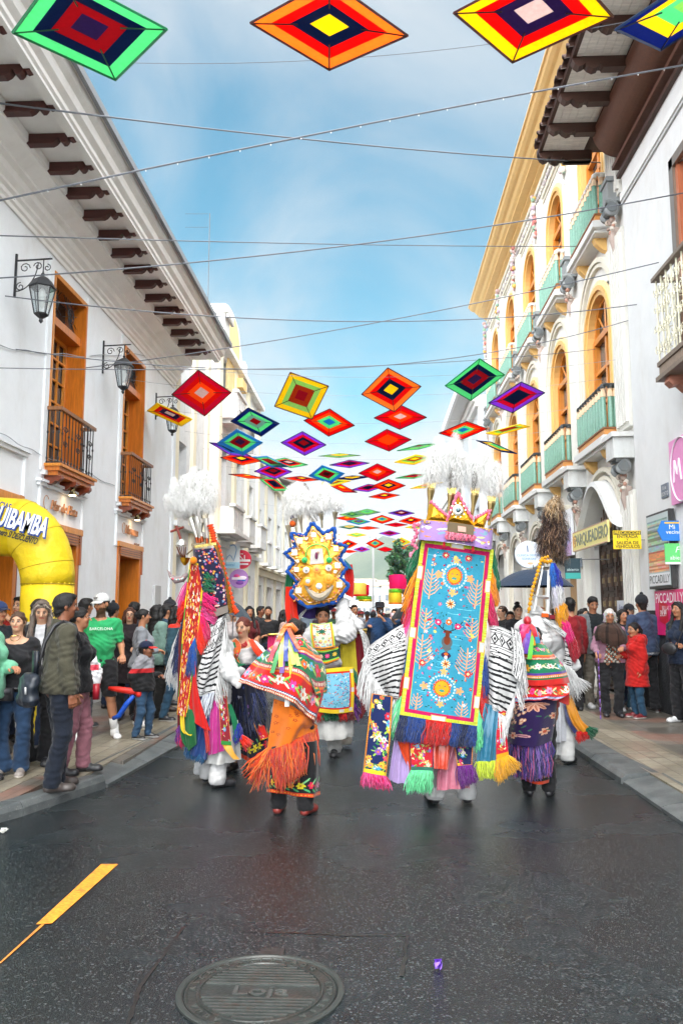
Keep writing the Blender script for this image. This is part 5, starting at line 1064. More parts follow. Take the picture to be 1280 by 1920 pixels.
   if isinstance(shoes,dict)and shoes.get('sock'):sk_=MB();sk_.tube([an[q]+(0,0,-.01),an[q]*.62+kn[q]*.38+(0,.004,0)],[.043*s,.05*s],shoes['sock'],12);sk_.obj('sock',CROWDCLOTH,T,True)
 T_info=dict(T=T,s=s,sh=sh,el=el,wr=wrs,fd=fd,hip=hip,chest=chest,neck=neck,head=head,HP=HP,HM=HM,hs=hs_,an=an,kn=kn)
 return T_info
def local(info):return info['T']
def held(name,label,cat,info,mb,m,part=None):
 """an object standing free of its holder but placed in the holder's frame"""
 T=info['T'];W=np.array(T.matrix_world);mb.v=[v@W[:3,:3].T+W[:3,3]for v in mb.v];o=mb.obj(name,m,None,True);return tag(o,label,cat)
 # ================================================================ the crowd
def gx(px,y):return onY(px,1147,y)[0]
def at(px,d):return(gx(px,d),d)
LT,RT=None,None
navy=sc('#1f2c45');denim=sc('#2d4765');ddenim=sc('#1c2b44');blk=(.02,.02,.023);gry=sc('#4a4d50')
# --- left pavement, front
P=person('smiling woman in a black long sleeved top, flared jeans and black belt bag',at(36,7.25),1.56,8,('blouse',blk),('wide',sc('#27405e')),{'c':(.25,.22,.2),'sole':(.55,.5,.45)},'light',('pony',sc('#4b3526')),('down','back'),w=1.16,female=True,res=.011)
m=MB();s=P['s'];m.box(-.14,.04,-.22,-.15,.80*s,.93*s,blk);m.box(-.13,.03,-.235,-.22,.87*s,.92*s,(.03,.03,.035));m.tube([(.0+.19*math.cos(t),.0+.16*math.sin(t),.92*s)for t in np.linspace(0,6.28,20)],.012,blk,5)
held('belt_bag','black belt bag worn by the smiling woman in black','bag',P,m,LEATHER);m=MB();m.tube([P['HP']((.055*math.cos(t),-.045+.03*math.sin(t)-.02,-.16-.03*(1-math.cos(t-1.57))*0-.045*math.sin(-t)*(1 if math.sin(t)<0 else.3)))for t in np.linspace(0,6.28,20)],.003,sc('#d8b060'),4);m.obj('necklace',GOLD,P['T'])
person('person in a pale mint green shiny jacket at the very left edge',at(-22,6.95),1.62,80,('puffer',sc('#7fc9a4')),('jeans',denim),blk,'tan',('long','dark'),('bent','down'),female=True,w=1.05,res=.012)
person('person in a dark blue cap behind the smiling woman at the left edge',at(-2,8.3),1.66,60,('jacket',sc('#20242c')),('trousers',blk),blk,'tan',('cap','dark'),('down','down'),extra=dict(cap=(sc('#2c3c66'),sc('#26304c'),0)),res=.015)
P=person('young woman with long grey streaked hair looking down, black jacket over white top',at(80,7.75),1.68,12,('jacket',blk,lambda p,C:np.where(((np.abs(p[:,0])<.045)&(p[:,1]<-.04)&(p[:,2]>.9))[:,None],(.6,.6,.62),C)),('wide',blk),blk,'light',('longfront','streak'),('down','down'),look=(8,24),female=True,w=.98,res=.011)
P=person('man in an olive grey jacket, back half turned, with a black shoulder bag',at(120,6.7),1.72,128,('jacket',sc('#4c4a3c')),('trousers',sc('#141c2a')),sc('#3b3431'),'brown',('short','black'),('down','down'),w=1.04,res=.010,stride=.05,look=(-4,4))
m=MB();s=P['s']
m.tube([(-.09,.02,1.475*s),(-.10,.10,1.44*s),(-.08,.165,1.3*s),(-.06,.20,1.12*s),(-.05,.24,.99*s)],.017,blk,6);m.tube([(-.09,.02,1.475*s),(-.12,-.06,1.44*s),(-.15,-.10,1.3*s)],.017,blk,6);m.box(-.12,-.02,.215,.245,1.02*s,1.22*s,sc('#141a24'))
B_=SDF();B_.ell((-.05,.27,.89*s),(.13,.075,.14),.04);B_.cap((-.14,.25,.97*s),(.05,.27,.97*s),.045,.045,.04);B_.cap((-.14,.26,.8*s),(.06,.28,.8*s),.055,.055,.04);V,F=B_.mesh(.012,0,[((0,0,1.04*s),(0,0,1))],wr=.006,seed=3);m.add(V,F,sc('#1a222c'));m.box(-.16,-.13,.31,.325,.86*s,.92*s,(.5,.5,.5))
held('shoulder_bag','large black shoulder bag hanging at the side of the man in the olive jacket','bag',P,m,LEATHER)
P=person('person in dusty pink trousers and black jacket behind the man in olive',at(150,7.35),1.60,100,('jacket',sc('#17181c')),('trousers',sc('#a8707c')),blk,'tan',('pony','black'),('down','down'),female=True,stride=.10,res=.012)
m=MB();m.box(-.03,.05,-.2,-.15,.66,.80,sc('#a01c2c'));held('red_bag','small dark red bag beside the person in pink trousers','bag',P,m,LEATHER)
# man in the green shirt
P=person('muscular bearded man in a bright green t-shirt, black shorts and white cap',at(190,9.35),1.77,22,('tee',sc('#2fa766')),('shorts',blk),{'c':(.72,.72,.72),'sole':(.7,.7,.7),'high':1,'sock':(.7,.7,.7)},'tan',('cap','black'),('carry',((.34,.1,-1),(-.55,-.8,-.1))),look=(-42,8),w=1.14,beard=True,res=.010,stance=.2,extra=dict(cap=((.68,.68,.68),(.66,.66,.66),0),mark='NY'),grip=(.8,.9))
m=MB();c_=P['chest']+(0,-.150*P['s']*1.1,.06);put_text(m,'BARCELONA',c_,(1,0,0),(0,0,1),.045,(.7,.75,.7),ext=.006);m.obj('shirt_print',PRINT,P['T'])
m=MB();r_=random.Random(2)
hp=P['wr'][-1]+P['fd'][-1]*.09;B_=SDF();B_.cap(hp+(0,0,-.03),hp+(0,-.01,-.12),.012,.05,.05);B_.ell(hp+(0,-.01,-.30),(.115,.07,.17),.05);V,F=B_.mesh(.011,0,(),wr=.010,seed=4);fc=V[np.array(F)].mean(1)-hp
C=np.tile((.66,.66,.68),(len(F),1));C[(fc[:,1]<-.03)&(np.abs(fc[:,0]-.02)<.05)&(np.abs(fc[:,2]+.2)<.03)]=sc('#b8243c');C[(fc[:,1]<-.03)&(np.abs(fc[:,0]+.03)<.03)&(np.abs(fc[:,2]+.31)<.03)]=sc('#c8283c');m.add(V,F,C);held('plastic_bag','white plastic shopping bag with red print in the hand of the man in green','bag',P,m,PAINT)
m=MB();w_=P['wr'][-1];m.lathe([(.034,-.012),(.036,0),(.034,.012)],w_-P['fd'][-1]*.03,(.02,.02,.02),12);m.obj('wristband',IRON,P['T'])
# arm sleeve tattoo on the far arm: dark ink marks on the skin
P=person('man in a white t-shirt and grey trousers just behind the man in green',at(160,10.2),1.74,150,('tee',(.62,.64,.70)),('trousers',sc('#6c7078')),{'c':(.05,.05,.06),'sole':(.6,.6,.6)},'tan',('short','black'),res=.013)
P=person('man in a red jacket holding up a phone in front of the yellow arch',at(40,9.2),1.74,-15,('jacket',sc('#a82a24')),('jeans',navy),blk,'light',('short','black'),('phone','phone'),res=.013)
m=MB();c_=(P['wr'][1]+P['wr'][-1])/2+np.array((0,-.03,.13));m.box(c_[0]-.04,c_[0]+.04,c_[1]-.006,c_[1]+.006,c_[2]-.08,c_[2]+.08,(.01,.01,.012));held('phone','black phone held up by the man in the red jacket','phone',P,m,GLASS)
person('person in a light grey hooded jacket seen from behind by the yellow arch',at(73,8.6),1.70,165,('jacket',sc('#b9b6b2')),('jeans',navy),blk,'tan',('short','black'),res=.013)
person('brown haired person mostly hidden behind the streaked haired woman',at(106,8.9),1.60,160,('coat',sc('#2c2a2a')),('jeans',navy),blk,'tan',('bob','brown'),female=True,res=.015)
person('person in a black beanie hat far behind the green shirted man',at(212,12.2),1.68,150,('jacket',sc('#22262c')),('jeans',navy),blk,'tan',('beanie','black'),res=.016)
person('smiling woman with glasses and brown hair in a dark coat, right of the green shirt',at(244,11.0),1.62,15,('coat',sc('#241c20')),('jeans',blk),blk,'light',('long',sc('#4a2c20')),('bent','down'),glasses=True,female=True,res=.013)
person('person with curly black hair behind the woman with glasses',at(252,12.4),1.70,175,('jacket',sc('#3a3c44')),('jeans',navy),blk,'tan',('curly','black'),res=.016)
P=person('woman in a light grey sweater with her dark hair in a bun, facing right',at(268,10.35),1.60,110,('sweater',sc('#8f939a')),('jeans',sc('#3c1d26')),{'c':(.6,.6,.6),'sole':(.7,.7,.7)},'tan',('bun','black'),('bent','bent'),w=1.14,female=True,res=.012,stance=.14)
def boytop(p,C):
 C=C.copy();C[p[:,2]<1.22]=(.014,.014,.016);C[(p[:,2]>1.17)&(p[:,2]<1.24)]=sc('#c8262c');return C
P=person('small boy in a navy cap with red peak and a black, red and grey jacket',at(276,9.35),1.20,80,('jacket',sc('#9a9aa0'),boytop),('jeans',sc('#34516e')),{'c':(.02,.02,.02),'sole':(.4,.4,.4)},'brown',('cap','black'),('bent','back'),look=(8,0),res=.010,stance=.12,stride=.06,extra=dict(cap=(sc('#1c2440'),sc('#d8302c'),0)))
m=MB();w_=P['wr'][-1]+P['fd'][-1]*.06;m.tube([w_+(.05,-.05,.02),w_+(-.03,.05,.03),w_+(-.05,.22,.05),w_+(-.05,.32,.06)],[.032,.04,.032,.02],sc('#e02a1e'),10);m.ball(w_+(.0,-.04,.0),.045,sc('#e02a1e'),10,8);held('balloon_sword','red twisted balloon toy held by the boy in the cap','balloon',P,m,VINYL)
m=MB();m.tube([w_+(-.02,.02,-.02),w_+(-.04,.1,-.12),w_+(-.05,.18,-.25),w_+(-.04,.26,-.28)],[.025,.03,.03,.022],sc('#1f58c8'),10);held('balloon_sword','long blue balloon toy dangling behind the boy in the cap','balloon',P,m,VINYL)
P=person('woman with long black hair in a pale mint padded jacket seen from behind',at(294,11.2),1.66,150,('puffer',sc('#7d9c92')),('trousers',sc('#2a2a2a')),blk,'tan',('long','black'),('bent','down'),female=True,res=.012)
person('man in a dark blue suit jacket beside the mint padded jacket',at(313,11.9),1.68,120,('jacket',sc('#27465a')),('trousers',sc('#8a7355')),sc('#3a2a20'),'tan',('short','black'),('bent','down'),res=.013)
person('person in a dark grey knit hat behind the man in the blue suit jacket',at(318,12.7),1.74,120,('jacket',sc('#34383e')),('jeans',navy),blk,'tan',('beanie','black'),res=.016)
P=person('woman with straight black hair, red scarf and teal jacket beside the leftmost dancer',at(332,10.9),1.64,85,('jacket',sc('#2f4f5c'),lambda p,C:np.where((p[:,2]>1.40)[:,None],sc('#c8301f'),C)),('jeans',sc('#335670')),{'c':blk,'sole':(.6,.6,.6)},'tan',('long','black'),('bent','down'),female=True,stride=.12,res=.012)
m=MB();w_=P['wr'][1];m.ball(w_+(0,-.12,-.05),(.06,.06,.05),sc('#7fc830'),10,8);held('green_ball','lime green toy held near the waist of the woman in teal','toy',P,m,VINYL)
person('child glimpsed between the grey sweater and the mint jacket',at(280,13.2),1.45,60,('jacket',sc('#6a5a5a')),('jeans',navy),blk,'light',('short','brown'),res=.018)
# --- behind the dancers, left of centre
person('woman with dark hair tied back, half hidden behind the smiling dancer',at(438,13.5),1.62,15,('jacket',sc('#b8b0b0')),('jeans',navy),blk,'light',('bun','black'),female=True,res=.016)
person('woman with long black hair in a maroon top behind the smiling dancer',at(467,14.2),1.66,25,('tee',sc('#5f1c20')),('jeans',navy),blk,'tan',('longfront','black'),('bent','bent'),female=True,res=.015)
person('man with a grey moustache in a black shirt watching between the dancers',at(503,15.2),1.66,0,('tee',blk),('jeans',navy),blk,'tan',('short','dark'),('fold','down'),beard=True,res=.014)
person('man in a black jacket behind the moustached man',at(488,17),1.68,70,('jacket',blk),('jeans',navy),blk,'brown',('short','black'),res=.017)
person('woman with loose dark hair left of the dancer in the star crown',at(532,15.0),1.60,100,('jacket',sc('#b89a90')),('jeans',navy),blk,'tan',('long','black'),female=True,res=.017)
# --- centre, behind
person('man with glasses and receding hair between the star crown dancer and the hatted person',at(664,16),1.70,20,('jacket',sc('#8a8a92')),('jeans',navy),blk,'tan',('short','brown'),glasses=True,res=.015)
P=person('person in a black brimmed hat and sunglasses filming with a phone, in a blue jacket',at(712,15.6),1.70,-15,('jacket',sc('#1f3f66')),('jeans',navy),blk,'tan',('hat','black'),('phone',((.25,-.6,-.6),(-.4,-.7,.35))),glasses='sun',w=1.08,res=.013)
m=MB();c_=P['wr'][1]+np.array((0,-.02,.10));m.box(c_[0]-.075,c_[0]+.0,c_[1]-.006,c_[1]+.006,c_[2]-.06,c_[2]+.08,(.01,.01,.012));held('phone','black phone in the hands of the person in the brimmed hat','phone',P,m,GLASS)
P=person('person in a blue top holding up a pale phone beside the brimmed hat',at(741,16.4),1.62,-30,('jacket',sc('#2a4a70')),('jeans',navy),blk,'light',('short','dark'),('phone','phone'),res=.015)
m=MB();c_=P['wr'][1]+np.array((-.03,-.02,.11));m.box(c_[0]-.04,c_[0]+.04,c_[1]-.005,c_[1]+.005,c_[2]-.07,c_[2]+.07,sc('#c8a8b0'));held('phone','pale pink phone held up beside the brimmed hat','phone',P,m,GLASS)
rr=random.Random(21);COLS=['#20242c','#5a1f24','#2c3f5c','#6a6a6e','#b8b4ac','#8a3a2c','#2f4a3a','#a88a6a','#1c1c20','#7a8a9a','#c8c4bc','#3c2c3c']
HN=['black','dark','brown','black']
ORD=['first','second','third','fourth','fifth','sixth','seventh','eighth','ninth','tenth','eleventh','twelfth','thirteenth','fourteenth','fifteenth','sixteenth','seventeenth','eighteenth','nineteenth','twentieth','twenty first','twenty second']
FC=((597,22),(611,26),(626,20),(640,24),(654,21),(676,19),(688,23),(699,20.5),(728,21),(752,19),(764,23),(779,20),(675,27),(700,29),(738,26),(590,28),(718,31),(755,30),(645,31),(560,19),(575,24),(548,24))
for i,(px,d)in enumerate(FC):
 fem=rr.random()<.5;cl=rr.choice(COLS)
 nm={'#20242c':'charcoal','#5a1f24':'maroon','#2c3f5c':'navy','#6a6a6e':'grey','#b8b4ac':'stone coloured','#8a3a2c':'rust','#2f4a3a':'dark green','#a88a6a':'tan','#1c1c20':'black','#7a8a9a':'slate blue','#c8c4bc':'cream','#3c2c3c':'plum'}[cl]
 k_=sorted(FC).index((px,d));person('%s in a %s top, %s from the left in the far crowd'%('woman' if fem else 'man',nm,ORD[k_]),at(px,d),rr.uniform(1.56,1.76),rr.choice([0,20,-30,180,150,60]),(rr.choice(['tee','jacket','sweater']),sc(cl)),('jeans',navy),blk,rr.choice(['tan','light','brown']),(rr.choice(['long','bun','bob']if fem else['short','short','cap']),rr.choice(HN)),(rr.choice(['down','phone','bent']),'down'),female=fem,w=rr.uniform(.95,1.12),res=.022,z0=.0,group='far crowd filling the street',hands=False,extra=dict(cap=(sc(rr.choice(['#c8c4bc','#8a1f24','#20242c'])),(.02,.02,.02),0)))
 # --- right side
person('woman with glasses and tied hair at the left under the dark umbrella',at(941,13.4),1.66,-60,('jacket',sc('#2c2c2c')),('jeans',blk),blk,'light',('bun','brown'),glasses=True,female=True,res=.014)
person('dark haired child between two women under the umbrella',at(956,13.2),1.56,-10,('jacket',sc('#2c3034')),('jeans',blk),blk,'tan',('short','dark'),res=.014)
person('woman in a black coat with black hair piled up, under the dark umbrella',at(970,13.0),1.68,5,('coat',blk),('jeans',blk),blk,'light',('topbun','black'),female=True,res=.013)
# dark umbrella over them
u0=onY(990,1075,12.6);um=thing('umbrella','large dark blue open umbrella held above the women on the right pavement','umbrella',(u0[0],u0[1],u0[2]))
def umbrella(um,c,R,hgt,col,tilt=0.):
 A=[];n=8
 for k in range(n*4+1):
  a_=2*math.pi*k/(n*4);sc_=1-.06*math.sin(a_*n/2)**2;A.append([c+np.array((r_*R*sc_*math.cos(a_),r_*R*sc_*math.sin(a_),hgt*(1-r_**2.2)-tilt*r_*math.cos(a_)))for r_ in np.linspace(0.001,1,9)])
 m=MB();A=np.array(A);cloth(m,A,col,.003);m.obj('canopy',CROWDCLOTH,um,True)
 m=MB()
 for k in range(n):a_=2*math.pi*k/n;m.tube([c+np.array((r_*R*.985*math.cos(a_),r_*R*.985*math.sin(a_),hgt*(1-r_**2.2)-.008-tilt*r_*math.cos(a_)))for r_ in np.linspace(0.02,1,8)],.005,(.3,.3,.32),4)
 m.obj('ribs',METAL,um);m=MB();m.tube([c+np.array((0,0,hgt+.07)),c+np.array((.0,0,-.55))],.009,(.3,.3,.32),6);m.tube([c+np.array((0,0,-.55)),c+np.array((0,0,-.68))],.018,(.02,.02,.02),8);m.obj('shaft',METAL,um)
umbrella(um,onY(1000,1100,12.6),.62,.27,sc('#2c3c52'))
um2=thing('umbrella','half hidden dark grey umbrella behind the leftmost headdress','umbrella',tuple(onY(440,1150,12.5)));umbrella(um2,onY(437,1152,12.5),.30,.2,sc('#3f4a54'),.1)
um3=thing('umbrella','closed looking black umbrella at the far edge of the crowd beside the tall dancer','umbrella',tuple(onY(762,1160,16)));umbrella(um3,onY(765,1160,16),.34,.26,sc('#23282c'))
P=person('person in a red sweater seen from behind under the umbrella',at(1068,12.2),1.78,200,('sweater',sc('#8f1f26')),('jeans',blk),blk,'tan',('short','black'),w=1.12,res=.013)
P=person('man in a grey and black hooded jacket looking down behind the old woman',at(1110,12.6),1.80,10,('jacket',sc('#20262a'),lambda p,C:np.where(((p[:,0]<-.09)&(p[:,1]<.05))[:,None],sc('#7c8084'),C)),('trousers',sc('#7d776c')),{'c':(.55,.55,.55),'sole':(.6,.6,.6)},'tan',('short','black'),look=(-8,22),res=.012,w=1.05)
person('face just visible between the tall man and the old woman',at(1092,13.4),1.62,30,('jacket',sc('#2c3034')),('jeans',blk),blk,'light',('long','dark'),female=True,res=.016)
def blouse_print(p,C):
 C=C.copy();f=(np.abs(p[:,0])<.045+(1.32-p[:,2])*.20)&(p[:,1]<-.02)&(p[:,2]<1.33);nn=np.sin(p[:,0]*95)*np.sin(p[:,2]*80)+.5*np.sin(p[:,0]*40+p[:,2]*63)
 C[f]=np.where((nn>.25)[:,None],(.5,.47,.4),np.where((nn<-.5)[:,None],sc('#a8502c'),(.04,.05,.045)))[f];return C
P=person('old woman with white hair in a pink cardigan and brown shawl leaning on a cane',at(1140,11.6),1.60,-6,('sweater',sc('#a5788c'),blouse_print),('trousers',blk),blk,'tan',('bob','white'),('bent','cane'),look=(-6,12),w=1.22,female=True,res=.011,lean=6)
m=MB();s=P['s'];A=[]
for t in np.linspace(-2.6,2.6,30):
 rx,ry=.215,.20;A.append([P['neck']+np.array((math.sin(t)*r_*rx,-math.cos(t)*r_*ry+.01,dz))for r_,dz in((.36,.045),(.55,.02),(.82,-.05),(1.0,-.13),(1.02,-.20-.03*math.cos(t*3)),(.98,-.27-.03*math.cos(t*3)))])
A=np.array(A);A+=.010*np.sin(np.arange(30)*2.1)[:,None,None];A[:,2:,2]+=(.05*np.cos(np.linspace(-2.6,2.6,30)+.9).clip(0))[:,None];sc2=np.tile(np.array(sc('#4a342a')),(29,A.shape[1]-1,1));sc2[::4]*=.35;sc2[:,::2]*=.7;cloth(m,A,sc2,.01);m.obj('shawl',CROWDCLOTH,P['T'],True)
m=MB();w_=P['wr'][-1]+P['fd'][-1]*.08
n_=16;m.tube([w_+(.0,.05,.03),w_+(0,0,.035),w_+(0,-.02,.0)],.011,sc('#7a5a9a'),8)
for k in range(n_):a_=w_+(0,-.02,0);zb=a_[2]-.0;m.tube([a_-(0,0,zb*k/n_),a_-(0,0,zb*(k+1)/n_)],.009,sc('#7a5aa8')if k%2 else sc('#5a2f5a'),8)
held('walking_cane','purple patterned walking cane in the hand of the old woman','cane',P,m,PAINT)
person('dark haired woman peering from behind the old woman',at(1166,12.2),1.60,10,('jacket',sc('#2a2024')),('jeans',sc('#3f6478')),{'c':(.55,.55,.55),'sole':(.6,.6,.6)},'tan',('long','dark'),female=True,res=.014)
person('woman in a dark cap at the back of the group by the garage door',at(1178,12.9),1.68,20,('jacket',sc('#22262a')),('jeans',navy),blk,'light',('cap','dark'),female=True,res=.015,extra=dict(cap=((.02,.02,.025),(.02,.02,.025),0)))
P=person('man in a black beanie and blue grey jacket with his back to the camera',at(1203,12.15),1.80,190,('jacket',sc('#3f4d68'),lambda p,C:np.where(((np.abs(p[:,2]-.865)<.006)|(np.abs(p[:,2]-.885)<.006))[:,None],(.6,.6,.62),C)),('trousers',blk),{'c':(.03,.02,.02),'sole':(.6,.6,.6)},'tan',('beanie','dark'),('bent','down'),w=1.12,res=.012,stride=.08)
P=person('girl in a bright red hooded coat and jeans with a long black ponytail',at(1187,11.45),1.42,-75,('coat',sc('#c8201c')),('jeans',sc('#2b4c66')),{'c':sc('#6a1f24'),'sole':(.6,.58,.55)},'tan',('pony','black'),('down','bent'),look=(10,5),res=.010,stance=.10,female=True)
m=MB();H_=SDF();H_.cap(P['neck']+(-.06,.07,-.02),P['neck']+(.06,.07,-.02),.055,.055,.02);H_.ell(P['neck']+(0,.11,-.06),(.09,.05,.09),.03);V,F=H_.mesh(.011,0,(),wr=.005);m.add(V,F,sc('#c8201c'));m.obj('hood',CROWDCLOTH,P['T'],True)
P=person('woman in a dark blue jacket and wide black trousers leaning at the right edge',at(1272,10.9),1.70,-60,('jacket',sc('#1f2a3f')),('wide',blk),{'c':(.6,.6,.6),'sole':(.65,.65,.65)},'tan',('longfront','black'),('fold','fold'),female=True,res=.011,stance=.16,stride=.06)
m=MB();B_=SDF();B_.ell((.02,-.24,.98),(.12,.05,.08),.02);V,F=B_.mesh(.01);m.add(V,F,blk);m.tube([(.12,-.24,1.0),(.16,-.05,1.35),(.1,.05,1.5)],.008,blk,5);held('handbag','small black handbag of the woman at the right edge','bag',P,m,LEATHER)
# ================================================================ dancers in costume
def q3(p,Y):return onY(p[0],p[1],Y+(p[2]if len(p)>2 else 0))
def sheet(name,par,Y,K,col,m=FABRIC,nu=None,nv=None,folds=(0,0,0),th=.006,back=None,flutter=0.,seed=1):
 """K: rows (top to bottom) of (column, row, depth) control points at the dancer's distance; col a colour or a Canvas"""
 G=np.array([[q3(p,Y)for p in r]for r in K])
 if isinstance(col,Canvas):nu,nv=col.h+1,col.w+1;C=col.a
 else:nu,nv=nu or 26,nv or 26;C=col
 P=interp_grid(G,nu,nv);n=surf_normals(P);u,v=np.meshgrid(np.linspace(0,1,nu),np.linspace(0,1,nv),indexing='ij')
 a,f,tw=folds
 if a:P=P+n*(a*(np.sin((v*f+tw*u)*2*math.pi+seed)+.4*np.sin((v*f*2.3+tw*u*1.7+.3)*2*math.pi+2*seed))*(.35+.65*u))[...,None]
 if flutter:P=P+n*(flutter*np.sin(u*7+v*3+seed))[...,None]
 mb=MB();cloth(mb,P,C,th,back);return mb.obj(name,m,par,True)
def poly_interp(pts,t):
 pts=np.array(pts,float);L=np.r_[0,np.cumsum(np.linalg.norm(np.diff(pts[:,:2],axis=0),axis=1))];L/=L[-1]
 return np.stack([np.interp(t,L,pts[:,i])for i in range(pts.shape[1])],-1)
def full(p):return[(*q,0)if len(q)==2 else q for q in p]
def fringe(name,par,Y,top,bot,cols,n=60,r=.004,jit=.012,m=YARN,seed=1,curl=.01,layers=2,rnd=False):
 """hanging strands from the line top to the line bot"""
 R_=random.Random(seed);mb=MB();top=full(top);bot=full(bot)
 for L in range(layers):
  for k in range(n):
   t=(k+R_.uniform(.1,.9))/n;a=poly_interp(top,[t])[0];b=poly_interp(bot,[min(1,max(0,t+R_.uniform(-.04,.04)))])[0]
   A=q3(a,Y)+(0,L*r*2.2,0);B=q3(b,Y)+np.array([R_.gauss(0,jit),R_.gauss(0,jit)+L*.01,R_.gauss(0,jit)]);l=np.linalg.norm(B-A)
   mid=[A+(B-A)*s_+np.array([R_.gauss(0,curl),R_.gauss(0,curl),0])*math.sin(s_*math.pi)for s_ in(.33,.66)]
   c=cols[R_.randrange(len(cols))]if rnd else cols[min(len(cols)-1,int(t*len(cols)))]
   f_=R_.uniform(.8,1.15);mb.tube([A,mid[0],mid[1],B],[r,r*1.1,r,r*.45],tuple(x*f_ for x in c),3,False)
 return mb.obj(name,m,par,True)
def tube_px(name,par,Y,pts,r,col,m=FABRIC,lump=0.,n=8,sub=6):
 P=np.array([q3(p,Y)for p in pts]);t=np.linspace(0,1,len(P));tt=np.linspace(0,1,(len(P)-1)*sub+1);Q=np.stack([np.interp(tt,t,P[:,i])for i in range(3)],1)
 rr_=r*(1+lump*np.sin(np.arange(len(Q))*2.1));mb=MB();mb.tube(Q,rr_,col,n);return mb.obj(name,m,par,True)
def plumes(name,par,Y,feathers,col=(.92,.92,.91),seed=1,n=150,wid=1.,m=PLUME,cols=None,rach=(.5,.46,.36)):
 """feathers: (base px, tip px, half width px, droop px) ostrich plumes with drooping barbs"""
 R_=random.Random(seed);mb=MB()
 for(b,t,hwp,dr)in feathers:
  b=(*b,0)if len(b)==2 else b;t=(*t,b[2])if len(t)==2 else t;B=q3(b,Y);T=q3(t,Y);sc_=Y/FOC;hw=hwp*sc_*wid;L=np.linalg.norm(T-B);ax=(T-B)/L;sd=unit(np.cross(ax,(0,1,0)));fw=unit(np.cross(sd,ax))
  dx=dr*sc_
  def spine(s_):return B+ax*L*s_+sd*dx*s_**3-np.array([0,0,1])*abs(dx)*.35*s_**4
  mb.tube([spine(s_)for s_ in np.linspace(0,1,8)],[.004*(1-.8*s_)for s_ in np.linspace(0,1,8)],rach,4,False)
  S_=np.random.RandomState(seed*31+len(mb.v));M_=int(n*3.0);u=S_.uniform(.14,1.0,M_);P=B+ax*L*u[:,None]+sd*(dx*u**3)[:,None];P[:,2]-=abs(dx)*.35*u**4
  a_=S_.uniform(0,6.28,M_);pr_=np.maximum(np.sin(np.pi*np.minimum(1,(u-.1)/.9)**.75).clip(0)**.5,.38);out=np.cos(a_)[:,None]*sd+.8*np.sin(a_)[:,None]*fw;out/=np.linalg.norm(out,axis=1)[:,None]
  l=(hw*pr_*S_.uniform(.5,1.3,M_))[:,None];up=S_.uniform(.15,.75,M_)[:,None];dp=S_.uniform(.1,.9,M_)[:,None];Z=np.array([0,0,1.]);J_=lambda k:S_.normal(0,k,(M_,3))*l
  q_=[P,P+out*l*.4+ax*l*up*.8+J_(.05),P+out*l*.75+ax*l*up-Z*l*dp*.15+J_(.08),P+out*l+ax*l*up*.7-Z*l*dp*.5+J_(.1),P+out*l*1.1+ax*l*.3-Z*l*dp+J_(.14)]
  wv=np.cross(out,ax);wv=wv/np.linalg.norm(wv,axis=1)[:,None]*(S_.uniform(.0006,.0016,M_)*(Y/7)*(1 if cols is None else 1.7))[:,None]
  Vv=np.stack([x for p,k_ in zip(q_,(.7,1.2,1.1,.8,.15))for x in(p-wv*k_,p+wv*k_)],1).reshape(-1,3);b0=(np.arange(M_)*10)[:,None,None]
  Ff=(b0+np.array([(0,1,3,2),(2,3,5,4),(4,5,7,6),(6,7,9,8)])).reshape(-1,4);cc=np.array(cols)[S_.randint(0,len(cols),M_)]if cols else np.array(col)*S_.uniform(.93,1.05,(M_,1))
  mb.add(Vv,Ff.tolist(),np.repeat(cc,4,axis=0))
 return mb.obj(name,m,par,True)
def floral(w,h,bg,seed=1,n=20,pal=None,border=None,bw=4,r=(4,7),leaf=sc('#3f8f4a'),vine=True):
 c=Canvas(w,h,bg);R_=random.Random(seed);pal=pal or[sc(x)for x in('#e8386a','#f2b632','#f07a2a','#c8243a','#f4e9d8','#8a4fb0','#4aa8d8')]
 for k in range(n):
  x,y=R_.uniform(4,w-4),R_.uniform(4,h-4);rr_=R_.uniform(*r)
  for q in range(3):g=R_.uniform(0,6.28);c.ell(x+rr_*1.3*math.cos(g),y+rr_*1.3*math.sin(g),rr_*.75,rr_*.24,R_.choice([leaf,sc('#9ac84a'),sc('#f0e6b0')]),g)
  c.flower(x,y,rr_,R_.choice(pal),R_.choice(pal),R_.choice([5,6,7]),R_.uniform(0,1))
 if border:
  for i in range(h):
   for s_ in range(bw):
    cc=border if(i//2)%2==0 else tuple(x*.72 for x in border);c.a[i,s_]=cc;c.a[i,w-1-s_]=cc
  for j in range(w):
   cc=border if(j//2)%2==0 else tuple(x*.72 for x in border);c.a[:max(2,bw//2),j]=cc;c.a[h-max(2,bw//2):,j]=cc
 return c
def striped(w,h,along='row',seed=2):
 W_=(.74,.74,.74);K_=(.012,.012,.015);c=Canvas(w,h,W_);R_=random.Random(seed);L=h if along=='row' else w;i=2
 pat=[]
 while i<L-2:
  t=i/L
  if t<.06 or t>.90:d,g=1.1,1.6
  elif.08<t<.24:pat.append(('dia',i,L*.13));i+=L*.15;continue
  elif t<.34:d,g=1.2,2.0
  else:d,g=L*.026,L*.040
  pat.append(('l',i,d));i+=d+g
 U=c.y if along=='row' else c.x;V_=c.x if along=='row' else c.y
 for k,i,d in pat:
  if k=='l':wob=1.2*np.sin(V_*.07+i);c.a[(U>=i+wob)&(U<i+d+wob)]=K_
  else:
   z=np.abs(((V_/(d*1.0))%1)-.5)*2;y_=np.abs((U-i)/d-.5)*2;ins=(U>=i)&(U<i+d);c.a[ins&(z+y_<1.0)]=K_;c.a[ins&(z+y_<.62)]=W_;c.a[ins&(z+y_<.36)]=K_;c.a[ins&(y_>.9)]=K_
 return c
def worn(T):LOCALS.discard(T.name);return T
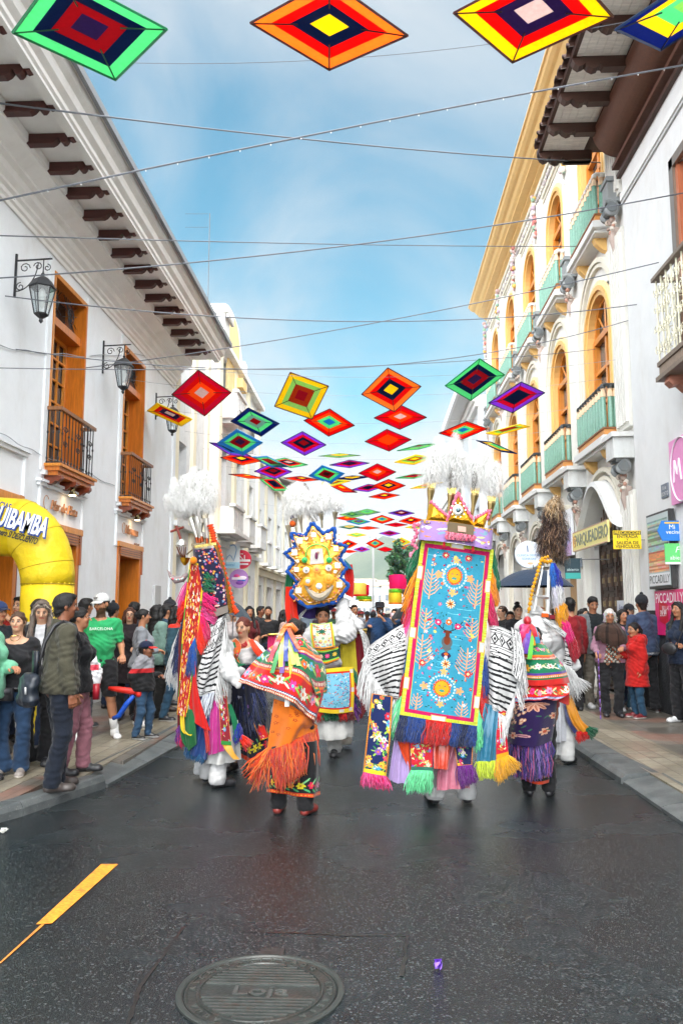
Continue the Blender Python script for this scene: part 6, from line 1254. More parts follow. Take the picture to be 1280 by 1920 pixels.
G_={k:sc(v)for k,v in dict(green='#0f6b45',orange='#f0920a',magenta='#d8125e',pink='#ef4f9a',blue='#123f8a',navy='#0f2450',red='#cc1712',mint='#6fe0a0',white='#dedcdc',purple='#6a1f80',teal='#0f6a8a',lime='#c6d838',gold='#e8a818',yellow='#f2cf28',maroon='#6b0f1c',lilac='#b39ad0',rose='#c06a80',scarlet='#f02a10').items()}
HOT=[G_['scarlet'],sc('#e8401a'),sc('#c81810')]
# ---------------------------------------------------------------- the tall dancer with the big blue back panel (nearest, right of centre)
Y=6.45
P=person('dancer seen from behind with a huge embroidered light blue back panel and tall white plumes',at(838,6.85),1.66,184,('sweater',(.6,.6,.6)),('wide',(.62,.62,.62)),blk,'tan',('short','black'),('out','out'),z0=0,exact=True,res=.016,stance=.13)
D=worn(P['T'])
cv=Canvas(150,350,sc('#3598b6'));R_=random.Random(11)
for k in range(60):y_=R_.uniform(0,350);x_=R_.uniform(20,120);cv.line([(x_,y_),(x_+R_.uniform(8,26),y_+R_.uniform(-1,1))],1.0,sc(R_.choice(['#5cc4da','#2f9fbe','#4ab0cc','#79cfe0'])))
CO=sc('#f2a870');DGn=sc('#0f5a50');
for x_,y_,L_,n_ in((36,112,50,8),(118,118,48,8),(34,178,46,7),(116,182,44,7),(32,250,66,10),(112,258,62,10),(34,328,34,6),(112,332,36,6)):cv.leafspray(x_,y_,L_,CO,int(n_*.75),wd=2.3)
for k in range(40):cv.flower(R_.uniform(26,124),R_.uniform(26,322),R_.uniform(2.4,3.6),sc(R_.choice(['#e8e04a','#d8248a','#e87a2a','#c01c2a','#f4d8e0','#2a4aa0'])),sc('#f4e0a0'),5)
for k in range(170):
 x_,y_=R_.uniform(26,124),R_.uniform(26,322);c_=R_.choice([DGn,DGn,sc('#d8248a'),sc('#f2d24a'),sc('#c01c2a'),sc('#e8f2f4'),sc('#1f4f9a')]);cv.ell(x_,y_,R_.uniform(1.0,2.4),R_.uniform(.8,1.5),c_,R_.uniform(0,3))
for k in range(26):
 x_,y_=R_.uniform(28,122),R_.uniform(30,320);g=[(x_+5*math.cos(t)*(1-t/8),y_+5*math.sin(t)*(1-t/8))for t in np.linspace(0,5,9)];cv.line(g,.9,sc('#1f6f8a'))
def sun_(x_,y_,r_):
 for k in range(26):a_=k/26*6.28;cv.ell(x_+r_*1.72*math.cos(a_),y_+r_*1.72*math.sin(a_),1.9,1.9,sc('#bfe4f4'))
 for k in range(10):a_=k/10*6.28;cv.ell(x_+r_*2.2*math.cos(a_),y_+r_*2.2*math.sin(a_),1.7,1.7,sc('#c01c2a'))
 for s_ in(-1,1):cv.flower(x_+s_*r_*2.35,y_+1,7,CO,sc('#f2a860'),5,0 if s_>0 else 3.14);cv.flower(x_,y_+s_*r_*2.3,7,sc('#f0b868'),CO,5,s_*1.57)
 cv.star(x_,y_,r_*1.32,sc('#ee5a1c'),20,.8);cv.ell(x_,y_,r_*.98,r_*.98,sc('#f8a81c'))
 for s_ in(-1,1):cv.ell(x_+s_*r_*.38,y_-r_*.28,1.9,1.1,sc('#5a6a5a'))
 cv.ell(x_,y_+r_*.34,r_*.42,r_*.17,sc('#3f9a8a'))
sun_(77,68,12);sun_(74,277,13)
for x_,y_,c_ in((56,33,'#c8162a'),(98,33,'#c8162a'),(36,238,'#c8162a'),(116,246,'#c8162a')):cv.star(x_,y_,8,sc(c_),9,.5);cv.ell(x_,y_,2.6,2.6,sc('#f2d8a0'))
for x_,y_ in((76,116),(76,232)):cv.star(x_,y_,10,sc('#f4e6c0'),12,.35);cv.star(x_,y_,8,sc('#e8862a'),6,.3,.2);cv.ell(x_,y_,2.6,2.6,sc('#8a4a2a'))
# deer head with antlers and flowers
cv.ell(75,190,10,12,sc('#5a6468'));cv.star(75,201,9,sc('#5a6468'),4,.6,1.57);cv.ell(75,186,6.5,9,sc('#7a3418'));cv.rect(71,168,79,182,sc('#6f2f16'));cv.ell(75,170,8,3,sc('#6f2f16'))
for s_ in(-1,1):
 cv.line([(75+s_*4,168),(75+s_*12,164),(75+s_*20,156),(75+s_*24,148)],1.6,sc('#101820'))
 for dx,dy in((8,154),(14,150),(17,152)):cv.line([(75+s_*(dx+1),164-(dx-8)*.5),(75+s_*dx,dy)],1.3,sc('#101820'))
for x_,y_,c_ in((57,154,'#d8246a'),(76,151,'#ee6a1c'),(93,157,'#d8246a')):cv.flower(x_,y_,6,sc(c_),sc('#f4f0e0'),7)
for s_ in(-1,1):cv.ell(75+s_*34,152,5,2,sc('#c01c2a'),s_*.5)
cv.ell(75,215,9,6,sc('#2a1f4a'));cv.ell(75,213,4,3,sc('#ee6a1c'));cv.ell(75,219,3,3,sc('#e8e0f0'))
LM=sc('#c9d63c')
cv.rect(0,0,150,22,LM);cv.rect(0,328,150,350,LM);cv.rect(0,0,22,350,LM);cv.rect(128,0,150,350,LM)
MG=sc('#c4125a');cv.rect(12,11,138,22,MG);cv.rect(12,328,138,338,MG);cv.rect(12,11,21,338,MG);cv.rect(129,11,138,338,MG)
for k in range(0,350,3):
 for x0,x1 in((0,12),(138,150)):cv.a[k,x0:x1]=np.array(LM)*R_.uniform(.55,1.0);cv.a[min(349,k+1),x0+R_.randrange(8):x1]=sc('#e8b428')if R_.random()<.5 else sc('#e6ec7a')
for k in range(0,150,3):
 for y0,y1 in((0,11),(339,350)):cv.a[y0:y1,k]=np.array(LM)*R_.uniform(.55,1.0)
for x0,y0,x1,y1 in((62,0,88,15),(60,333,88,350),(0,58,17,82),(0,172,18,194),(0,268,16,290),(134,66,150,88),(132,180,148,202),(133,282,150,306)):cv.rect(x0,y0,x1,y1,sc('#e2b860'));cv.rect(x0+2,y0+2,x1-2,y1-2,(.68,.70,.70))
sheet('back_panel',D,Y,[[(790,1011,.06),(858,1020,.0),(925,1030,.06)],[(775,1122,.04),(843,1133,-.03),(915,1143,.04)],[(762,1232,.02),(834,1246,-.06),(905,1255,.02)],[(749,1340,-.02),(822,1352,-.08),(894,1362,-.02)]],cv,FABRIC,th=.02,back=G_['magenta'],folds=(.003,2.3,.2))
for k,(x,y)in enumerate(((832,1018),(886,1026))):tube_px('beaded_cord',D,Y-.04,[(x-2,y-18),(x,y),(x-2,y+8),(x+2,y+8),(x,y)],.008,sc('#c81c2c'),lump=.5)
fr_=lambda nm,top,bot,cols,n=60,r=.005,**k:fringe(nm,D,Y,top,bot,cols,n,r,**k)
# yarn curtains down both sides, in bands of colour
fr_('yarn_band',[(789,1012,.1),(782,1060,.1)],[(762,1082,.12),(772,1078,.1)],[G_['green']],70)
fr_('yarn_band',[(784,1058,.08),(774,1110,.08)],[(758,1128,.1),(762,1150,.1)],[G_['orange']],90,jit=.016)
fr_('yarn_band',[(776,1100,.06),(768,1160,.06)],[(757,1165,.1),(760,1200,.1)],[G_['red'],G_['magenta'],G_['magenta']],90,jit=.014)
fr_('yarn_band',[(770,1155,.05),(763,1205,.05)],[(750,1215,.1),(752,1245,.1)],[G_['pink'],(.7,.6,.62),(.66,.64,.64)],70)
fr_('yarn_band',[(764,1210,.05),(758,1260,.05)],[(736,1265,.1),(742,1300,.1)],[G_['blue'],sc('#1c5a9a')],80)
fr_('yarn_band',[(758,1262,.04),(752,1310,.04)],[(730,1312,.1),(742,1330,.1)],[G_['red']],70)
fr_('yarn_band',[(752,1305,.03),(749,1342,.03)],[(726,1362,.06),(741,1388,.04)],[G_['mint']],80)
fr_('yarn_band',[(925,1031,.1),(922,1070,.1)],[(934,1105,.12),(928,1098,.1)],[G_['green']],60)
fr_('yarn_band',[(922,1066,.08),(918,1110,.08)],[(932,1130,.1),(926,1135,.1)],[G_['orange']],60)
fr_('yarn_band',[(918,1104,.06),(913,1150,.06)],[(930,1178,.1),(922,1176,.1)],[G_['magenta']],60)
fr_('yarn_band',[(912,1160,.04),(908,1200,.04)],[(920,1228,.08),(908,1250,.06)],[(.7,.62,.64),(.66,.64,.64)],60)
fr_('yarn_band',[(907,1215,.04),(903,1260,.04)],[(914,1290,.05),(906,1310,.03)],[G_['blue']],70)
fr_('yarn_band',[(903,1262,.03),(899,1320,.03)],[(911,1325,.05),(904,1352,.03)],[G_['red']],70)
fr_('yarn_band',[(897,1330,.0),(893,1362,.0)],[(903,1392,.0),(894,1408,.0)],[G_['mint']],60)
fringe('bottom_fringe',D,Y-.06,[(749,1341),(822,1352,-.03),(894,1362)],[(741,1388),(815,1396,-.04),(888,1400)],[G_['navy'],G_['blue'],G_['blue'],G_['red'],G_['red'],G_['red'],G_['blue'],G_['navy'],G_['blue']],190,.0045,jit=.008,layers=3)
# hanging ribbons and strips below
cv=floral(46,150,sc('#12245a'),4,34,border=G_['orange'],bw=4,r=(4,6.5));cv.rect(0,138,46,150,G_['yellow'])
sheet('embroidered_strip',D,Y,[[(697,1300,-.0),(735,1306,.0)],[(688,1375,-.05),(731,1384,-.04)],[(681,1448,-.08),(724,1456,-.06)]],cv,folds=(.01,1,.5))
fringe('pink_fringe',D,Y-.08,[(681,1448),(724,1456)],[(680,1472),(731,1481)],[G_['magenta'],G_['pink']],80,.0045,rnd=True)
def rib(nm,K,c,m=SATIN,**k):return sheet(nm,D,Y,K,c,m,30,22,**k)
rib('satin_ribbon',[[(742,1372,.03),(770,1376,.03)],[(734,1420,.03),(768,1430,.0)],[(729,1464,.04),(774,1474,.0)]],G_['lilac'],folds=(.02,2.2,.3))
rib('satin_ribbon',[[(740,1372,.0),(772,1378,.0)],[(752,1410,.0),(770,1418,-.02)],[(768,1442,.0),(772,1446,-.02)]],sc('#e0481a'),FABRIC,folds=(.01,1.5,.3))
cv=floral(44,60,sc('#c4202c'),6,16,border=G_['navy'],bw=2,r=(3,5));cv.rect(0,50,44,60,sc('#2f6a5a'))
sheet('embroidered_strip',D,Y,[[(767,1388,-.04),(813,1390,-.04)],[(770,1444,-.06),(811,1445,-.06)]],cv,folds=(.006,1.2,0));fringe('mint_fringe',D,Y-.06,[(770,1444),(811,1445)],[(760,1482),(808,1484)],[G_['mint']],90,.0045)
rib('satin_ribbon',[[(812,1388,-.03),(845,1390,-.02)],[(812,1415,-.05),(842,1418,-.04)],[(813,1441,-.06),(840,1443,-.05)]],sc('#cc3a18'),folds=(.012,1.4,0))
rib('satin_ribbon',[[(840,1392,.03),(868,1395,.03)],[(822,1436,.03),(874,1440,.02)],[(820,1482,.02),(879,1478,.0)]],G_['rose'],folds=(.02,2.6,.4))
cv=floral(34,54,sc('#1a2450'),8,12,border=G_['orange'],bw=2,r=(3,5));sheet('embroidered_strip',D,Y,[[(850,1390,-.02),(886,1392,-.02)],[(857,1436,-.03),(884,1434,-.03)]],cv,folds=(.006,1,0));fringe('purple_fringe',D,Y-.03,[(857,1436),(884,1434)],[(864,1474),(892,1464)],[G_['purple']],80,.0045)
rib('satin_ribbon',[[(908,1318,.02),(934,1326,.05)],[(898,1376,.0),(932,1380,.0)],[(893,1428,.0),(930,1426,.0)]],G_['teal'],folds=(.012,1.6,.2));fringe('lime_fringe',D,Y,[(893,1428),(930,1426)],[(897,1456),(928,1458)],[G_['lime']],80,.0045)
cv=floral(24,90,sc('#b8182c'),12,14,r=(2,4));cv.rect(0,78,24,90,G_['orange']);sheet('embroidered_strip',D,Y,[[(934,1330,.06),(950,1334,.08)],[(930,1378,.0),(950,1380,.02)],[(930,1424,-.04),(953,1416,-.02)]],cv);fringe('gold_fringe',D,Y-.03,[(930,1424),(953,1416)],[(932,1466),(974,1438)],[G_['gold']],120,.0045)
sheet('white_skirt',D,Y+.25,[[(770,1380,.15),(820,1380,0),(880,1380,.15)],[(778,1450,.1),(822,1462,-.1),(874,1452,.1)],[(786,1478,.1),(818,1495,-.1),(856,1482,.1)]],(.66,.66,.65),folds=(.02,5,0))
# striped shawl wings with knotted fringes
cw=striped(90,110,'row')
sheet('striped_shawl',D,Y,[[(692,1212,.12),(730,1184,.05),(772,1162,.12)],[(688,1240,.1),(728,1222,-.02),(768,1208,.08)],[(703,1275,.08),(736,1262,-.02),(762,1258,.06)],[(726,1306,.08),(744,1308,.02),(752,1312,.06)]],cw,folds=(.012,1.2,.6))
fringe('white_fringe',D,Y,[(690,1214,.1),(687,1242,.08),(704,1276,.06)],[(668,1288,.05),(676,1310,.05),(700,1345,.03)],[(.7,.7,.7)],34,.005,jit=.012,layers=2)
fringe('white_fringe',D,Y,[(704,1276,.06),(727,1307,.05),(750,1312,.05)],[(700,1352,.02),(716,1366,.02),(732,1372,.02)],[(.7,.7,.7)],34,.005,jit=.012,layers=2)
m=MB()
for k in range(60):
 t=R_.random();a_=poly_interp([(689,1222),(700,1268),(728,1304)],[t])[0];A=q3((a_[0]-R_.uniform(0,7),a_[1]+R_.uniform(-2,12),.06),Y);B=A+np.array((R_.choice((-1,1))*.03,R_.uniform(-.01,.01),-.045));m.tube([A,B],.003,(.72,.72,.72),3);m.ball(A,.006,(.74,.74,.74),5,4)
m.obj('knotted_net',YARN,D)
cw2=striped(84,130,'row',5)
sheet('striped_shawl',D,Y,[[(914,1172,.12),(940,1176,.02),(974,1194,.1)],[(910,1222,.1),(940,1232,-.02),(976,1248,.08)],[(908,1272,.1),(936,1286,.0),(966,1296,.08)],[(908,1314,.1),(928,1332,.04),(946,1344,.08)]],cw2,folds=(.014,1.4,-.5))
fringe('white_fringe',D,Y,[(972,1192,.08),(977,1248,.06),(966,1298,.05)],[(984,1262,.03),(983,1304,.02),(978,1330,.02)],[(.7,.7,.7)],46,.005,jit=.014)
fringe('white_fringe',D,Y,[(966,1298,.05),(947,1344,.05),(930,1334,.05)],[(952,1360,.0),(942,1398,.0),(936,1405,.0)],[(.7,.7,.7)],40,.005,jit=.010)
rib('striped_sash',[[(960,1180,.02),(974,1190,.02)],[(964,1225,.0),(980,1238,.0)],[(962,1262,.0),(976,1280,.0)]],striped(26,60,'col',7),FABRIC,folds=(.01,1,0))if 0 else sheet('striped_sash',D,Y,[[(958,1176,.02),(975,1188,.02)],[(962,1225,.0),(981,1238,.0)],[(958,1262,.0),(974,1280,.0)]],striped(26,60,'col',7))
# crown box
cb_=Canvas(90,44,sc('#b38fd2'));
for k in range(46):cb_.ell(R_.uniform(3,87),R_.uniform(3,41),R_.uniform(1.5,4),1.5,sc(R_.choice(['#e8e0f0','#f09a5a','#8ab4c8','#d8e4a0','#7a5aa0','#f4f0e8'])),R_.uniform(0,3))
cb_.rect(0,0,90,3,G_['gold']);Yc=6.5
sheet('crown_box',D,Yc,[[(791,978,.2),(794,974,-.06),(856,980,-.1),(918,992,-.06),(922,990,.2)],[(786,1010,.2),(789,1012,-.06),(856,1018,-.1),(916,1030,-.06),(920,1024,.2)]],cb_,FABRIC,th=.012)
m=MB();a_=[onY(x,y,Yc-.13)for x,y in((840,978),(888,985),(887,1004),(838,997))];m.poly(a_,sc('#7a6a52'),(0,.05,0));b_=[onY(x,y,Yc-.14)for x,y in((858,986),(873,988),(873,998),(858,996))];m.poly(b_,sc('#e8b8a8'),(0,.008,0));m.obj('beaded_purse',FABRIC,D)
fringe('pink_frill',D,Yc-.14,[(837,997),(887,1004)],[(835,1011),(886,1016)],[sc('#f06a8a'),sc('#f490a8')],34,.008,jit=.003,layers=2,rnd=True)
def star_plate(nm,pts,Yp,col,m_=GOLD,th=.02,bulge=.0):
 c_=np.mean([q3(p,Yp)for p in pts],0);mb=MB();P_=[q3(p,Yp)for p in pts];n_=len(P_);c_=c_-(0,bulge,0)
 V_=[c_]+P_+[p+(0,th,0)for p in P_]+[c_+(0,th+bulge,0)]
 mid=[(c_*.45+p*.55)-(0,bulge*.35,0)for p in P_]
 V_=[c_]+mid+P_+[p+(0,th,0)for p in P_]+[np.mean(P_,0)+(0,th,0)];L_=len(V_)-1
 f=[(0,1+k,1+(k+1)%n_)for k in range(n_)]+[(1+k,1+n_+k,1+n_+(k+1)%n_,1+(k+1)%n_)for k in range(n_)]+[(1+n_+k,1+2*n_+k,1+2*n_+(k+1)%n_,1+n_+(k+1)%n_)for k in range(n_)]+[(L_,1+2*n_+(k+1)%n_,1+2*n_+k)for k in range(n_)]
 mb.add(V_,f,col);return mb.obj(nm,m_,D)
gold=sc('#e0a52c')
for pts in([(798,976),(806,940),(822,955),(838,968),(840,980)],[(836,978),(846,955),(858,924),(872,952),(886,975),(888,986),(860,984)],[(886,986),(890,972),(905,964),(918,956),(912,975),(906,994)]):
 star_plate('gold_point',pts,Yc-.02,gold,bulge=.035);e=pts[1:-1]if len(pts)<7 else pts[:-2];tube_px('pink_ruffle',D,Yc-.02,[(x,y)for x,y in e],.014,sc('#f07a9a'),lump=.45,sub=9)
fringe('gold_trim',D,Yc-.07,[(794,975,.0),(856,981,-.04),(918,992,.0)],[(794,981,.0),(856,987,-.04),(918,998,.0)],[gold,sc('#f0c860')],60,.005,jit=.002,layers=1,rnd=True)
m=MB()
for k in range(34):
 t=R_.random();x=792+124*t
 if 838<x<888:continue
 m.ball(onY(x,984+14*t+R_.uniform(0,24),Yc-.10+.04*abs(t-.5)*2),R_.uniform(.008,.015),sc(R_.choice(['#e8e0f0','#f09a5a','#d8c060','#c84a6a','#f4f0e8'])),6,4)
m.obj('charms',PAINT,D)
m=MB();c_=onY(858,957,Yc-.075);m.lathe([(.045,.0),(.045,-.012),(.03,-.018),(.001,-.02)],c_,(.75,.72,.6),16,1);m.ball(c_-(0,.02,0),(.022,.01,.022),(.1,.14,.16),10,6)
for a2 in range(10):m.ball(c_+(.058*math.cos(a2*.628),-.005,.058*math.sin(a2*.628)),.008,(.8,.75,.6),6,4)
m.obj('gold_rosette',METAL,D)
for x,y,x2,y2 in((803,962,808,915),(840,962,846,925),(884,968,890,925),(916,985,921,940)):
 m=MB();A=onY(x,y,Yc+.02);B=onY(x2,y2,Yc+.02);m.tube([A,A*.5+B*.5,B*.9+A*.1,B],[.012,.018,.034,.03],sc('#b9a06a'),8)
 for k in(-2,-1,0,1,2):m.tube([B+(k*.011,0,-.01),B+(k*.016,-.004,.045)],.007,sc('#d8bc6a'),5)
 m.obj('feather_holder',METAL,D)
for sx in((774,994,790,1004),(772,1048,784,1050)):
 m=MB();c_=onY((sx[0]+sx[2])/2,sx[1],Yc+.1);
tube_px('pink_ruffle',D,Yc+.06,[(792,985),(774,984),(782,1000),(772,1020),(784,1030)],.016,sc('#f07a9a'),lump=.5,sub=8);tube_px('pink_ruffle',D,Yc+.08,[(784,1028),(768,1040),(776,1050),(775,1066),(768,1058)],.013,sc('#f490aa'),lump=.5,sub=8)
plumes('white_plume',D,Yc+.03,[((806,926),(806,838),22,-8),((812,924),(828,820),24,6),((845,930),(842,825),24,-10),((848,930),(864,836),23,10),((846,925),(880,850),20,14),((888,932),(884,845),20,-6),((890,930),(898,872),20,8),((892,932),(915,838),18,4),((921,945),(920,868),22,-8),((922,945),(938,866),22,10),((806,926),(815,850),24,-2),((845,930),(856,812,.1),20,2)],n=420,seed=3,wid=.95)
plumes('dark_quill',D,Yc-.02,[((842,918),(848,875),5,2),((886,920),(892,884),6,3)],n=60,seed=5,cols=[sc('#3a2c20'),sc('#5a4a34'),sc('#241a14')],m=YARN)
# ---------------------------------------------------------------- woman in orange shawl, nearest left of centre
Y=6.4
P=person('dancing woman from behind in a green and red cape and orange fringed shawl',at(551,6.42),1.50,168,('blouse',(.6,.6,.6)),('trousers',(.01,.01,.012)),sc('#7a2a24'),'brown',('bun','dark'),('fold','fold'),z0=0,exact=True,female=True,res=.013,stance=.12,look=(18,14))
D=worn(P['T'])
def band_canvas(w,h,bands,seed=1):
 """bands: (y0,y1,kind,colour)"""
 c=Canvas(w,h,bands[0][3]);R_=random.Random(seed)
 pal=[sc(x)for x in('#e8388a','#f2b632','#f0641e','#e8e4d8','#58b4d8','#d81c2c','#f490b0')]
 for y0,y1,kd,col in bands:
  c.rect(0,y0*h,w,y1*h,col);ym=(y0+y1)/2*h;hh=(y1-y0)*h
  if kd=='flowers':
   x=R_.uniform(2,8)
   while x<w:
    r_=min(hh*.42,8)*R_.uniform(.75,1.1);yy=ym+R_.uniform(-.12,.12)*hh
    for q in(-1,1):c.ell(x+q*r_*1.5,yy-q*r_*.3,r_*.95,r_*.22,sc(R_.choice(['#e8e6a0','#9ac84a','#f4ead0'])),-.55*q*1);c.ell(x+q*r_*1.2,yy+q*r_*.5,r_*.7,r_*.2,sc('#1f7a4a')if col!=G_['green']else sc('#b8d850'),.5)
    c.flower(x,yy,r_,R_.choice(pal),R_.choice(pal),6,R_.uniform(0,1));x+=r_*3.1
  if kd=='dots':
   for x in np.arange(1,w,3.2):c.ell(x,ym,1.1,hh*.3,sc('#f2e2c8'))
  if kd=='zig':
   for x in np.arange(0,w,4):c.line([(x,ym+hh*.3),(x+2,ym-hh*.3),(x+4,ym+hh*.3)],1.,sc('#dfe4f0'))
 return c
RB_=sc('#d4201a');ORG=sc('#ef7a1c');GRN=sc('#12744a')
cv=band_canvas(200,120,[(0,.06,'dots',ORG),(.06,.12,'zig',RB_),(.12,.30,'flowers',GRN),(.30,.34,'p',ORG),(.34,.385,'dots',sc('#e85a1c')),(.385,.41,'p',G_['purple']),(.41,.60,'flowers',GRN),(.60,.66,'dots',sc('#b03048')),(.66,.69,'p',ORG),(.69,.90,'flowers',RB_),(.90,.94,'zig',sc('#2c2f6a')),(.94,1,'dots',sc('#b8481c'))],3)
sheet('embroidered_cape',D,Y,[[(548,1196,.12),(540,1192,-.02),(556,1190,-.10),(566,1193,-.06),(572,1198,.12)],[(508,1214,.15),(516,1216,-.1),(556,1216,-.20),(590,1228,-.1),(604,1240,.2)],[(474,1244,.12),(500,1254,-.14),(552,1262,-.27),(596,1290,-.12),(612,1278,.22)],[(445,1276,.10),(486,1292,-.14),(545,1315,-.30),(580,1346,-.16),(592,1362,.05)]],cv,folds=(.016,3.2,.5),th=.01,back=RB_)
cv2=band_canvas(60,60,[(0,1,'p',GRN)],4);cv2 .a[:]=GRN
for k in range(5):cv2 .flower(8+k*11,48-k*1.5,5,sc(['#e8388a','#f2b632','#58b4d8','#f0641e','#e8e4d8'][k]),(.8,.7,.3),6);cv2 .line([(0,58),(60,52)],3,ORG)
sheet('embroidered_cape_fold',D,Y,[[(566,1222,-.12),(594,1234,.0)],[(574,1256,-.2),(612,1270,.05)],[(592,1302,-.2),(614,1300,.1)]],cv2,folds=(.01,1.5,.2))
cv=Canvas(90,110,sc('#f07a14'));R_=random.Random(9)
for k in range(34):x_,y_=R_.uniform(5,85),R_.uniform(4,80);cv.flower(x_,y_,R_.uniform(2.4,4.6),sc(R_.choice(['#c84e10','#b04010','#d8601a'])),sc('#e89030'),5,R_.random())
sheet('orange_shawl',D,Y,[[(514,1310,-.10),(545,1322,-.22),(580,1345,-.12),(592,1358,.05)],[(510,1345,-.1),(545,1352,-.24),(576,1358,-.14),(594,1362,.04)],[(505,1380,-.08),(540,1376,-.22),(570,1368,-.14),(594,1364,.04)],[(501,1410,-.06),(535,1396,-.2),(568,1380,-.14),(595,1366,.04)]],cv,folds=(.01,2,.4))
fringe('orange_fringe',D,Y-.02,[(502,1408,-.05),(535,1396,-.2),(568,1380,-.14),(595,1366,.04)],[(506,1470,.0),(528,1478,-.15),(560,1450,-.14),(594,1425,.02)],[sc('#e0401a'),sc('#f0581c'),sc('#d02c18'),sc('#f07a20')],190,.0042,jit=.022,rnd=True,layers=3,curl=.014)
fringe('orange_fringe',D,Y-.02,[(508,1396,-.05),(500,1415,-.05)],[(474,1440,-.05),(482,1472,-.05)],[sc('#e0401a'),sc('#f0581c'),sc('#f88a3a')],60,.0042,jit=.035,rnd=True,layers=2,curl=.02)
cv=Canvas(110,80,(.008,.008,.010));R_=random.Random(14)
for k in range(9):x_=6+k*12;cv.flower(x_,62+R_.uniform(-4,3),5,sc(R_.choice(['#e8d82a','#e878b0','#c81c4a','#f0a030'])),sc('#c87a1c'),6);cv.ell(x_+5,54,5,1.4,sc('#7fc88a'),-.8);cv.ell(x_-5,67,5,1.4,sc('#4aa86a'),.6)
cv.rect(0,72,110,80,sc('#d8481c'))
for x_ in range(0,110,4):cv.ell(x_,76,1.2,1.6,sc('#f0a83a'))
sheet('embroidered_trousers',D,Y,[[(505,1400,.12),(510,1400,-.1),(545,1395,-.16),(590,1390,-.1),(596,1385,.14)],[(504,1440,.1),(508,1442,-.1),(548,1445,-.08),(592,1445,-.1),(596,1440,.12)],[(503,1484,.1),(506,1486,-.1),(545,1490,-.02),(586,1496,-.1),(597,1490,.12)]],cv,folds=(.012,2,0),th=.01)
RC=['#f0781c','#c81c3c','#2f9a4a','#123a9a','#6a2a9a','#e8d23a','#e8e4e0','#c8e85a','#e8c82a','#123a9a','#c8e85a','#e05a2a']
ends=[(522,1205),(506,1240),(510,1262),(536,1240),(528,1262),(526,1250),(538,1325),(550,1246),(548,1275),(556,1222),(560,1248),(560,1216)]
def ribbons(par,Y,root,ends,cols,w=.018,seed=3,bow=True):
 R_=random.Random(seed);mb=MB()
 for(ex,ey),c in zip(ends,cols):
  A=q3(root,Y-.06);B=q3((ex,ey),Y-.27 if ey>1215 else Y-.2);mid=A*.55+B*.45+np.array([R_.uniform(-.02,.02),-.10,.03]);n_=14;P_=[]
  for k in range(n_):t=k/(n_-1);p=A*(1-t)**2+2*mid*t*(1-t)+B*t*t;a_=.5*math.sin(t*5+R_.random());P_.append([p+np.array((-w*math.cos(a_),w*.5*math.sin(a_),0)),p+np.array((w*math.cos(a_),-w*.5*math.sin(a_),0))])
  cloth(mb,np.array(P_),sc(c),.002)
 return mb.obj('hair_ribbons',SATIN,par,True)
ribbons(D,Y,(540,1174),ends,RC)
m=MB();m.tube([q3(p,Y-.10)for p in((528,1186),(536,1174),(546,1172),(556,1184))],.022,sc('#f0781c'),8);m.obj('hair_bow',SATIN,D,True)
m=MB()
for s_ in(-1,1):pass
# ---------------------------------------------------------------- smiling woman in a green and orange shawl
Y=7.95
P=person('smiling dancing woman with red brown hair in an orange scarf, green cape and navy skirt',at(457,8.05),1.50,-12,('blouse',(.66,.64,.64)),('skirt',(.012,.014,.03)),blk,'light',('bun',sc('#5a2318')),('out','bent'),z0=0,exact=True,female=True,res=.011,look=(-6,8))
D=worn(P['T'])
sheet('orange_scarf',D,Y,[[(442,1196,-.02),(452,1210,-.14),(448,1228,-.16)],[(434,1202,-.0),(442,1222,-.16),(446,1240,-.18)],[(430,1212,.0),(436,1232,-.15),(452,1246,-.18)]],floral(34,44,sc('#f0682a'),3,8,r=(2,4),border=sc('#f8c89a'),bw=3),folds=(.01,1.5,.5))
sheet('orange_scarf',D,Y,[[(466,1200,-.04),(474,1198,.0)],[(474,1218,-.14),(486,1214,-.06)],[(488,1234,-.1),(497,1228,-.02)]],sc('#e8401c'),folds=(.01,1.5,.5))
sheet('green_cape',D,Y,[[(428,1206,.06),(432,1204,-.06),(440,1204,-.1)],[(424,1226,.08),(432,1234,-.14),(452,1244,-.18)],[(424,1248,.08),(436,1252,-.16),(462,1246,-.2)]],sc('#2f9a6a'),folds=(.01,2,.3))
m=MB()
for k in range(3):m.tube([P['HP'](((.05+.008*k)*math.cos(t),-.045+.04*math.sin(t)*-1,-.15-.015*k-.02*(1+math.sin(t))))for t in np.linspace(0,6.28,18)],.006,sc('#a81824'),5)
LOCALS.add(D.name);m.obj('bead_necklace',PAINT,D);m=MB()
for q in(-1,1):m.tube([P['HP']((q*.078,0,-.03)),P['HP']((q*.08,0,-.06))],.006,sc('#d8a83a'),5)
m.obj('earrings',GOLD,D);LOCALS.discard(D.name)
cv=Canvas(120,100,(.008,.010,.028));R_=random.Random(3)
for k in range(30):cv.ell(R_.uniform(0,120),R_.uniform(5,60),1.4,1.4,sc(R_.choice(['#3a4a9a','#8a5ab0','#c8c8e0'])))
for k in range(12):cv.flower(5+k*10,84,4.5,sc(R_.choice(['#e8d82a','#e85a80','#c81c2c'])),sc('#c87a1c'),6);cv.ell(10+k*10,77,4,1.2,sc('#5aa86a'),.6)
cv.rect(0,93,120,100,sc('#d8401c'))
sheet('navy_skirt',D,Y,[[(433,1240,.2),(434,1244,-.08),(460,1246,-.16),(484,1244,-.08),(486,1240,.2)],[(436,1330,.25),(436,1330,-.1),(470,1335,-.2),(496,1330,-.1),(500,1325,.25)],[(446,1414,.25),(446,1420,-.1),(474,1428,-.18),(500,1412,-.1),(508,1400,.25)]],cv,folds=(.025,4,.2),th=.01)
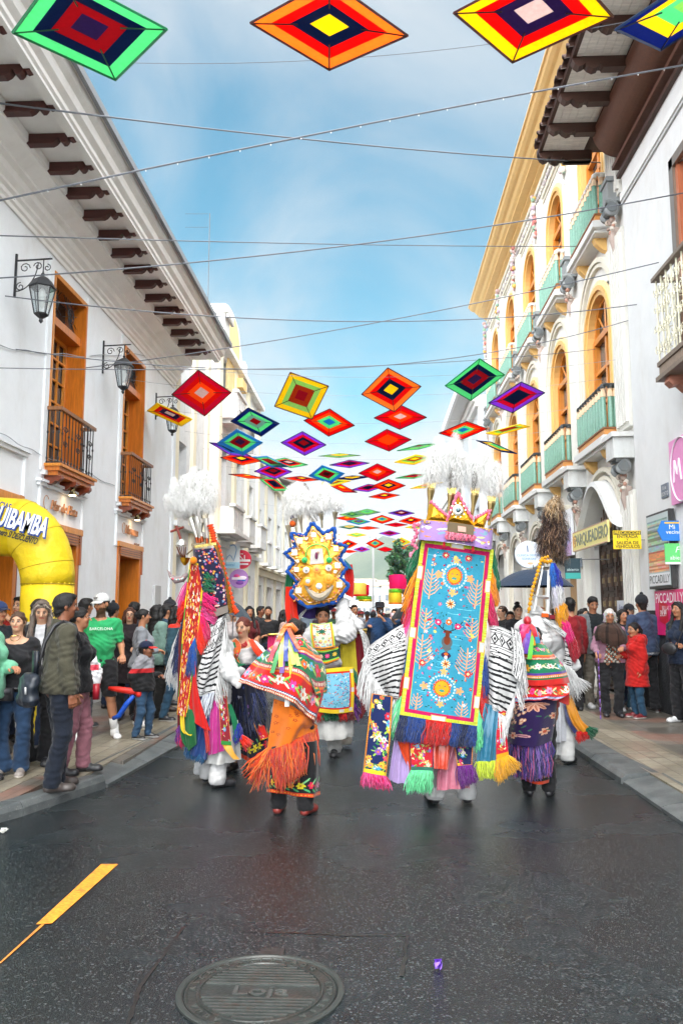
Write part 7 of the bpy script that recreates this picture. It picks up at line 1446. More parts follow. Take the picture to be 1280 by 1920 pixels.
fringe('navy_fringe',D,Y-.1,[(440,1280,0),(470,1300,-.1),(492,1290,0)],[(446,1360),(468,1380,-.12),(500,1330,-.04)],[G_['navy'],sc('#1a2c6a'),sc('#0a1430')],150,.005,jit=.03,rnd=True)
sheet('red_sash',D,Y,[[(468,1338,-.16),(490,1336,-.1)],[(476,1360,-.2),(500,1362,-.12)],[(490,1388,-.2),(506,1382,-.1)]],floral(30,40,sc('#e02c1c'),8,5,r=(2,4),border=G_['gold'],bw=2),folds=(.02,1.4,.4))
# ---------------------------------------------------------------- dancer on the left with leaning headdress
Y=7.3
P=person('dancer leaning left under a tall dark floral headdress with white plumes and a small cross',at(408,7.45),1.56,140,('sweater',(.62,.62,.62)),('wide',(.64,.64,.64)),blk,'brown',('short','black'),('out','bent'),z0=0,exact=True,res=.014,stance=.14,stride=.06)
D=worn(P['T'])
fr_=lambda nm,top,bot,cols,n=60,r=.005,**k:fringe(nm,D,Y,top,bot,cols,n,r,**k)
cv=Canvas(150,150,sc('#1c1a3c'));R_=random.Random(6)
for k in range(400):cv.flower(R_.uniform(2,148),R_.uniform(2,148),R_.uniform(1.8,3.4),sc(R_.choice(['#d83a6a','#e86a9a','#e8a03a','#8a4ab0','#c81c2c','#4a8ac8','#f0d0d8'])),sc('#f0c83a'),5)
cv.rect(0,128,150,150,sc('#8a8078'));cv.rect(0,124,150,128,(.02,.015,.02))
sheet('headdress_box',D,Y,[[(361,1026,.22),(366,1030,-.1),(404,1026,-.12),(412,1020,.2)],[(368,1090,.22),(374,1094,-.1),(420,1088,-.12),(426,1082,.2)],[(380,1158,.22),(386,1162,-.1),(428,1148,-.12),(438,1142,.2)]],cv,th=.015)
m=MB();a_=[q3(p,Y)for p in((359,1024,.22),(365,1028,-.12),(405,1022,-.14),(413,1017,.22))];m.poly(a_,sc('#cdb56a'),(0,0,.025));m.poly([q3(p,Y)for p in((382,1160,.2),(386,1162,-.1),(430,1148,-.12),(440,1142,.2))],(.02,.015,.02),(0,0,.02));m.obj('gold_cap',GOLD,D)
sheet('gold_edge',D,Y,[[(405,1020,-.12),(409,1018,-.05)],[(420,1088,-.12),(427,1086,-.05)],[(432,1150,-.12),(440,1148,-.05)]],sc('#b07c24'),GOLD,th=.02)
tube_px('orange_ruffle',D,Y-.04,[(394,984),(399,1000),(402,1016),(408,1024),(414,1050),(421,1080),(430,1112),(437,1140),(445,1150)],.026,sc('#f04a14'),lump=.35,n=10,sub=10)
sheet('gold_back',D,Y+.02,[[(390,984),(396,986)],[(394,1018),(403,1018)]],sc('#c89a3a'),GOLD)
for x,y,x2,y2 in((371,1014,357,972),(380,1012,368,970),(389,1016,386,972),(375,1014,376,980)):
 m=MB();A=q3((x,y),Y);B=q3((x2,y2),Y);m.tube([A,A*.7+B*.3,B],[.010,.016,.03],sc('#c8c4bc'),8);m.tube([A-(0,0,.02),A*.85+B*.15],.016,sc('#7a3a22'),7);m.obj('feather_holder',METAL,D)
plumes('white_plume',D,Y,[((356,974),(303,935),15,-14),((358,974),(312,900),15,-18),((388,974),(412,884),14,16),((356,974),(318,912),20,-16),((358,974),(338,892),22,-10),((366,972),(352,888),22,-8),((370,972),(364,878),22,0),((378,972),(380,884),21,6),((386,974),(398,882),22,12),((388,974),(406,898),18,14),((360,974),(330,940),17,-14),((380,974),(374,920),22,0),((366,974),(346,930),20,-4)],n=380,seed=8)
m=MB();A=lambda x,y,d=0:q3((x,y,d),Y);m.tube([A(331,986),A(340,1014)],.013,sc('#6f2416'),6);m.tube([A(320,997),A(345,988)],.012,sc('#6f2416'),6);m.obj('wooden_cross',WOOD,D)
m=MB();m.lathe([(.005,.06),(.035,.045),(.05,.02),(.055,0),(.0551,-.004)],A(340,1022),(.78,.77,.74),16);m.obj('silver_cup',METAL,D)
m=MB();m.lathe([(.045,.0),(.048,.01),(.035,-.03),(.01,-.06)],A(347,1048),gold,14)
for k in range(14):a_=k*.45;c_=A(340,1024)+np.array((.045*math.cos(a_),.045*math.sin(a_),-.004));e_=A(345+2*math.cos(a_),1048);m.tube([c_,c_*.5+e_*.5-(0,0,.015),e_],.003,sc('#a8905a')if k%2 else sc('#8a2c3a'),4)
m.tube([A(350,1040),A(362,1030)],.006,sc('#a8905a'),5);m.obj('hanging_chains',METAL,D)
m=MB();m.tube([A(314,1068),A(320,1080),A(330,1088),A(342,1086),(A(352,1076))],[.004,.018,.034,.03,.02],sc('#7a6a6a'),9)
R_=random.Random(2)
for k in range(22):t=R_.random();c_=A(318+28*t,1082+5*math.sin(t*3),-.03);m.ball(c_,.007,sc(R_.choice(['#d84a5a','#e8e0d8','#5aa8a8'])),5,4)
m.obj('painted_horn',PAINT,D)
cv=Canvas(60,300,sc('#b0201c'));
for k in range(420):c_=sc(R_.choice(['#e8d23a','#e87a2a','#e8e0d0','#c83a3a','#8a1818','#d8a890','#7a2a1a','#f0b84a']));cv.ell(R_.uniform(8,52),R_.uniform(2,298),1.4,R_.uniform(2,5),c_,R_.uniform(-.4,.4))
for i in range(300):cc=[G_['yellow'],sc('#4a9a3a'),G_['orange']][(i//24)%3];cv.a[i,:6]=np.array(cc)*(1 if i%3 else.6);cv.a[i,-8:]=np.array([sc('#4a9a3a'),G_['yellow'],G_['yellow']][(i//24)%3])*(1 if i%3 else.6)
cv.rect(0,0,60,6,G_['yellow'])
sheet('red_embroidered_panel',D,Y,[[(357,1050,-.14),(384,1062,-.10)],[(348,1120,-.16),(378,1130,-.12)],[(342,1190,-.18),(372,1196,-.14)],[(338,1260,-.18),(362,1262,-.16)],[(332,1340,-.18),(350,1345,-.16)]],cv,folds=(.006,1,.3),th=.015,back=G_['maroon'])
m=MB();m.ball(A(363,1051,-.16),.035,sc('#f0820a'),10,8);m.obj('orange_pompom',YARN,D)
fr_('yarn_band',[(383,1066,-.12),(382,1108,-.12)],[(404,1086,-.14),(402,1112,-.14)],[G_['green']],80,curl=.02)
fr_('yarn_band',[(382,1108,-.12),(378,1150,-.12)],[(408,1126,-.14),(402,1170,-.14)],[sc('#e81c7a'),G_['magenta'],G_['pink']],110,curl=.025)
fr_('yarn_band',[(378,1140,-.14),(370,1200,-.14)],[(394,1190,-.16),(376,1226,-.16)],[G_['magenta'],G_['scarlet'],G_['scarlet']],120,.0055)
fr_('yarn_band',[(366,1196,-.16),(356,1214,-.16)],[(366,1262,-.16),(350,1268,-.16)],[sc('#1a54a8'),G_['blue']],80)
fr_('yarn_band',[(350,1090,.0),(346,1150,.0)],[(337,1130,.0),(336,1170,.0)],[G_['pink'],G_['scarlet'],G_['scarlet']],80)
fr_('yarn_band',[(343,1160,.0),(340,1215,.0)],[(324,1240,.0),(330,1270,.0)],[G_['navy'],G_['navy'],sc('#1a2c6a')],90)
fr_('white_fringe',[(336,1180,.03),(330,1210,.03)],[(312,1270,.03),(334,1296,.0)],[(.7,.7,.7)],46,.005,jit=.02)
cw=striped(80,120,'row',3)
sheet('striped_shawl',D,Y,[[(396,1168,-.1),(410,1160,-.14),(426,1150,-.08)],[(384,1216,-.14),(398,1212,-.2),(418,1196,-.1)],[(372,1262,-.14),(388,1262,-.2),(414,1246,-.1)],[(362,1292,-.1),(378,1306,-.16),(400,1300,-.1)]],cw,folds=(.016,1.6,.6))
fr_('white_fringe',[(424,1160,-.1),(416,1210,-.12),(404,1300,-.12)],[(430,1262,-.1),(424,1300,-.12),(410,1328,-.12)],[(.7,.7,.7)],50,.005,jit=.02)
fr_('white_fringe',[(402,1298,-.14),(380,1304,-.14)],[(392,1340,-.14),(372,1346,-.14)],[(.62,.66,.74)],24,.005,jit=.02)
sl_=SDF();sl_.cap(A(416,1215),A(432,1262,-.12),.085,.075,.03);sl_.cap(A(432,1262,-.12),A(446,1284,-.16),.065,.04,.03);V,F=sl_.mesh(.011,0,(),wr=.008,seed=4);m=MB();m.add(V,F,(.68,.68,.68));m.obj('white_sleeve',CROWDCLOTH,D,True)
def rib(nm,K,c,m=SATIN,**k):return sheet(nm,D,Y,K,c,m,30,22,**k)
rib('ribbon',[[(336,1180,-.02),(350,1180,-.1)],[(334,1270,-.02),(354,1270,-.12)],[(334,1375,-.02),(352,1385,-.12)]],G_['maroon'],FABRIC,folds=(.01,1,.3))
rib('ribbon',[[(350,1240,-.14),(366,1240,-.16)],[(352,1300,-.16),(374,1305,-.18)],[(360,1350,-.16),(392,1372,-.2)]],G_['red'],FABRIC,folds=(.02,1,.6))
rib('ribbon',[[(338,1330,-.12),(360,1330,-.16)],[(340,1380,-.12),(366,1370,-.18)],[(352,1410,-.1),(368,1395,-.16)]],sc('#1f6a3a'),FABRIC,folds=(.02,1.4,.6))
rib('ribbon',[[(338,1325,-.14),(344,1325,-.16)],[(340,1365,-.14),(348,1370,-.18)],[(350,1378,-.14),(360,1378,-.18)]],G_['yellow'],FABRIC,folds=(.01,1,.4))
rib('ribbon',[[(366,1290,-.12),(392,1300,-.14)],[(362,1350,-.12),(394,1360,-.14)],[(350,1412,-.08),(388,1424,-.12)]],sc('#143c7a'),folds=(.015,2,.3))
fr_('blue_fringe',[(348,1400,-.06),(386,1418,-.1)],[(346,1416,-.06),(380,1430,-.1)],[sc('#1a5a8a')],60)
rib('ribbon',[[(396,1296,-.1),(414,1296,-.08)],[(394,1350,-.14),(414,1350,-.14)],[(392,1416,-.14),(420,1408,-.14)]],sc('#c0208a'),folds=(.02,1.6,.4))
rib('ribbon',[[(372,1320,-.16),(380,1330,-.16)],[(382,1365,-.18),(390,1370,-.18)],[(388,1412,-.16),(394,1406,-.16)]],G_['red'],folds=(.01,1,.3))
cv=floral(30,110,sc('#8a1c2c'),8,24,border=G_['orange'],bw=2,r=(2,4));cv.rect(0,100,30,110,sc('#2f8a3a'));sheet('embroidered_strip',D,Y,[[(410,1290,-.1),(424,1286,-.06)],[(412,1340,-.16),(428,1336,-.12)],[(415,1396,-.18),(434,1398,-.14)]],cv)
rib('ribbon',[[(416,1394,-.16),(434,1398,-.14)],[(424,1408,-.18),(440,1412,-.16)],[(438,1424,-.18),(450,1424,-.16)]],sc('#d89a1c'))
rib('ribbon',[[(426,1320,-.06),(434,1320,-.04)],[(434,1350,-.08),(444,1348,-.06)],[(440,1390,-.08),(450,1380,-.06)]],G_['green'],FABRIC);fr_('blue_fringe',[(438,1362,-.06),(448,1356,-.06)],[(440,1392,-.06),(452,1386,-.06)],[sc('#1a2c9a')],40)
fr_('red_fringe',[(449,1384,-.06),(454,1378,-.06)],[(462,1402,-.06),(470,1392,-.06)],[G_['scarlet']],50,jit=.015)
fr_('purple_fringe',[(336,1360,-.05),(342,1370,-.05)],[(330,1388,-.05),(342,1400,-.05)],[G_['purple'],G_['magenta']],50)
sheet('white_skirt',D,Y,[[(375,1370,.05),(410,1375,-.08),(446,1350,.05)],[(374,1405,.05),(410,1415,-.1),(450,1400,.05)],[(372,1424,.05),(408,1434,-.1),(452,1424,.05)]],(.68,.68,.66),folds=(.015,4,0))
for x,y in((378,1452),(400,1446)):
 ft=SDF();c_=onZ(x,y+6,.0);ft.cap(c_+(0,0,.14),c_+(0,0,.06),.06,.078,.03);V,F=ft.mesh(.011,0,[((0,0,.035),(0,0,-1))],wr=.008,seed=x);m=MB();m.add(V,F,(.66,.68,.70));m.obj('lace_cuff',CROWDCLOTH,D,True)
 # ---------------------------------------------------------------- dancer facing us under the star crown
Y=8.85
P=person('dancer facing the camera under a gold star shaped crown edged in blue with white plumes',at(606,8.95),1.62,-8,('sweater',(.68,.68,.68)),('wide',(.6,.6,.58)),blk,'tan',('short','black'),('heads','down'),z0=0,exact=True,res=.012,look=(14,10),stance=.12)
D=worn(P['T']);A=lambda x,y,d=0:q3((x,y,d),Y)
SP=[(585,980),(606,1001),(628,990),(625,1017),(650,1025),(635,1046),(650,1064),(637,1083),(654,1098),(630,1129),(576,1139),(544,1115),(558,1091),(538,1071),(553,1053),(534,1038),(554,1025),(545,1000),(572,1005)]
Ys=8.72;mb=MB();cpt=(596,1066);V_=[];nR=6
tt=[poly_interp(SP+[SP[0]],[k/114])[0]for k in range(114)]
for r_ in range(nR+1):
 f_=r_/nR
 for p in tt:V_.append(q3((cpt[0]+(p[0]-cpt[0])*f_,cpt[1]+(p[1]-cpt[1])*f_,-.07*(1-f_**2)),Ys))
F_=[(r_*114+k,r_*114+(k+1)%114,(r_+1)*114+(k+1)%114,(r_+1)*114+k)for r_ in range(nR)for k in range(114)];mb.add(V_,F_,sc('#d89c28'))
Vb=[q3((p[0],p[1],.05),Ys)for p in tt];mb.add(Vb,[tuple(range(114))],sc('#2a3f8a'));mb.obj('star_crown',mat('gold_satin',.38,metal=.35,noise=(14,.15),bump=(22,.15,.01)),D,True)
tube_px('blue_ruffle',D,Ys,SP+[SP[0]],.022,sc('#1450a8'),lump=.3,n=9,sub=7)
S2=[(cpt[0]+(x-cpt[0])*.86,cpt[1]+(y-cpt[1])*.88,-.02)for x,y in SP];tube_px('sequin_edge',D,Ys-.01,S2+[S2[0]],.006,sc('#c8a890'),METAL,.3)
m=MB();C_=lambda x,y,d=-.08:q3((x,y,d),Ys);R_=random.Random(5)
def disc(x,y,r,c,c2=None,d=-.085):m.lathe([(r,0),(r,-.012),(r*.7,-.018),(.001,-.02)],C_(x,y,d),c,14,1);(m.ball(C_(x,y,d-.02),(r*.5,.01,r*.5),c2,8,5)if c2 is not None else None)
disc(574,1069,.035,(.75,.72,.68),(.3,.3,.3));disc(616,1065,.035,(.75,.72,.68),(.3,.3,.3));disc(577,1090,.05,sc('#f0961a'),(.4,.45,.5));disc(616,1085,.055,sc('#f0961a'),sc('#f08a10'));disc(598,1099,.034,(.6,.6,.58),(.8,.8,.8));disc(594,1067,.045,sc('#e8a040'),sc('#f08050'))
disc(571,1050,.033,sc('#1f9a4a'),sc('#1f9a4a'));disc(617,1050,.033,sc('#1f9a4a'),sc('#1f9a4a'))
m.tube([C_(573+22-22*math.cos(t),1048-27*math.sin(t)**.6)for t in np.linspace(.05,math.pi-.05,16)],.008,sc('#4aa83a'),6)
for x,y in((568,1118),(577,1124),(588,1128),(598,1129),(607,1129),(616,1127),(625,1120),(633,1112),(581,1104),(615,1100)):disc(x,y,.018,sc('#a8742a'),sc('#c87a4a'),-.03 if y>1108 else-.06)
m.obj('medallion',PAINT,D)
m=MB()
for x,y,w_ in((552,1036,6),(556,1068,5),(560,1107,6),(633,1060,6),(636,1096,6),(562,1014,6),(588,1003,5),(616,1006,6),(630,1029,5),(558,1052,3),(575,1010,3),(604,1013,3),(628,1072,3)):
 c_=C_(x,y,-.03);s_=w_*.78*Ys/FOC;m.box(c_[0]-s_,c_[0]+s_,c_[1]-.02,c_[1],c_[2]-s_,c_[2]+s_,(.42,.42,.40));m.box(c_[0]-s_*1.25,c_[0]+s_*1.25,c_[1]-.012,c_[1],c_[2]-s_*1.25,c_[2]+s_*1.25,(.3,.2,.1))
m.obj('mirror',METAL,D)
m=MB();a_=[C_(x,y,-.09)for x,y in((583,1030),(604,1028),(607,1056),(581,1058))];m.poly(a_,(.70,.66,.62),(0,.02,0));m.ball(C_(593,1042,-.10),(.018,.006,.04),sc('#7a3a5a'),8,6);m.ball(C_(596,1036,-.10),(.014,.006,.014),sc('#c89a8a'),8,6)
m.tube([C_(572+52*t,1098+22*math.sin(math.pi*t),-.05-.02*math.sin(math.pi*t))for t in np.linspace(0,1,14)],[.012+.032*math.sin(math.pi*t)for t in np.linspace(0,1,14)],sc('#b8ac98'),7);m.obj('white_trim',FABRIC,D)
m=MB()
for k in range(260):
 x,y=R_.uniform(548,640),R_.uniform(1000,1128)
 if abs(x-595)<18 and abs(y-1045)<18:continue
 m.ball(C_(x,y,-.045),R_.uniform(.006,.011),sc(R_.choice(['#f0d890','#e89a3a','#d8b888','#a8641a','#d85a4a','#8a5a20'])),6,4)
m.obj('beads',PAINT,D)
sheet('crown_drape',D,Y,[[(540,1060,.1),(560,1070,.1)],[(534,1110,.08),(556,1110,.02)],[(538,1165,.05),(556,1165,.0)]],G_['green'],folds=(.02,2,0));sheet('crown_drape',D,Y,[[(536,1100,.05),(552,1100,.0)],[(535,1140,.02),(556,1145,-.03)],[(540,1172,.02),(560,1168,-.04)]],G_['scarlet'],folds=(.02,1.5,0));sheet('crown_drape',D,Y,[[(545,1105,.08),(600,1130,.08),(650,1100,.08)],[(550,1150,.06),(590,1160,.1),(640,1130,.08)]],sc('#3a2a6a'),folds=(.02,3,0))
sheet('crown_drape',D,Y,[[(640,1060,.1),(660,1058,.1)],[(646,1085,.08),(664,1090,.1)],[(645,1112,.05),(662,1122,.08)]],G_['red'],folds=(.015,1.5,0));sheet('crown_drape',D,Y,[[(645,1048,.05),(655,1058,.08)],[(648,1064,.05),(662,1068,.08)]],G_['teal'],FABRIC)
sheet('striped_scarf',D,Y,[[(556,1160,-.02),(578,1138,.02)],[(540,1172,-.02),(562,1160,.02)],[(520,1190,.0),(534,1196,.02)],[(508,1235,.02),(516,1240,.02)]],striped(24,60,'col',3),folds=(.01,1,0));sheet('striped_scarf',D,Y,[[(628,1148,.05),(660,1160,.08)],[(655,1160,.02),(676,1178,.02)],[(676,1190,.0),(690,1200,.0)],[(684,1240,.0),(694,1238,.0)]],striped(24,70,'col',4),folds=(.01,1,0))
for x,y,x2,y2 in((545,1028,540,985),(566,998,562,966),(604,990,602,962),(627,988,628,960),(556,1000,552,972)):
 m=MB();a_=A(x,y);b_=A(x2,y2);m.tube([a_,a_*.5+b_*.5,b_],[.01,.014,.035],sc('#c8bca0'),8);m.obj('feather_holder',METAL,D)
m=MB();c_=A(549,982);m.ball(c_,.04,sc('#e8641c'),10,6);m.ball(A(548,970),(.025,.02,.03),sc('#4a2a5a'),8,6);m.obj('orange_flower',YARN,D)
plumes('white_plume',D,Y,[((540,990),(534,918),16,-8),((552,974),(546,908),18,-4),((562,968),(560,906),18,0),((562,968),(574,914),17,6),((602,966),(592,906),17,-6),((602,964),(604,916),16,2),((604,964),(620,905),15,10),((628,962),(628,930),14,-2),((628,962),(638,932),13,6),((580,975),(580,925),16,0),((560,976),(556,940),18,-2),((602,968),(604,940),17,3)],n=330,seed=9,wid=1.05)
cv=Canvas(60,90,sc('#d8e0c8'));R_=random.Random(4)
for k in range(60):cv.flower(R_.uniform(8,52),R_.uniform(8,82),R_.uniform(2,4),sc(R_.choice(['#e8388a','#f07a2a','#1f8a5a','#e8c83a','#c81c2c','#58a8c8'])),(.8,.8,.7),6)
for x0,x1 in((0,5),(55,60)):cv.rect(x0,0,x1,90,sc('#b8d84a'))
cv.rect(5,0,9,90,G_['orange']);cv.rect(51,0,55,90,G_['orange']);cv.rect(0,0,60,5,sc('#b8d84a'));cv.rect(0,84,60,90,G_['orange']);cv.star(30,34,11,sc('#12604a'),8,.5)
sheet('embroidered_bib',D,Y,[[(581,1168,-.16),(602,1170,-.2),(622,1166,-.16)],[(582,1190,-.2),(604,1190,-.24),(626,1188,-.2)],[(586,1214,-.2),(606,1216,-.24),(628,1212,-.2)]],cv,th=.012)
cv=Canvas(70,40,sc('#12503a'));cv.rect(0,0,70,6,G_['orange']);cv.rect(0,34,70,40,G_['orange']);cv.rect(0,6,70,10,sc('#9ad84a'));cv.rect(0,30,70,34,sc('#9ad84a'));[cv.flower(10+k*16,20,5,sc(['#e87a9a','#e8c0a0','#e8388a','#f0c83a'][k%4]),(.7,.6,.4),7)for k in range(4)]
sheet('embroidered_belt',D,Y,[[(586,1216,-.16),(606,1218,-.22),(634,1212,-.14)],[(592,1240,-.16),(610,1244,-.22),(636,1236,-.14)]],cv,th=.012)
bl_=SDF();bl_.ell(A(608,1240),(.20,.15,.09),.03);bl_.ell(A(604,1195),(.22,.14,.16),.04);V,F=bl_.mesh(.013,0,(),wr=.01);m=MB();m.add(V,F,(.68,.68,.68));m.obj('puffed_blouse',CROWDCLOTH,D,True)
sv=SDF();sv.cap(A(622,1188),A(648,1188,-.08),.095,.11,.03);sv.cap(A(648,1186,-.08),A(642,1136,-.02),.11,.075,.03);V,F=sv.mesh(.012,0,(),wr=.010,seed=3);m=MB();m.add(V,F,(.70,.70,.70));m.obj('white_sleeve',CROWDCLOTH,D,True)
cv=Canvas(100,100,sc('#7fc4e0'));
for k in range(140):cv.line([(R_.uniform(12,88),R_.uniform(12,88))for _ in range(1)]*1+[(R_.uniform(12,88),0)]if 0 else[(x:=R_.uniform(14,84),y:=R_.uniform(14,84)),(x+R_.uniform(-6,6),y+R_.uniform(-3,3))],1.3,sc(R_.choice(['#1f8a8a','#e87a2a','#2a5ab0','#c82c6a','#f0e8d0','#1f6a9a'])))
cv.rect(0,0,100,12,G_['yellow']);cv.rect(0,88,100,100,G_['yellow']);cv.rect(0,0,12,100,G_['yellow']);cv.rect(88,0,100,100,G_['yellow']);cv.rect(12,12,88,16,G_['red']);cv.rect(12,84,88,88,G_['red']);cv.rect(84,12,88,88,G_['red']);cv.rect(12,12,16,88,G_['red'])
for x0,y0 in((86,8),(88,46),(60,88),(84,86),(0,46)):cv.rect(x0,y0,x0+11,y0+9,(.7,.7,.66))
sheet('square_apron',D,Y,[[(596,1256,-.2),(630,1252,-.26),(662,1250,-.2)],[(594,1294,-.24),(630,1296,-.3),(664,1292,-.22)],[(590,1334,-.24),(628,1338,-.3),(662,1334,-.22)]],cv,th=.02,back=G_['red'])
fringe('apron_fringe',D,Y-.24,[(590,1335),(662,1335)],[(592,1350),(664,1350)],[G_['red'],G_['green'],G_['green'],G_['red'],G_['maroon']],90,.006);fringe('apron_fringe',D,Y-.2,[(662,1252),(664,1334)],[(672,1275),(673,1350)],[G_['green'],G_['red'],G_['navy'],G_['purple']],90,.006)
cv=Canvas(60,60,sc('#e8d23a'));cv.rect(30,0,60,60,sc('#7a1020'));cv.rect(0,0,60,4,sc('#b89a4a'))
sheet('cape',D,Y+.1,[[(636,1183,.0),(664,1182,.0),(686,1181,.05)],[(640,1262,.0),(670,1264,.0),(692,1262,.05)],[(646,1345,.0),(674,1348,.02),(694,1320,.05)]],cv,folds=(.015,2,0))
tube_px('gold_bar',D,Y+.08,[(634,1183),(688,1181)],.018,sc('#c8a858'),GOLD);tube_px('gold_bar',D,Y+.08,[(502,1190),(524,1189)],.014,sc('#c8a858'),GOLD)
sheet('cape',D,Y+.1,[[(503,1192,0),(524,1192,0)],[(503,1225,0),(530,1230,0)],[(520,1270,0),(560,1290,0)]],sc('#d82c6a'),folds=(.015,2,0))
sheet('white_skirt',D,Y,[[(592,1340,.1),(594,1342,-.14),(624,1346,-.2),(654,1342,-.14),(656,1340,.1)],[(592,1365,.1),(594,1370,-.16),(624,1378,-.22),(658,1370,-.16),(660,1365,.1)],[(592,1380,.1),(596,1386,-.16),(626,1388,-.22),(656,1382,-.16),(660,1378,.1)]],(.70,.70,.68),folds=(.02,5,0))
for x,y in((630,1398),(646,1396)):c_=onZ(x,y+4,0);ft=SDF();ft.cap(c_+(0,0,.22),c_+(0,0,.06),.075,.085,.02);V,F=ft.mesh(.012,0,[((0,0,.03),(0,0,-1))],wr=.006,seed=x);m=MB();m.add(V,F,sc('#c8c0b4'));m.obj('lace_cuff',CROWDCLOTH,D,True)
# ---------------------------------------------------------------- woman in the purple shawl skirt
Y=7.1
P=person('dancing woman in a green and red flowered cape and dark purple fringed skirt',at(1000,7.15),1.42,170,('blouse',(.5,.1,.1)),('trousers',(.01,.01,.012)),blk,'brown',('bun','dark'),('down','down'),z0=0,exact=True,female=True,res=.014,look=(0,22),lean=14)
D=worn(P['T'])
cv=band_canvas(150,120,[(0,.10,'flowers',sc('#e8401c')),(.10,.16,'dots',sc('#c8182c')),(.16,.40,'flowers',sc('#2f9a62')),(.40,.44,'p',ORG),(.44,.49,'dots',sc('#d83a2a')),(.49,.52,'p',GRN),(.52,.74,'flowers',sc('#178058')),(.74,.78,'p',sc('#5a3a9a')),(.78,.83,'dots',ORG),(.83,.86,'p',GRN),(.86,1,'p',RB_)],8)
cv.rect(0,22,150,30,sc('#2f9a62'))
sheet('embroidered_cape',D,Y,[[(988,1195,.1),(984,1196,-.06),(994,1192,-.1),(1008,1198,-.04),(1012,1202,.12)],[(978,1216,.14),(980,1220,-.1),(1000,1222,-.16),(1024,1222,-.08),(1030,1222,.16)],[(980,1250,.16),(982,1254,-.12),(1008,1256,-.2),(1048,1252,-.1),(1054,1250,.16)],[(982,1280,.16),(984,1284,-.14),(1012,1286,-.22),(1058,1282,-.1),(1064,1280,.18)]],cv,folds=(.012,2,.2),th=.01,back=RB_)
cv=band_canvas(150,40,[(0,.72,'flowers',sc('#d81c14')),(.72,.9,'zig',sc('#6a7ab8')),(.9,1,'p',RB_)],5)
sheet('red_flounce',D,Y,[[(975,1284,-.08),(1010,1284,-.2),(1062,1282,-.08)],[(966,1302,-.1),(1010,1302,-.24),(1066,1300,-.1)],[(958,1318,-.1),(1008,1312,-.26),(1048,1312,-.18)]],cv,folds=(.014,3,.2))
sheet('red_flounce',D,Y,[[(1044,1290,-.14),(1066,1288,-.04)],[(1048,1312,-.14),(1066,1318,-.04)],[(1050,1316,-.14),(1066,1322,-.04)]],RB_)
cv=Canvas(110,110,sc('#26114a'));R_=random.Random(7);SK_=sc('#d89a78');OC=sc('#c8702a')
for k in range(34):a_=R_.uniform(0,1);x_,y_=28+R_.uniform(-16,16),34+R_.uniform(-22,26);cv.ell(x_,y_,2.2,4.2,SK_,.3);cv.ell(x_,y_,1.1,2.6,sc('#f4dcc0'),.3)
for a_ in np.linspace(.2,2.9,6):cv.ell(52+11*math.cos(a_),12+11*math.sin(a_),11,3.6,sc('#e0a890'),a_);cv.ell(52+11*math.cos(a_),12+11*math.sin(a_),9,1.3,sc('#b06a50'),a_)
for x_,y_ in((82,42),(70,76),(100,60),(30,86)):cv.flower(x_,y_,8,sc('#e8b090'),OC,6);cv.ell(x_,y_,3,3,sc('#c84a1c'))
for x_,y_ in((16,88),(44,84),(92,66)):cv.ell(x_,y_,9,3,sc('#d8a0a0'));cv.ell(x_,y_,7,1.2,sc('#8a4a6a'))
for k in range(20):cv.ell(R_.uniform(3,107),R_.uniform(40,105),4,1,sc('#2f6a4a'),R_.uniform(-1,1))
sheet('purple_shawl',D,Y,[[(966,1312,.15),(966,1314,-.1),(1005,1312,-.2),(1040,1312,-.1),(1044,1312,.15)],[(960,1350,.15),(960,1352,-.12),(1000,1354,-.22),(1038,1352,-.1),(1040,1350,.15)],[(954,1390,.15),(954,1394,-.12),(995,1400,-.22),(1032,1392,-.1),(1036,1388,.15)]],cv,folds=(.012,2,.1),th=.01)
fringe('purple_fringe',D,Y,[(955,1392,-.1),(995,1400,-.22),(1033,1390,-.1)],[(962,1452,-.08),(1000,1462,-.2),(1032,1450,-.08)],[sc('#3a1a6a'),sc('#5a2a9a'),sc('#26205a'),sc('#c05a8a'),sc('#8a6ab8'),sc('#28407a')],190,.0045,jit=.016,rnd=True,layers=2,curl=.014)
cv=Canvas(80,30,(.01,.01,.012));[cv.flower(6+k*12,12,5,sc(R_.choice(['#c81c3c','#e8b030','#3a8a4a'])),(.6,.5,.2),6)for k in range(7)];cv.rect(0,22,80,30,sc('#c8401c'))
sheet('embroidered_trousers',D,Y,[[(974,1440,.1),(978,1442,-.08),(1004,1446,-.12),(1028,1442,-.06),(1032,1440,.1)],[(978,1458,.1),(980,1462,-.08),(1004,1470,-.12),(1028,1468,-.06),(1032,1460,.1)]],cv,folds=(.01,2,0),th=.01)
ribbons(D,Y,(990,1168),[(978,1205),(984,1226),(992,1236),(1000,1210),(1008,1206),(972,1196),(1004,1196),(980,1214)],['#d81c5a','#6a3ab0','#6fd84a','#f0a81c','#1f8ab8','#e8387a','#c81c2c','#b87ad8'],.022,5)
m=MB();
for x,y,c_ in((988,1164,'#c81c2c'),(980,1178,'#d82c8a'),(998,1182,'#2a9ac8'),(990,1190,'#1a3a8a'),(1004,1192,'#e05a1c'),(978,1192,'#c88ad8')):m.ball(q3((x,y,-.1),Y),(.038,.03,.04),sc(c_),8,6)
m.obj('ribbon_bow',SATIN,D,True)
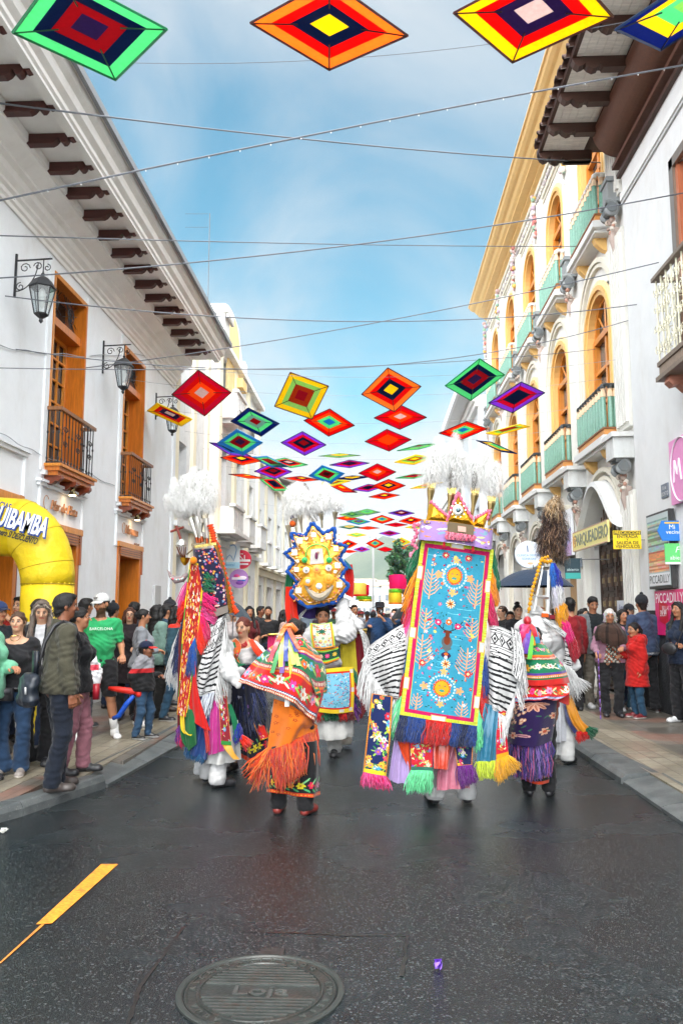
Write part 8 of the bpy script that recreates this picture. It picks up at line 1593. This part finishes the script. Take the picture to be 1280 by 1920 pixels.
# ---------------------------------------------------------------- dancer with the ladder frame headdress
Y=8.6
P=person('dancer in white carrying a silver ladder frame topped with shaggy brown feathers',at(1038,8.65),1.58,150,('sweater',(.68,.68,.68)),('wide',(.64,.64,.63)),blk,'brown',('short','brown'),('heads','bent'),z0=0,exact=True,res=.013,look=(-30,0))
D=worn(P['T']);A=lambda x,y,d=0:q3((x,y,d),Y)
m=MB();SV=(.72,.73,.72)
for a_,b_,r_ in(((1015,1062,-.1),(998,1148,-.16),.022),((1030,1062,-.1),(1028,1162,-.16),.022),((1015,1062,.1),(1000,1140,.16),.016),((1030,1062,.1),(1034,1140,.16),.016),((1000,1118,-.14),(1028,1120,-.14),.020),((1000,1120,.14),(1030,1120,.14),.014),((1014,1066,-.1),(1031,1066,-.1),.018),((996,1146,-.16),(1030,1152,-.16),.022),((998,1146,.14),(998,1146,-.16),.016),((1030,1150,.14),(1030,1152,-.16),.016)):m.tube([A(*a_),A(*b_)],r_,SV,4)
m.obj('ladder_frame',METAL,D)
m=MB();m.box(*sorted((A(1008,1155)[0],A(1020,1155)[0])),Y-.2,Y-.16,*sorted((A(1010,1150)[2],A(1010,1157)[2])),sc('#e8641c'));m.box(*sorted((A(1022,1155)[0],A(1032,1155)[0])),Y-.2,Y-.16,*sorted((A(1010,1153)[2],A(1010,1160)[2])),sc('#8a1c2c'));m.obj('patch',FABRIC,D)
FB=[((1030,1045),(1022,985),22,-6),((1032,1045),(1040,978),24,2),((1030,1040),(1050,1000),22,8),((1032,1010),(1030,950),20,-4),((1034,1010),(1046,945),20,4),((1036,1020),(1056,975),18,8),((1030,1020),(1018,990),18,-8),((1034,1050),(1052,1030),20,8),((1030,1050),(1022,1020),18,-4),((1038,1000),(1040,935),16,0)]
plumes('brown_feathers',D,Y,FB,n=360,seed=12,m=YARN,cols=[sc('#2a1a16'),sc('#3f2a22'),sc('#1a1012'),sc('#7a5a42'),sc('#a8866a'),sc('#4a3430')],wid=1.0)
plumes('cream_feathers',D,Y-.03,[((1036,990),(1036,932),14,-3),((1038,990),(1048,930),15,5),((1030,1050),(1042,1028),12,4),((1036,975),(1026,938),13,-6)],n=160,seed=13,m=YARN,cols=[sc('#c8a880'),sc('#e0c8a8'),sc('#a8865a')])
tube_px('gold_garland',D,Y-.14,[(1028,1044),(1014,1048),(1010,1064),(1004,1084),(998,1104),(994,1124),(990,1150)],.016,sc('#e8a41c'),lump=.6,sub=8);tube_px('gold_garland',D,Y-.14,[(1014,1050),(1024,1054),(1034,1052)],.022,sc('#e8a41c'),lump=.5)
fringe('rainbow_yarn',D,Y-.15,[(1032,1056),(1040,1056)],[(1042,1115),(1052,1108)],[sc('#1c6ac8'),sc('#1f2ca0')],90,.006,curl=.02);fringe('rainbow_yarn',D,Y-.16,[(1038,1092),(1046,1090)],[(1046,1150),(1054,1140)],[(.68,.66,.76),(.7,.7,.7)],80,.006,curl=.02);fringe('rainbow_yarn',D,Y-.16,[(1044,1128),(1052,1124)],[(1050,1176),(1060,1166)],[sc('#f0a40a')],80,.006,curl=.02);fringe('rainbow_yarn',D,Y-.17,[(1050,1162),(1060,1160)],[(1064,1206),(1074,1198)],[sc('#e8187a')],80,.006);fringe('rainbow_yarn',D,Y-.17,[(1062,1194),(1074,1192)],[(1076,1240),(1084,1228)],[sc('#b0142c')],70,.006)
sv=SDF();sv.cap(A(1002,1152),A(1004,1180,-.12),.10,.12,.03);sv.ell(A(1020,1195),(.2,.16,.2),.04);sv.cap(A(1004,1178,-.1),A(1016,1204,-.16),.11,.09,.03);V,F=sv.mesh(.012,0,(),wr=.010,seed=6);m=MB();m.add(V,F,(.68,.68,.68));m.obj('white_blouse',CROWDCLOTH,D,True)
sheet('maroon_cape',D,Y,[[(1036,1160,.08),(1058,1164,.06)],[(1042,1200,-.02),(1070,1200,.0)],[(1050,1260,-.04),(1066,1280,-.02)]],sc('#8a1024'),folds=(.01,1,.2))
sheet('striped_shawl',D,Y,[[(1012,1160,-.18),(1016,1156,-.18)],[(1038,1180,-.22),(1042,1172,-.22)],[(1058,1196,-.2),(1062,1188,-.2)]],striped(16,50,'col',4));sheet('striped_shawl',D,Y,[[(1058,1186,-.16),(1066,1188,-.12)],[(1058,1222,-.18),(1078,1228,-.12)],[(1050,1256,-.18),(1076,1262,-.12)]],striped(30,60,'row',4),folds=(.01,1.5,.3))
fringe('white_fringe',D,Y-.17,[(1052,1240),(1076,1258)],[(1066,1300),(1090,1290)],[(.72,.72,.72)],60,.005,jit=.022);fringe('white_fringe',D,Y-.17,[(1070,1262),(1076,1268)],[(1078,1308),(1106,1284)],[(.72,.72,.72)],40,.005,jit=.02)
sheet('white_skirt',D,Y,[[(1030,1300,.05),(1048,1300,-.1),(1062,1300,.05)],[(1028,1350,.05),(1048,1356,-.14),(1066,1350,.05)],[(1028,1388,.05),(1048,1392,-.14),(1068,1385,.05)]],(.66,.68,.74),folds=(.015,4,0));sheet('lace_petticoat',D,Y+.02,[[(1030,1385,.05),(1048,1388,-.1),(1066,1384,.05)],[(1030,1412,.05),(1048,1416,-.1),(1068,1410,.05)]],(.6,.6,.6),folds=(.012,6,0))
sheet('satin_sash',D,Y,[[(1056,1292,-.12),(1066,1292,-.08)],[(1062,1330,-.14),(1078,1322,-.1)],[(1074,1358,-.12),(1090,1350,-.1)],[(1090,1376,-.1),(1102,1364,-.1)]],sc('#e0920c'),SATIN,30,16,folds=(.015,1.5,.5));sheet('blue_ribbon',D,Y,[[(1054,1310,-.1),(1058,1310,-.1)],[(1062,1352,-.12),(1067,1348,-.12)],[(1076,1376,-.1),(1082,1370,-.1)]],sc('#28306a'),SATIN,20,6)
fringe('red_fringe',D,Y-.1,[(1080,1372),(1098,1370)],[(1082,1390),(1104,1382)],[G_['red']],60,.006,jit=.012);fringe('green_fringe',D,Y-.1,[(1096,1370),(1103,1362)],[(1108,1384),(1120,1368)],[sc('#0f5a3a')],60,.006,jit=.012)
sheet('embroidered_strip',D,Y,[[(1056,1258,-.16),(1062,1258,-.14)],[(1058,1300,-.16),(1064,1300,-.14)]],G_['yellow'])
# ================================================================ kites, wires, inflatable arch, lantern arches, tree, haze
KC={k:sc(v)for k,v in dict(r='#e01a1a',c='#d4144e',o='#f2701c',p='#f7a04a',y='#f2d420',g='#7fd8a0',G='#2a8a5a',t='#3f93c8',n='#16335e',b='#1a3a8a',v='#a860d8',V='#4a3468',w='#d8c4c0',m='#a8182c',d='#b8481c',e='#a8d080',s='#8fb0a8',k='#5a2c2c',i='#dcdccf').items()}
NMC=dict(r='red',c='crimson',o='orange',p='peach',y='yellow',g='mint green',G='green',t='sky blue',n='navy',b='blue',v='violet',V='dark purple',w='pale grey',m='dark red',d='rust',e='light green',s='grey green',k='brown',i='ivory')
ZK=5.42;HD=.525
def kite(cx,cy,ax,ay,bx,by,cols,frame,label,near=True,z=ZK,hd=HD):
 """centre pixel; (ax,ay) offset of the right corner, (bx,by) of the far/top corner: gives the real tilt of a rigid square"""
 P=onZ(cx,cy,z)
 def hit(px,py,far):
  r=unit(ray(px,py));oc=CAM-P;bb_=r@oc;q=bb_*bb_-(oc@oc-hd*hd);q=math.sqrt(max(q,0));return unit(CAM+r*(-bb_+(q if far else-q))-P)
 e=hit(cx-bx,cy-by,True);c2=[hit(cx+ax,cy+ay,f_)for f_ in(True,False)];a=min(c2,key=lambda v:abs(v@e));a=unit(a-e*(a@e));b=-e*hd;a=a*hd
 t=thing('kite',label,'kite',tuple(P),'cloth kites strung over the street')
 n=unit(np.cross(a,b));n=n if n[2]>0 else-n;pk=.035;cs=[-a,b,a,-b];lv=[1,.74,.50,.25];m=MB();th=.004
 def ring(f0,f1,c):
  for k in range(4):
   o0,o1=cs[k]*f0,cs[(k+1)%4]*f0;i0,i1=cs[k]*f1,cs[(k+1)%4]*f1
   for q in(0,1):h0,h1=n*(th*q+pk*(1-f0)),n*(th*q+pk*(1-f1));m.add([P+o0+h0,P+o1+h0,P+i1+h1,P+i0+h1],[(0,1,2,3)],c)
 ring(.985,lv[1],KC[cols[0]]);ring(lv[1],lv[2],KC[cols[1]]);ring(lv[2],lv[3],KC[cols[2]])
 for q in(0,1):m.add([P+c*lv[3]+n*(th*q+pk*.75)for c in cs],[(0,1,2,3)],KC[cols[3]])
 m.obj('cloth',KITE,t)
 f=MB();fc=KC[frame];pts=[P+c for c in cs]+[P+cs[0]]
 for k in range(4):f.tube([pts[k],pts[k+1]],.011,fc,4)
 for k in range(4):f.tube([P+cs[k]*.4+n*(pk*.6-.006),P+cs[k]-n*.004],.006,tuple(x*.5 for x in fc),4)
 f.obj('frame',PAINT,t);return t
def nm(cols):return NMC[cols[0]]+' kite with '+NMC[cols[1]]+' ring'
BIG=[(168,58,149,10,-49,-92,'gnmV','G','cut by the top edge at the upper left'),(617,55,156,7,0,-76,'prny','k','cut by the top edge in the middle'),(1000,28,155,-10,40,-89,'yrVw','k','cut by the top edge at the right'),(1300,10,130,-28,63,-84,'byge','n','at the upper right corner')]
for(cx,cy,ax,ay,bx,by,cols,fr,wh)in BIG:kite(cx,cy,ax,ay,bx,by,cols,fr,nm(cols)+', '+wh)
MID=[(378,738,56,3,-6,-42,'crow','k','over the second lantern'),(318,778,46,12,-22,-21,'yrVw','y','tilted in front of the third lantern'),(565,743,54,-9,-20,-43,'yedm','k','hanging left of centre in the nearest row'),(733,732,56,-8,-6,-40,'prny','k','hanging right of centre in the nearest row'),(890,713,56,-12,8,-38,'gnmV','G','beside the ornate building'),(968,746,50,-4,8,-28,'vcnn','n','in front of the ornate windows'),(478,792,50,12,-12,-26,'bgsm','n','below the yellow one'),(617,793,50,5,1,-25,'rogt','k','below the yellow one, to its right'),(750,783,50,-2,1,-22,'crow','k','half behind the peach one'),(450,830,46,4,-6,-24,'tgmV','t','overlapping the blue one from below'),(569,832,48,4,-2,-22,'vcnm','n','alone in the centre left gap'),(727,826,48,-2,-2,-20,'croo','k','under the two hanging red ones'),(868,808,46,-6,6,-17,'rogt','k','in front of the far right facades'),(952,806,40,-6,20,-10,'yedd','y','edge on beside the second floor windows'),(930,838,24,4,-10,-9,'bygg','n','small, against the green balconies')]
for(cx,cy,ax,ay,bx,by,cols,fr,wh)in MID:kite(cx,cy,ax,ay,bx,by,cols,fr,nm(cols)+', '+wh)
FAR=[(452,861,40,4,-2,-11,'orny','k'),(432,843,34,6,0,-10,'vtnb','n'),(505,866,34,6,-4,-10,'tgmm','t'),(540,868,38,5,-6,-9,'grnw','G'),(512,884,36,2,-4,-14,'vcnm','n'),(463,893,33,3,-3,-4,'oory','k'),(565,898,34,2,-2,-5,'orny','k'),(514,908,24,2,0,-12,'grnn','G'),(612,890,36,2,-8,-17,'tgmk','t'),(636,854,36,1,0,-4,'esye','s'),(655,870,36,0,0,-7,'vcnV','n'),(660,896,30,0,0,-4,'bnyn','n'),(640,915,22,2,-4,-8,'cory','k'),(707,886,36,-2,0,-16,'crow','k'),(728,911,32,-1,0,-12,'rony','k'),(777,862,36,-2,2,-9,'yedy','y'),(785,838,32,-3,0,-4,'gesm','G'),(775,893,34,-3,0,-4,'gmcV','G'),(800,910,28,-4,4,-5,'yeoy','y'),(660,965,34,0,0,-6,'esGe','s'),(688,960,32,0,0,-6,'segs','s'),(650,972,24,1,0,-4,'rory','k'),(672,978,32,0,0,-6,'tgmt','t'),(716,974,30,0,0,-8,'rogt','k'),(752,962,32,0,0,-6,'vnmw','n'),(770,976,30,-2,0,-7,'orny','k'),(655,988,26,0,0,-4,'Gsys','s'),(742,984,26,0,0,-4,'rccm','k'),(690,990,24,0,0,-3,'orod','k'),(780,988,24,-1,0,-4,'yegy','y'),(612,1000,22,0,0,-5,'tgmt','t'),(730,1000,24,0,0,-5,'vcnm','n'),(668,1003,24,0,0,-4,'yegy','y'),(625,905,28,0,0,-6,'yedy','y'),(690,915,28,0,0,-7,'vcnn','n'),(720,930,28,0,0,-6,'orny','k'),(653,1020,18,0,-1,-8,'orny','k'),(703,1019,20,0,0,-9,'rogt','k'),(752,1016,20,0,0,-8,'yery','y'),(678,1030,22,0,0,-5,'vcnv','v'),(722,1030,20,0,0,-5,'crcr','k'),(765,1027,18,0,2,-6,'rore','k'),(655,1034,16,0,0,-3,'orro','k'),(740,1034,16,0,0,-2,'nGnn','n')]
POSW=['first','second','third','fourth','fifth','sixth','seventh','eighth','ninth','tenth','eleventh','twelfth','thirteenth']
rows_=[('the middle left row',FAR[:13]),('the middle right row',FAR[13:19]),('the third distant row',FAR[19:30]),('the sparse row',FAR[30:36]),('the farthest row',FAR[36:])]
for rn,L_ in rows_:
 L2=sorted(L_,key=lambda k:k[0])
 for i,(cx,cy,ax,ay,bx,by,cols,fr)in enumerate(L2):kite(cx,cy,ax,ay,bx,by,cols,fr,'%s and %s kite, %s from the left in %s'%(NMC[cols[0]],NMC[cols[1]]if cols[1]!=cols[0]else NMC[cols[3]],POSW[i],rn))
 # wires across the street, sagging between the facades
def wire(name,label,a,b,mid,r=.007,col=(.12,.13,.15),xl=XL+.02,xr=XR-.03,zb=None,beads=False):
 A=onX(*a,xl)if not isinstance(a,np.ndarray)else a;B=onX(*b,xr)if not isinstance(b,np.ndarray)else b
 n=26;m=MB()
 if mid is not None:
  r_=ray(*mid);
  # parameter where the wire's plan position crosses the ray's plan direction
  t=(A[0]*r_[1]-A[1]*r_[0])/((A[0]-B[0])*r_[1]-(A[1]-B[1])*r_[0]);t=min(max(t,.1),.9);p=A+(B-A)*t;zc_=CAM[2]+r_[2]*(p[1]/r_[1]);sag=(p[2]-zc_)/(4*t*(1-t))
 else:sag=.12
 pts=[A+(B-A)*k/n-np.array([0,0,sag*4*(k/n)*(1-k/n)])for k in range(n+1)];m.tube(pts,r,col,5)
 if beads:
  for k in range(1,n):m.ball(pts[k]-(0,0,.02),(.008,.008,.012),(.6,.6,.6),5,4)
 return tag(m.obj(name,PAINT),label,'cable','cables strung across the street')
wire('cable','uppermost thick cable falling from the upper left wall to the right',(-120,178),(1128,305),(640,268),.011)
wire('cable','thick cable with droplets rising from the left eaves to the upper right',(-100,398),(1340,112),(560,258),.011,beads=True)
wire('cable','level cable crossing just above mid height of the sky',(-60,440),(1100,462),(690,459),.008)
wire('cable','cable rising from the left wall to the near right house at mid sky',(-40,524),(1300,358),(640,462),.009)
wire('cable','cable from the left wall ending at the ornate pilaster',(10,555),(1200,570),(700,603),.008)
wire('cable','slanting cable rising right towards the near right house',(160,690),(1243,490),(700,606),.008)
wire('cable','low pale cable from the left windows to the right',(30,655),(1180,600),(640,690),.007)
wire('cable','low cable crossing at the height of the first kite row',(0,690),(1115,655),(640,688),.006)
wire('cable','thin cable nearest the top edge of the sky',(-60,100),np.array([XN-.02,9.0,8.9]),(640,110),.004)
for i,(py,yy)in enumerate(((0,13.4),(0,14.6),(0,16.8),(0,18.9),(0,20.9),(0,23.5),(0,26),(0,32),(0,35),(0,46),(0,52))):
 A=np.array([XL+.02,yy-.3,ZK+.45]);B=np.array([XR-.02,yy+.2,ZK+.5]);pts=[A+(B-A)*k/20-np.array([0,0,.32*4*(k/20)*(1-k/20)])for k in range(21)];m=MB();m.tube(pts,.0035,(.3,.32,.34),4)
 tag(m.obj('kite_line',PAINT),'thin line carrying the %s row of kites across the street'%POSW[i],'line','lines the kites hang from')
 # loose electrical wiring on the left facade
for i,(px_,lb)in enumerate((([(-20,645),(60,660),(160,668),(250,664),(350,678)],'thin grey wire stapled along the white facade at mid window height'),([(0,812),(70,850),(150,880),(215,912)],'thin slanting wire along the white facade above the shop panels'))):
 m=MB();P_=np.array([onX(x,y,XL+.02)for x,y in px_]);tt=np.linspace(0,len(P_)-1,40);m.tube(np.stack([np.interp(tt,range(len(P_)),P_[:,j])+(.015*np.sin(tt*9)if j==2 else 0)for j in range(3)],1),.006,(.3,.31,.33),5);tag(m.obj('facade_wire',PAINT),lb,'cable')
 # ---------------------------------------------------------------- yellow inflatable arch
ia=thing('inflatable_arch','yellow inflatable advertising arch with blue and white lettering on the left pavement','inflatable arch',(-4.0,8.9,ZP))
YE_=sc('#f0cf1c');yA=8.95
def seg(mb,c0,c1,r0,r1,n=24,bul=.0,nn=9):
 c0,c1=np.array(c0,float),np.array(c1,float);mb.tube([c0+(c1-c0)*t for t in np.linspace(0,1,nn)],[r0+(r1-r0)*t+bul*math.sin(math.pi*t)for t in np.linspace(0,1,nn)],YE_,n)
xA=onY(83,1147,yA)[0];zT=onY(30,1000,yA)[2]
m=MB();seg(m,(xA+.06,yA,ZP),(xA+.03,yA,1.88),.27,.29,bul=.012);m.obj('leg',VINYL,ia,True)
m=MB();ring_=[(xA+.03-.46*(1-math.cos(g)),yA,1.86+.68*math.sin(g))for g in np.linspace(0,1.45,10)];m.tube(ring_,np.linspace(.29,.335,10),YE_,32);m.obj('shoulder',VINYL,ia,True)
m=MB();seg(m,(xA-.34,yA,2.52),(xA-1.6,yA-.05,2.60),.335,.34,28,.006);m.obj('crossbeam',VINYL,ia,True)
def on_arch(px,py):return onY(px,py,yA-.345)
tx=MB();sl_=unit(on_arch(75,1003)-on_arch(0,983));up_=unit(np.cross(sl_,(0,1,0)));up_=up_ if up_[2]>0 else-up_
E_=on_arch(84,992)-sl_*.40
for o_,f_,c_ in(((.0,-.004,0),.016,sc('#1f3f8a')),((-.006,-.014,.012),.007,(.75,.76,.82))):put_text(tx,'ZAQUIBAMBA',E_+o_,sl_,up_,.30,c_,off=f_,sx=.46,ext=.004,shear=.1)
tx.obj('lettering',PRINT,ia);t2=MB();put_text(t2,'no solo pero SI DESCUENTO',on_arch(78,1018)-sl_*.36,sl_,up_,.10,(.02,.02,.02),off=.002,sx=.5,shear=.35,ext=.003);put_text(t2,'GRACIAS',on_arch(20,952)-sl_*.13,sl_,up_,.11,sc('#1f3f8a'),off=.002,sx=.6,ext=.003);t2 .obj('small_lettering',PRINT,ia)
m=MB()
for a_ in(ring_[0],ring_[2]):pass
m.tube([(xA+.03+.292*math.cos(t),yA+.292*math.sin(t),1.87)for t in np.linspace(0,6.28,30)],.006,sc('#a88a10'),4);m.obj('seam',VINYL,ia)
for a_ in(2,5,8):c_=np.array(ring_[a_]);d_=unit(np.array(ring_[a_+1]if a_<9 else ring_[a_])-np.array(ring_[a_-1]));u_=unit(np.cross(d_,(0,1,0)));rr_=np.linspace(.29,.335,10)[a_]+.001;m=MB();m.tube([c_+rr_*(math.cos(t)*u_+math.sin(t)*np.array((0,1,0)))for t in np.linspace(0,6.28,30)],.004,sc('#b89a14'),4);m.obj('seam',VINYL,ia)
# ---------------------------------------------------------------- far coloured lantern arches, tree, box sign
t=thing('fabric_lantern','pale yellow fabric lantern edged in pink, left of the street end','lantern',tuple(onY(648,1105,34)),'large cloth lanterns down the street')
def boxl(t,x0,x1,y0,y1,Y,c,nm_):a_=onY(x0,y0,Y);b_=onY(x1,y1,Y);m=MB();n_=8;zs=np.linspace(a_[2],b_[2],n_);m.grid(np.array([[(a_[0]+(b_[0]-a_[0])*(.5-.5*math.cos(g)),Y-.9*math.sin(g)*(1+.06*math.sin(math.pi*k/(n_-1))),z)for g in np.linspace(0,math.pi,13)]for k,z in enumerate(zs)]),c);m.grid(np.array([[(a_[0],Y,z),(b_[0],Y,z)]for z in(zs[0],zs[-1])]),c);m.obj(nm_,KITE,t,True)
boxl(t,655,687,1094,1115,34,sc('#f4e87a'),'upper_band');boxl(t,686,692,1097,1116,34.1,sc('#e02c5a'),'pink_edge');boxl(t,656,690,1115,1118,33.9,sc('#e8302c'),'red_hem');boxl(t,668,696,1118,1124,34.2,sc('#7fd84a'),'green_band');boxl(t,672,697,1124,1128,34.2,sc('#f4d84a'),'yellow_band')
t=thing('fabric_lantern','tall pink, green and yellow fabric lantern beside the tree','lantern',tuple(onY(745,1105,32)),'large cloth lanterns down the street')
boxl(t,729,762,1079,1104,32,sc('#f0287a'),'pink_band');boxl(t,728,753,1105,1112,32,sc('#7fd84a'),'green_band');boxl(t,728,753,1112,1130,32,sc('#f4e04a'),'yellow_band');boxl(t,728,753,1130,1133,32,sc('#f0902c'),'orange_hem')
def tree(label,px,base_y,top,Y,rad_,seed,col):
 c=onY(px,top,Y);g=onY(px,1147,Y);T=thing('street_tree',label,'tree',(g[0],Y,0));m=MB();zt=c[2];R_=random.Random(seed);m.tube([(g[0],Y,0),(g[0]+.1,Y,zt*.45),(g[0]-.1,Y,zt*.8)],[.16,.12,.05],sc('#4a3c30'),8)
 for k in range(7):a_=R_.uniform(0,6.28);m.tube([(g[0],Y,zt*R_.uniform(.4,.6)),(g[0]+rad_*.7*math.cos(a_),Y+rad_*.7*math.sin(a_),zt*R_.uniform(.7,.95))],[.06,.02],sc('#4a3c30'),5)
 m.obj('trunk',DWOOD,T);f=MB();cl=[(g[0]+R_.gauss(0,rad_*.5),Y+R_.gauss(0,rad_*.5),zt-rad_*.6+R_.gauss(0,rad_*.42))for _ in range(34)]
 for c_ in cl:
  rr_=R_.uniform(.25,.5)*rad_*.7
  for k in range(120):
   v=np.array([R_.gauss(0,1)for _ in range(3)]);v/=np.linalg.norm(v);p=np.array(c_)+v*rr_*R_.uniform(.5,1.05);a_,b_=unit([R_.gauss(0,1)for _ in range(3)]),unit([R_.gauss(0,1)for _ in range(3)]);s_=R_.uniform(.06,.13);f.add([p-a_*s_,p+b_*s_*.6,p+a_*s_,p-b_*s_*.6],[(0,1,2,3)],tuple(x*R_.uniform(.6,1.4)for x in col))
 f.obj('crown',mat('leaf',.6,noise=None,bump=None,trans=.3),T)
tree('rounded dark green tree at the street end beside the pink lantern',760,1147,1042,40,1.0,3,sc('#5a8060'))
m=MB();a_=onY(692,1006,60);b_=onY(706,1016,60);m.box(a_[0],b_[0]+.0,60,60.3,b_[2],a_[2],(.2,.22,.22));m.box(a_[0]+.1,b_[0]-.1,59.95,60,b_[2]+.1,a_[2]-.1,(.5,.52,.52));m.tube([((a_[0]+b_[0])/2,60.1,-.3),((a_[0]+b_[0])/2,60.1,b_[2])],.08,(.3,.3,.3),6);tag(m.obj('traffic_sign',PAINT),'small grey box sign on a pole above the far end of the street','sign')
# air between the viewer and the mountain
hz_=MB();hz_.box(-2600,2600,-300,4800,-1.5-.5,420,LC);h=hz_.obj('haze',bpy.data.materials.new('haze_air'));h['kind']='stuff'
hm=h.data.materials[0];hm.use_nodes=True;t_=hm.node_tree;t_.nodes.clear();o_=t_.nodes.new('ShaderNodeOutputMaterial');v_=t_.nodes.new('ShaderNodeVolumePrincipled');v_.inputs['Color'].default_value=(.92,.96,1,1);v_.inputs['Density'].default_value=.0001;v_.inputs['Anisotropy'].default_value=.2;t_.links.new(v_.outputs[0],o_.inputs['Volume'])
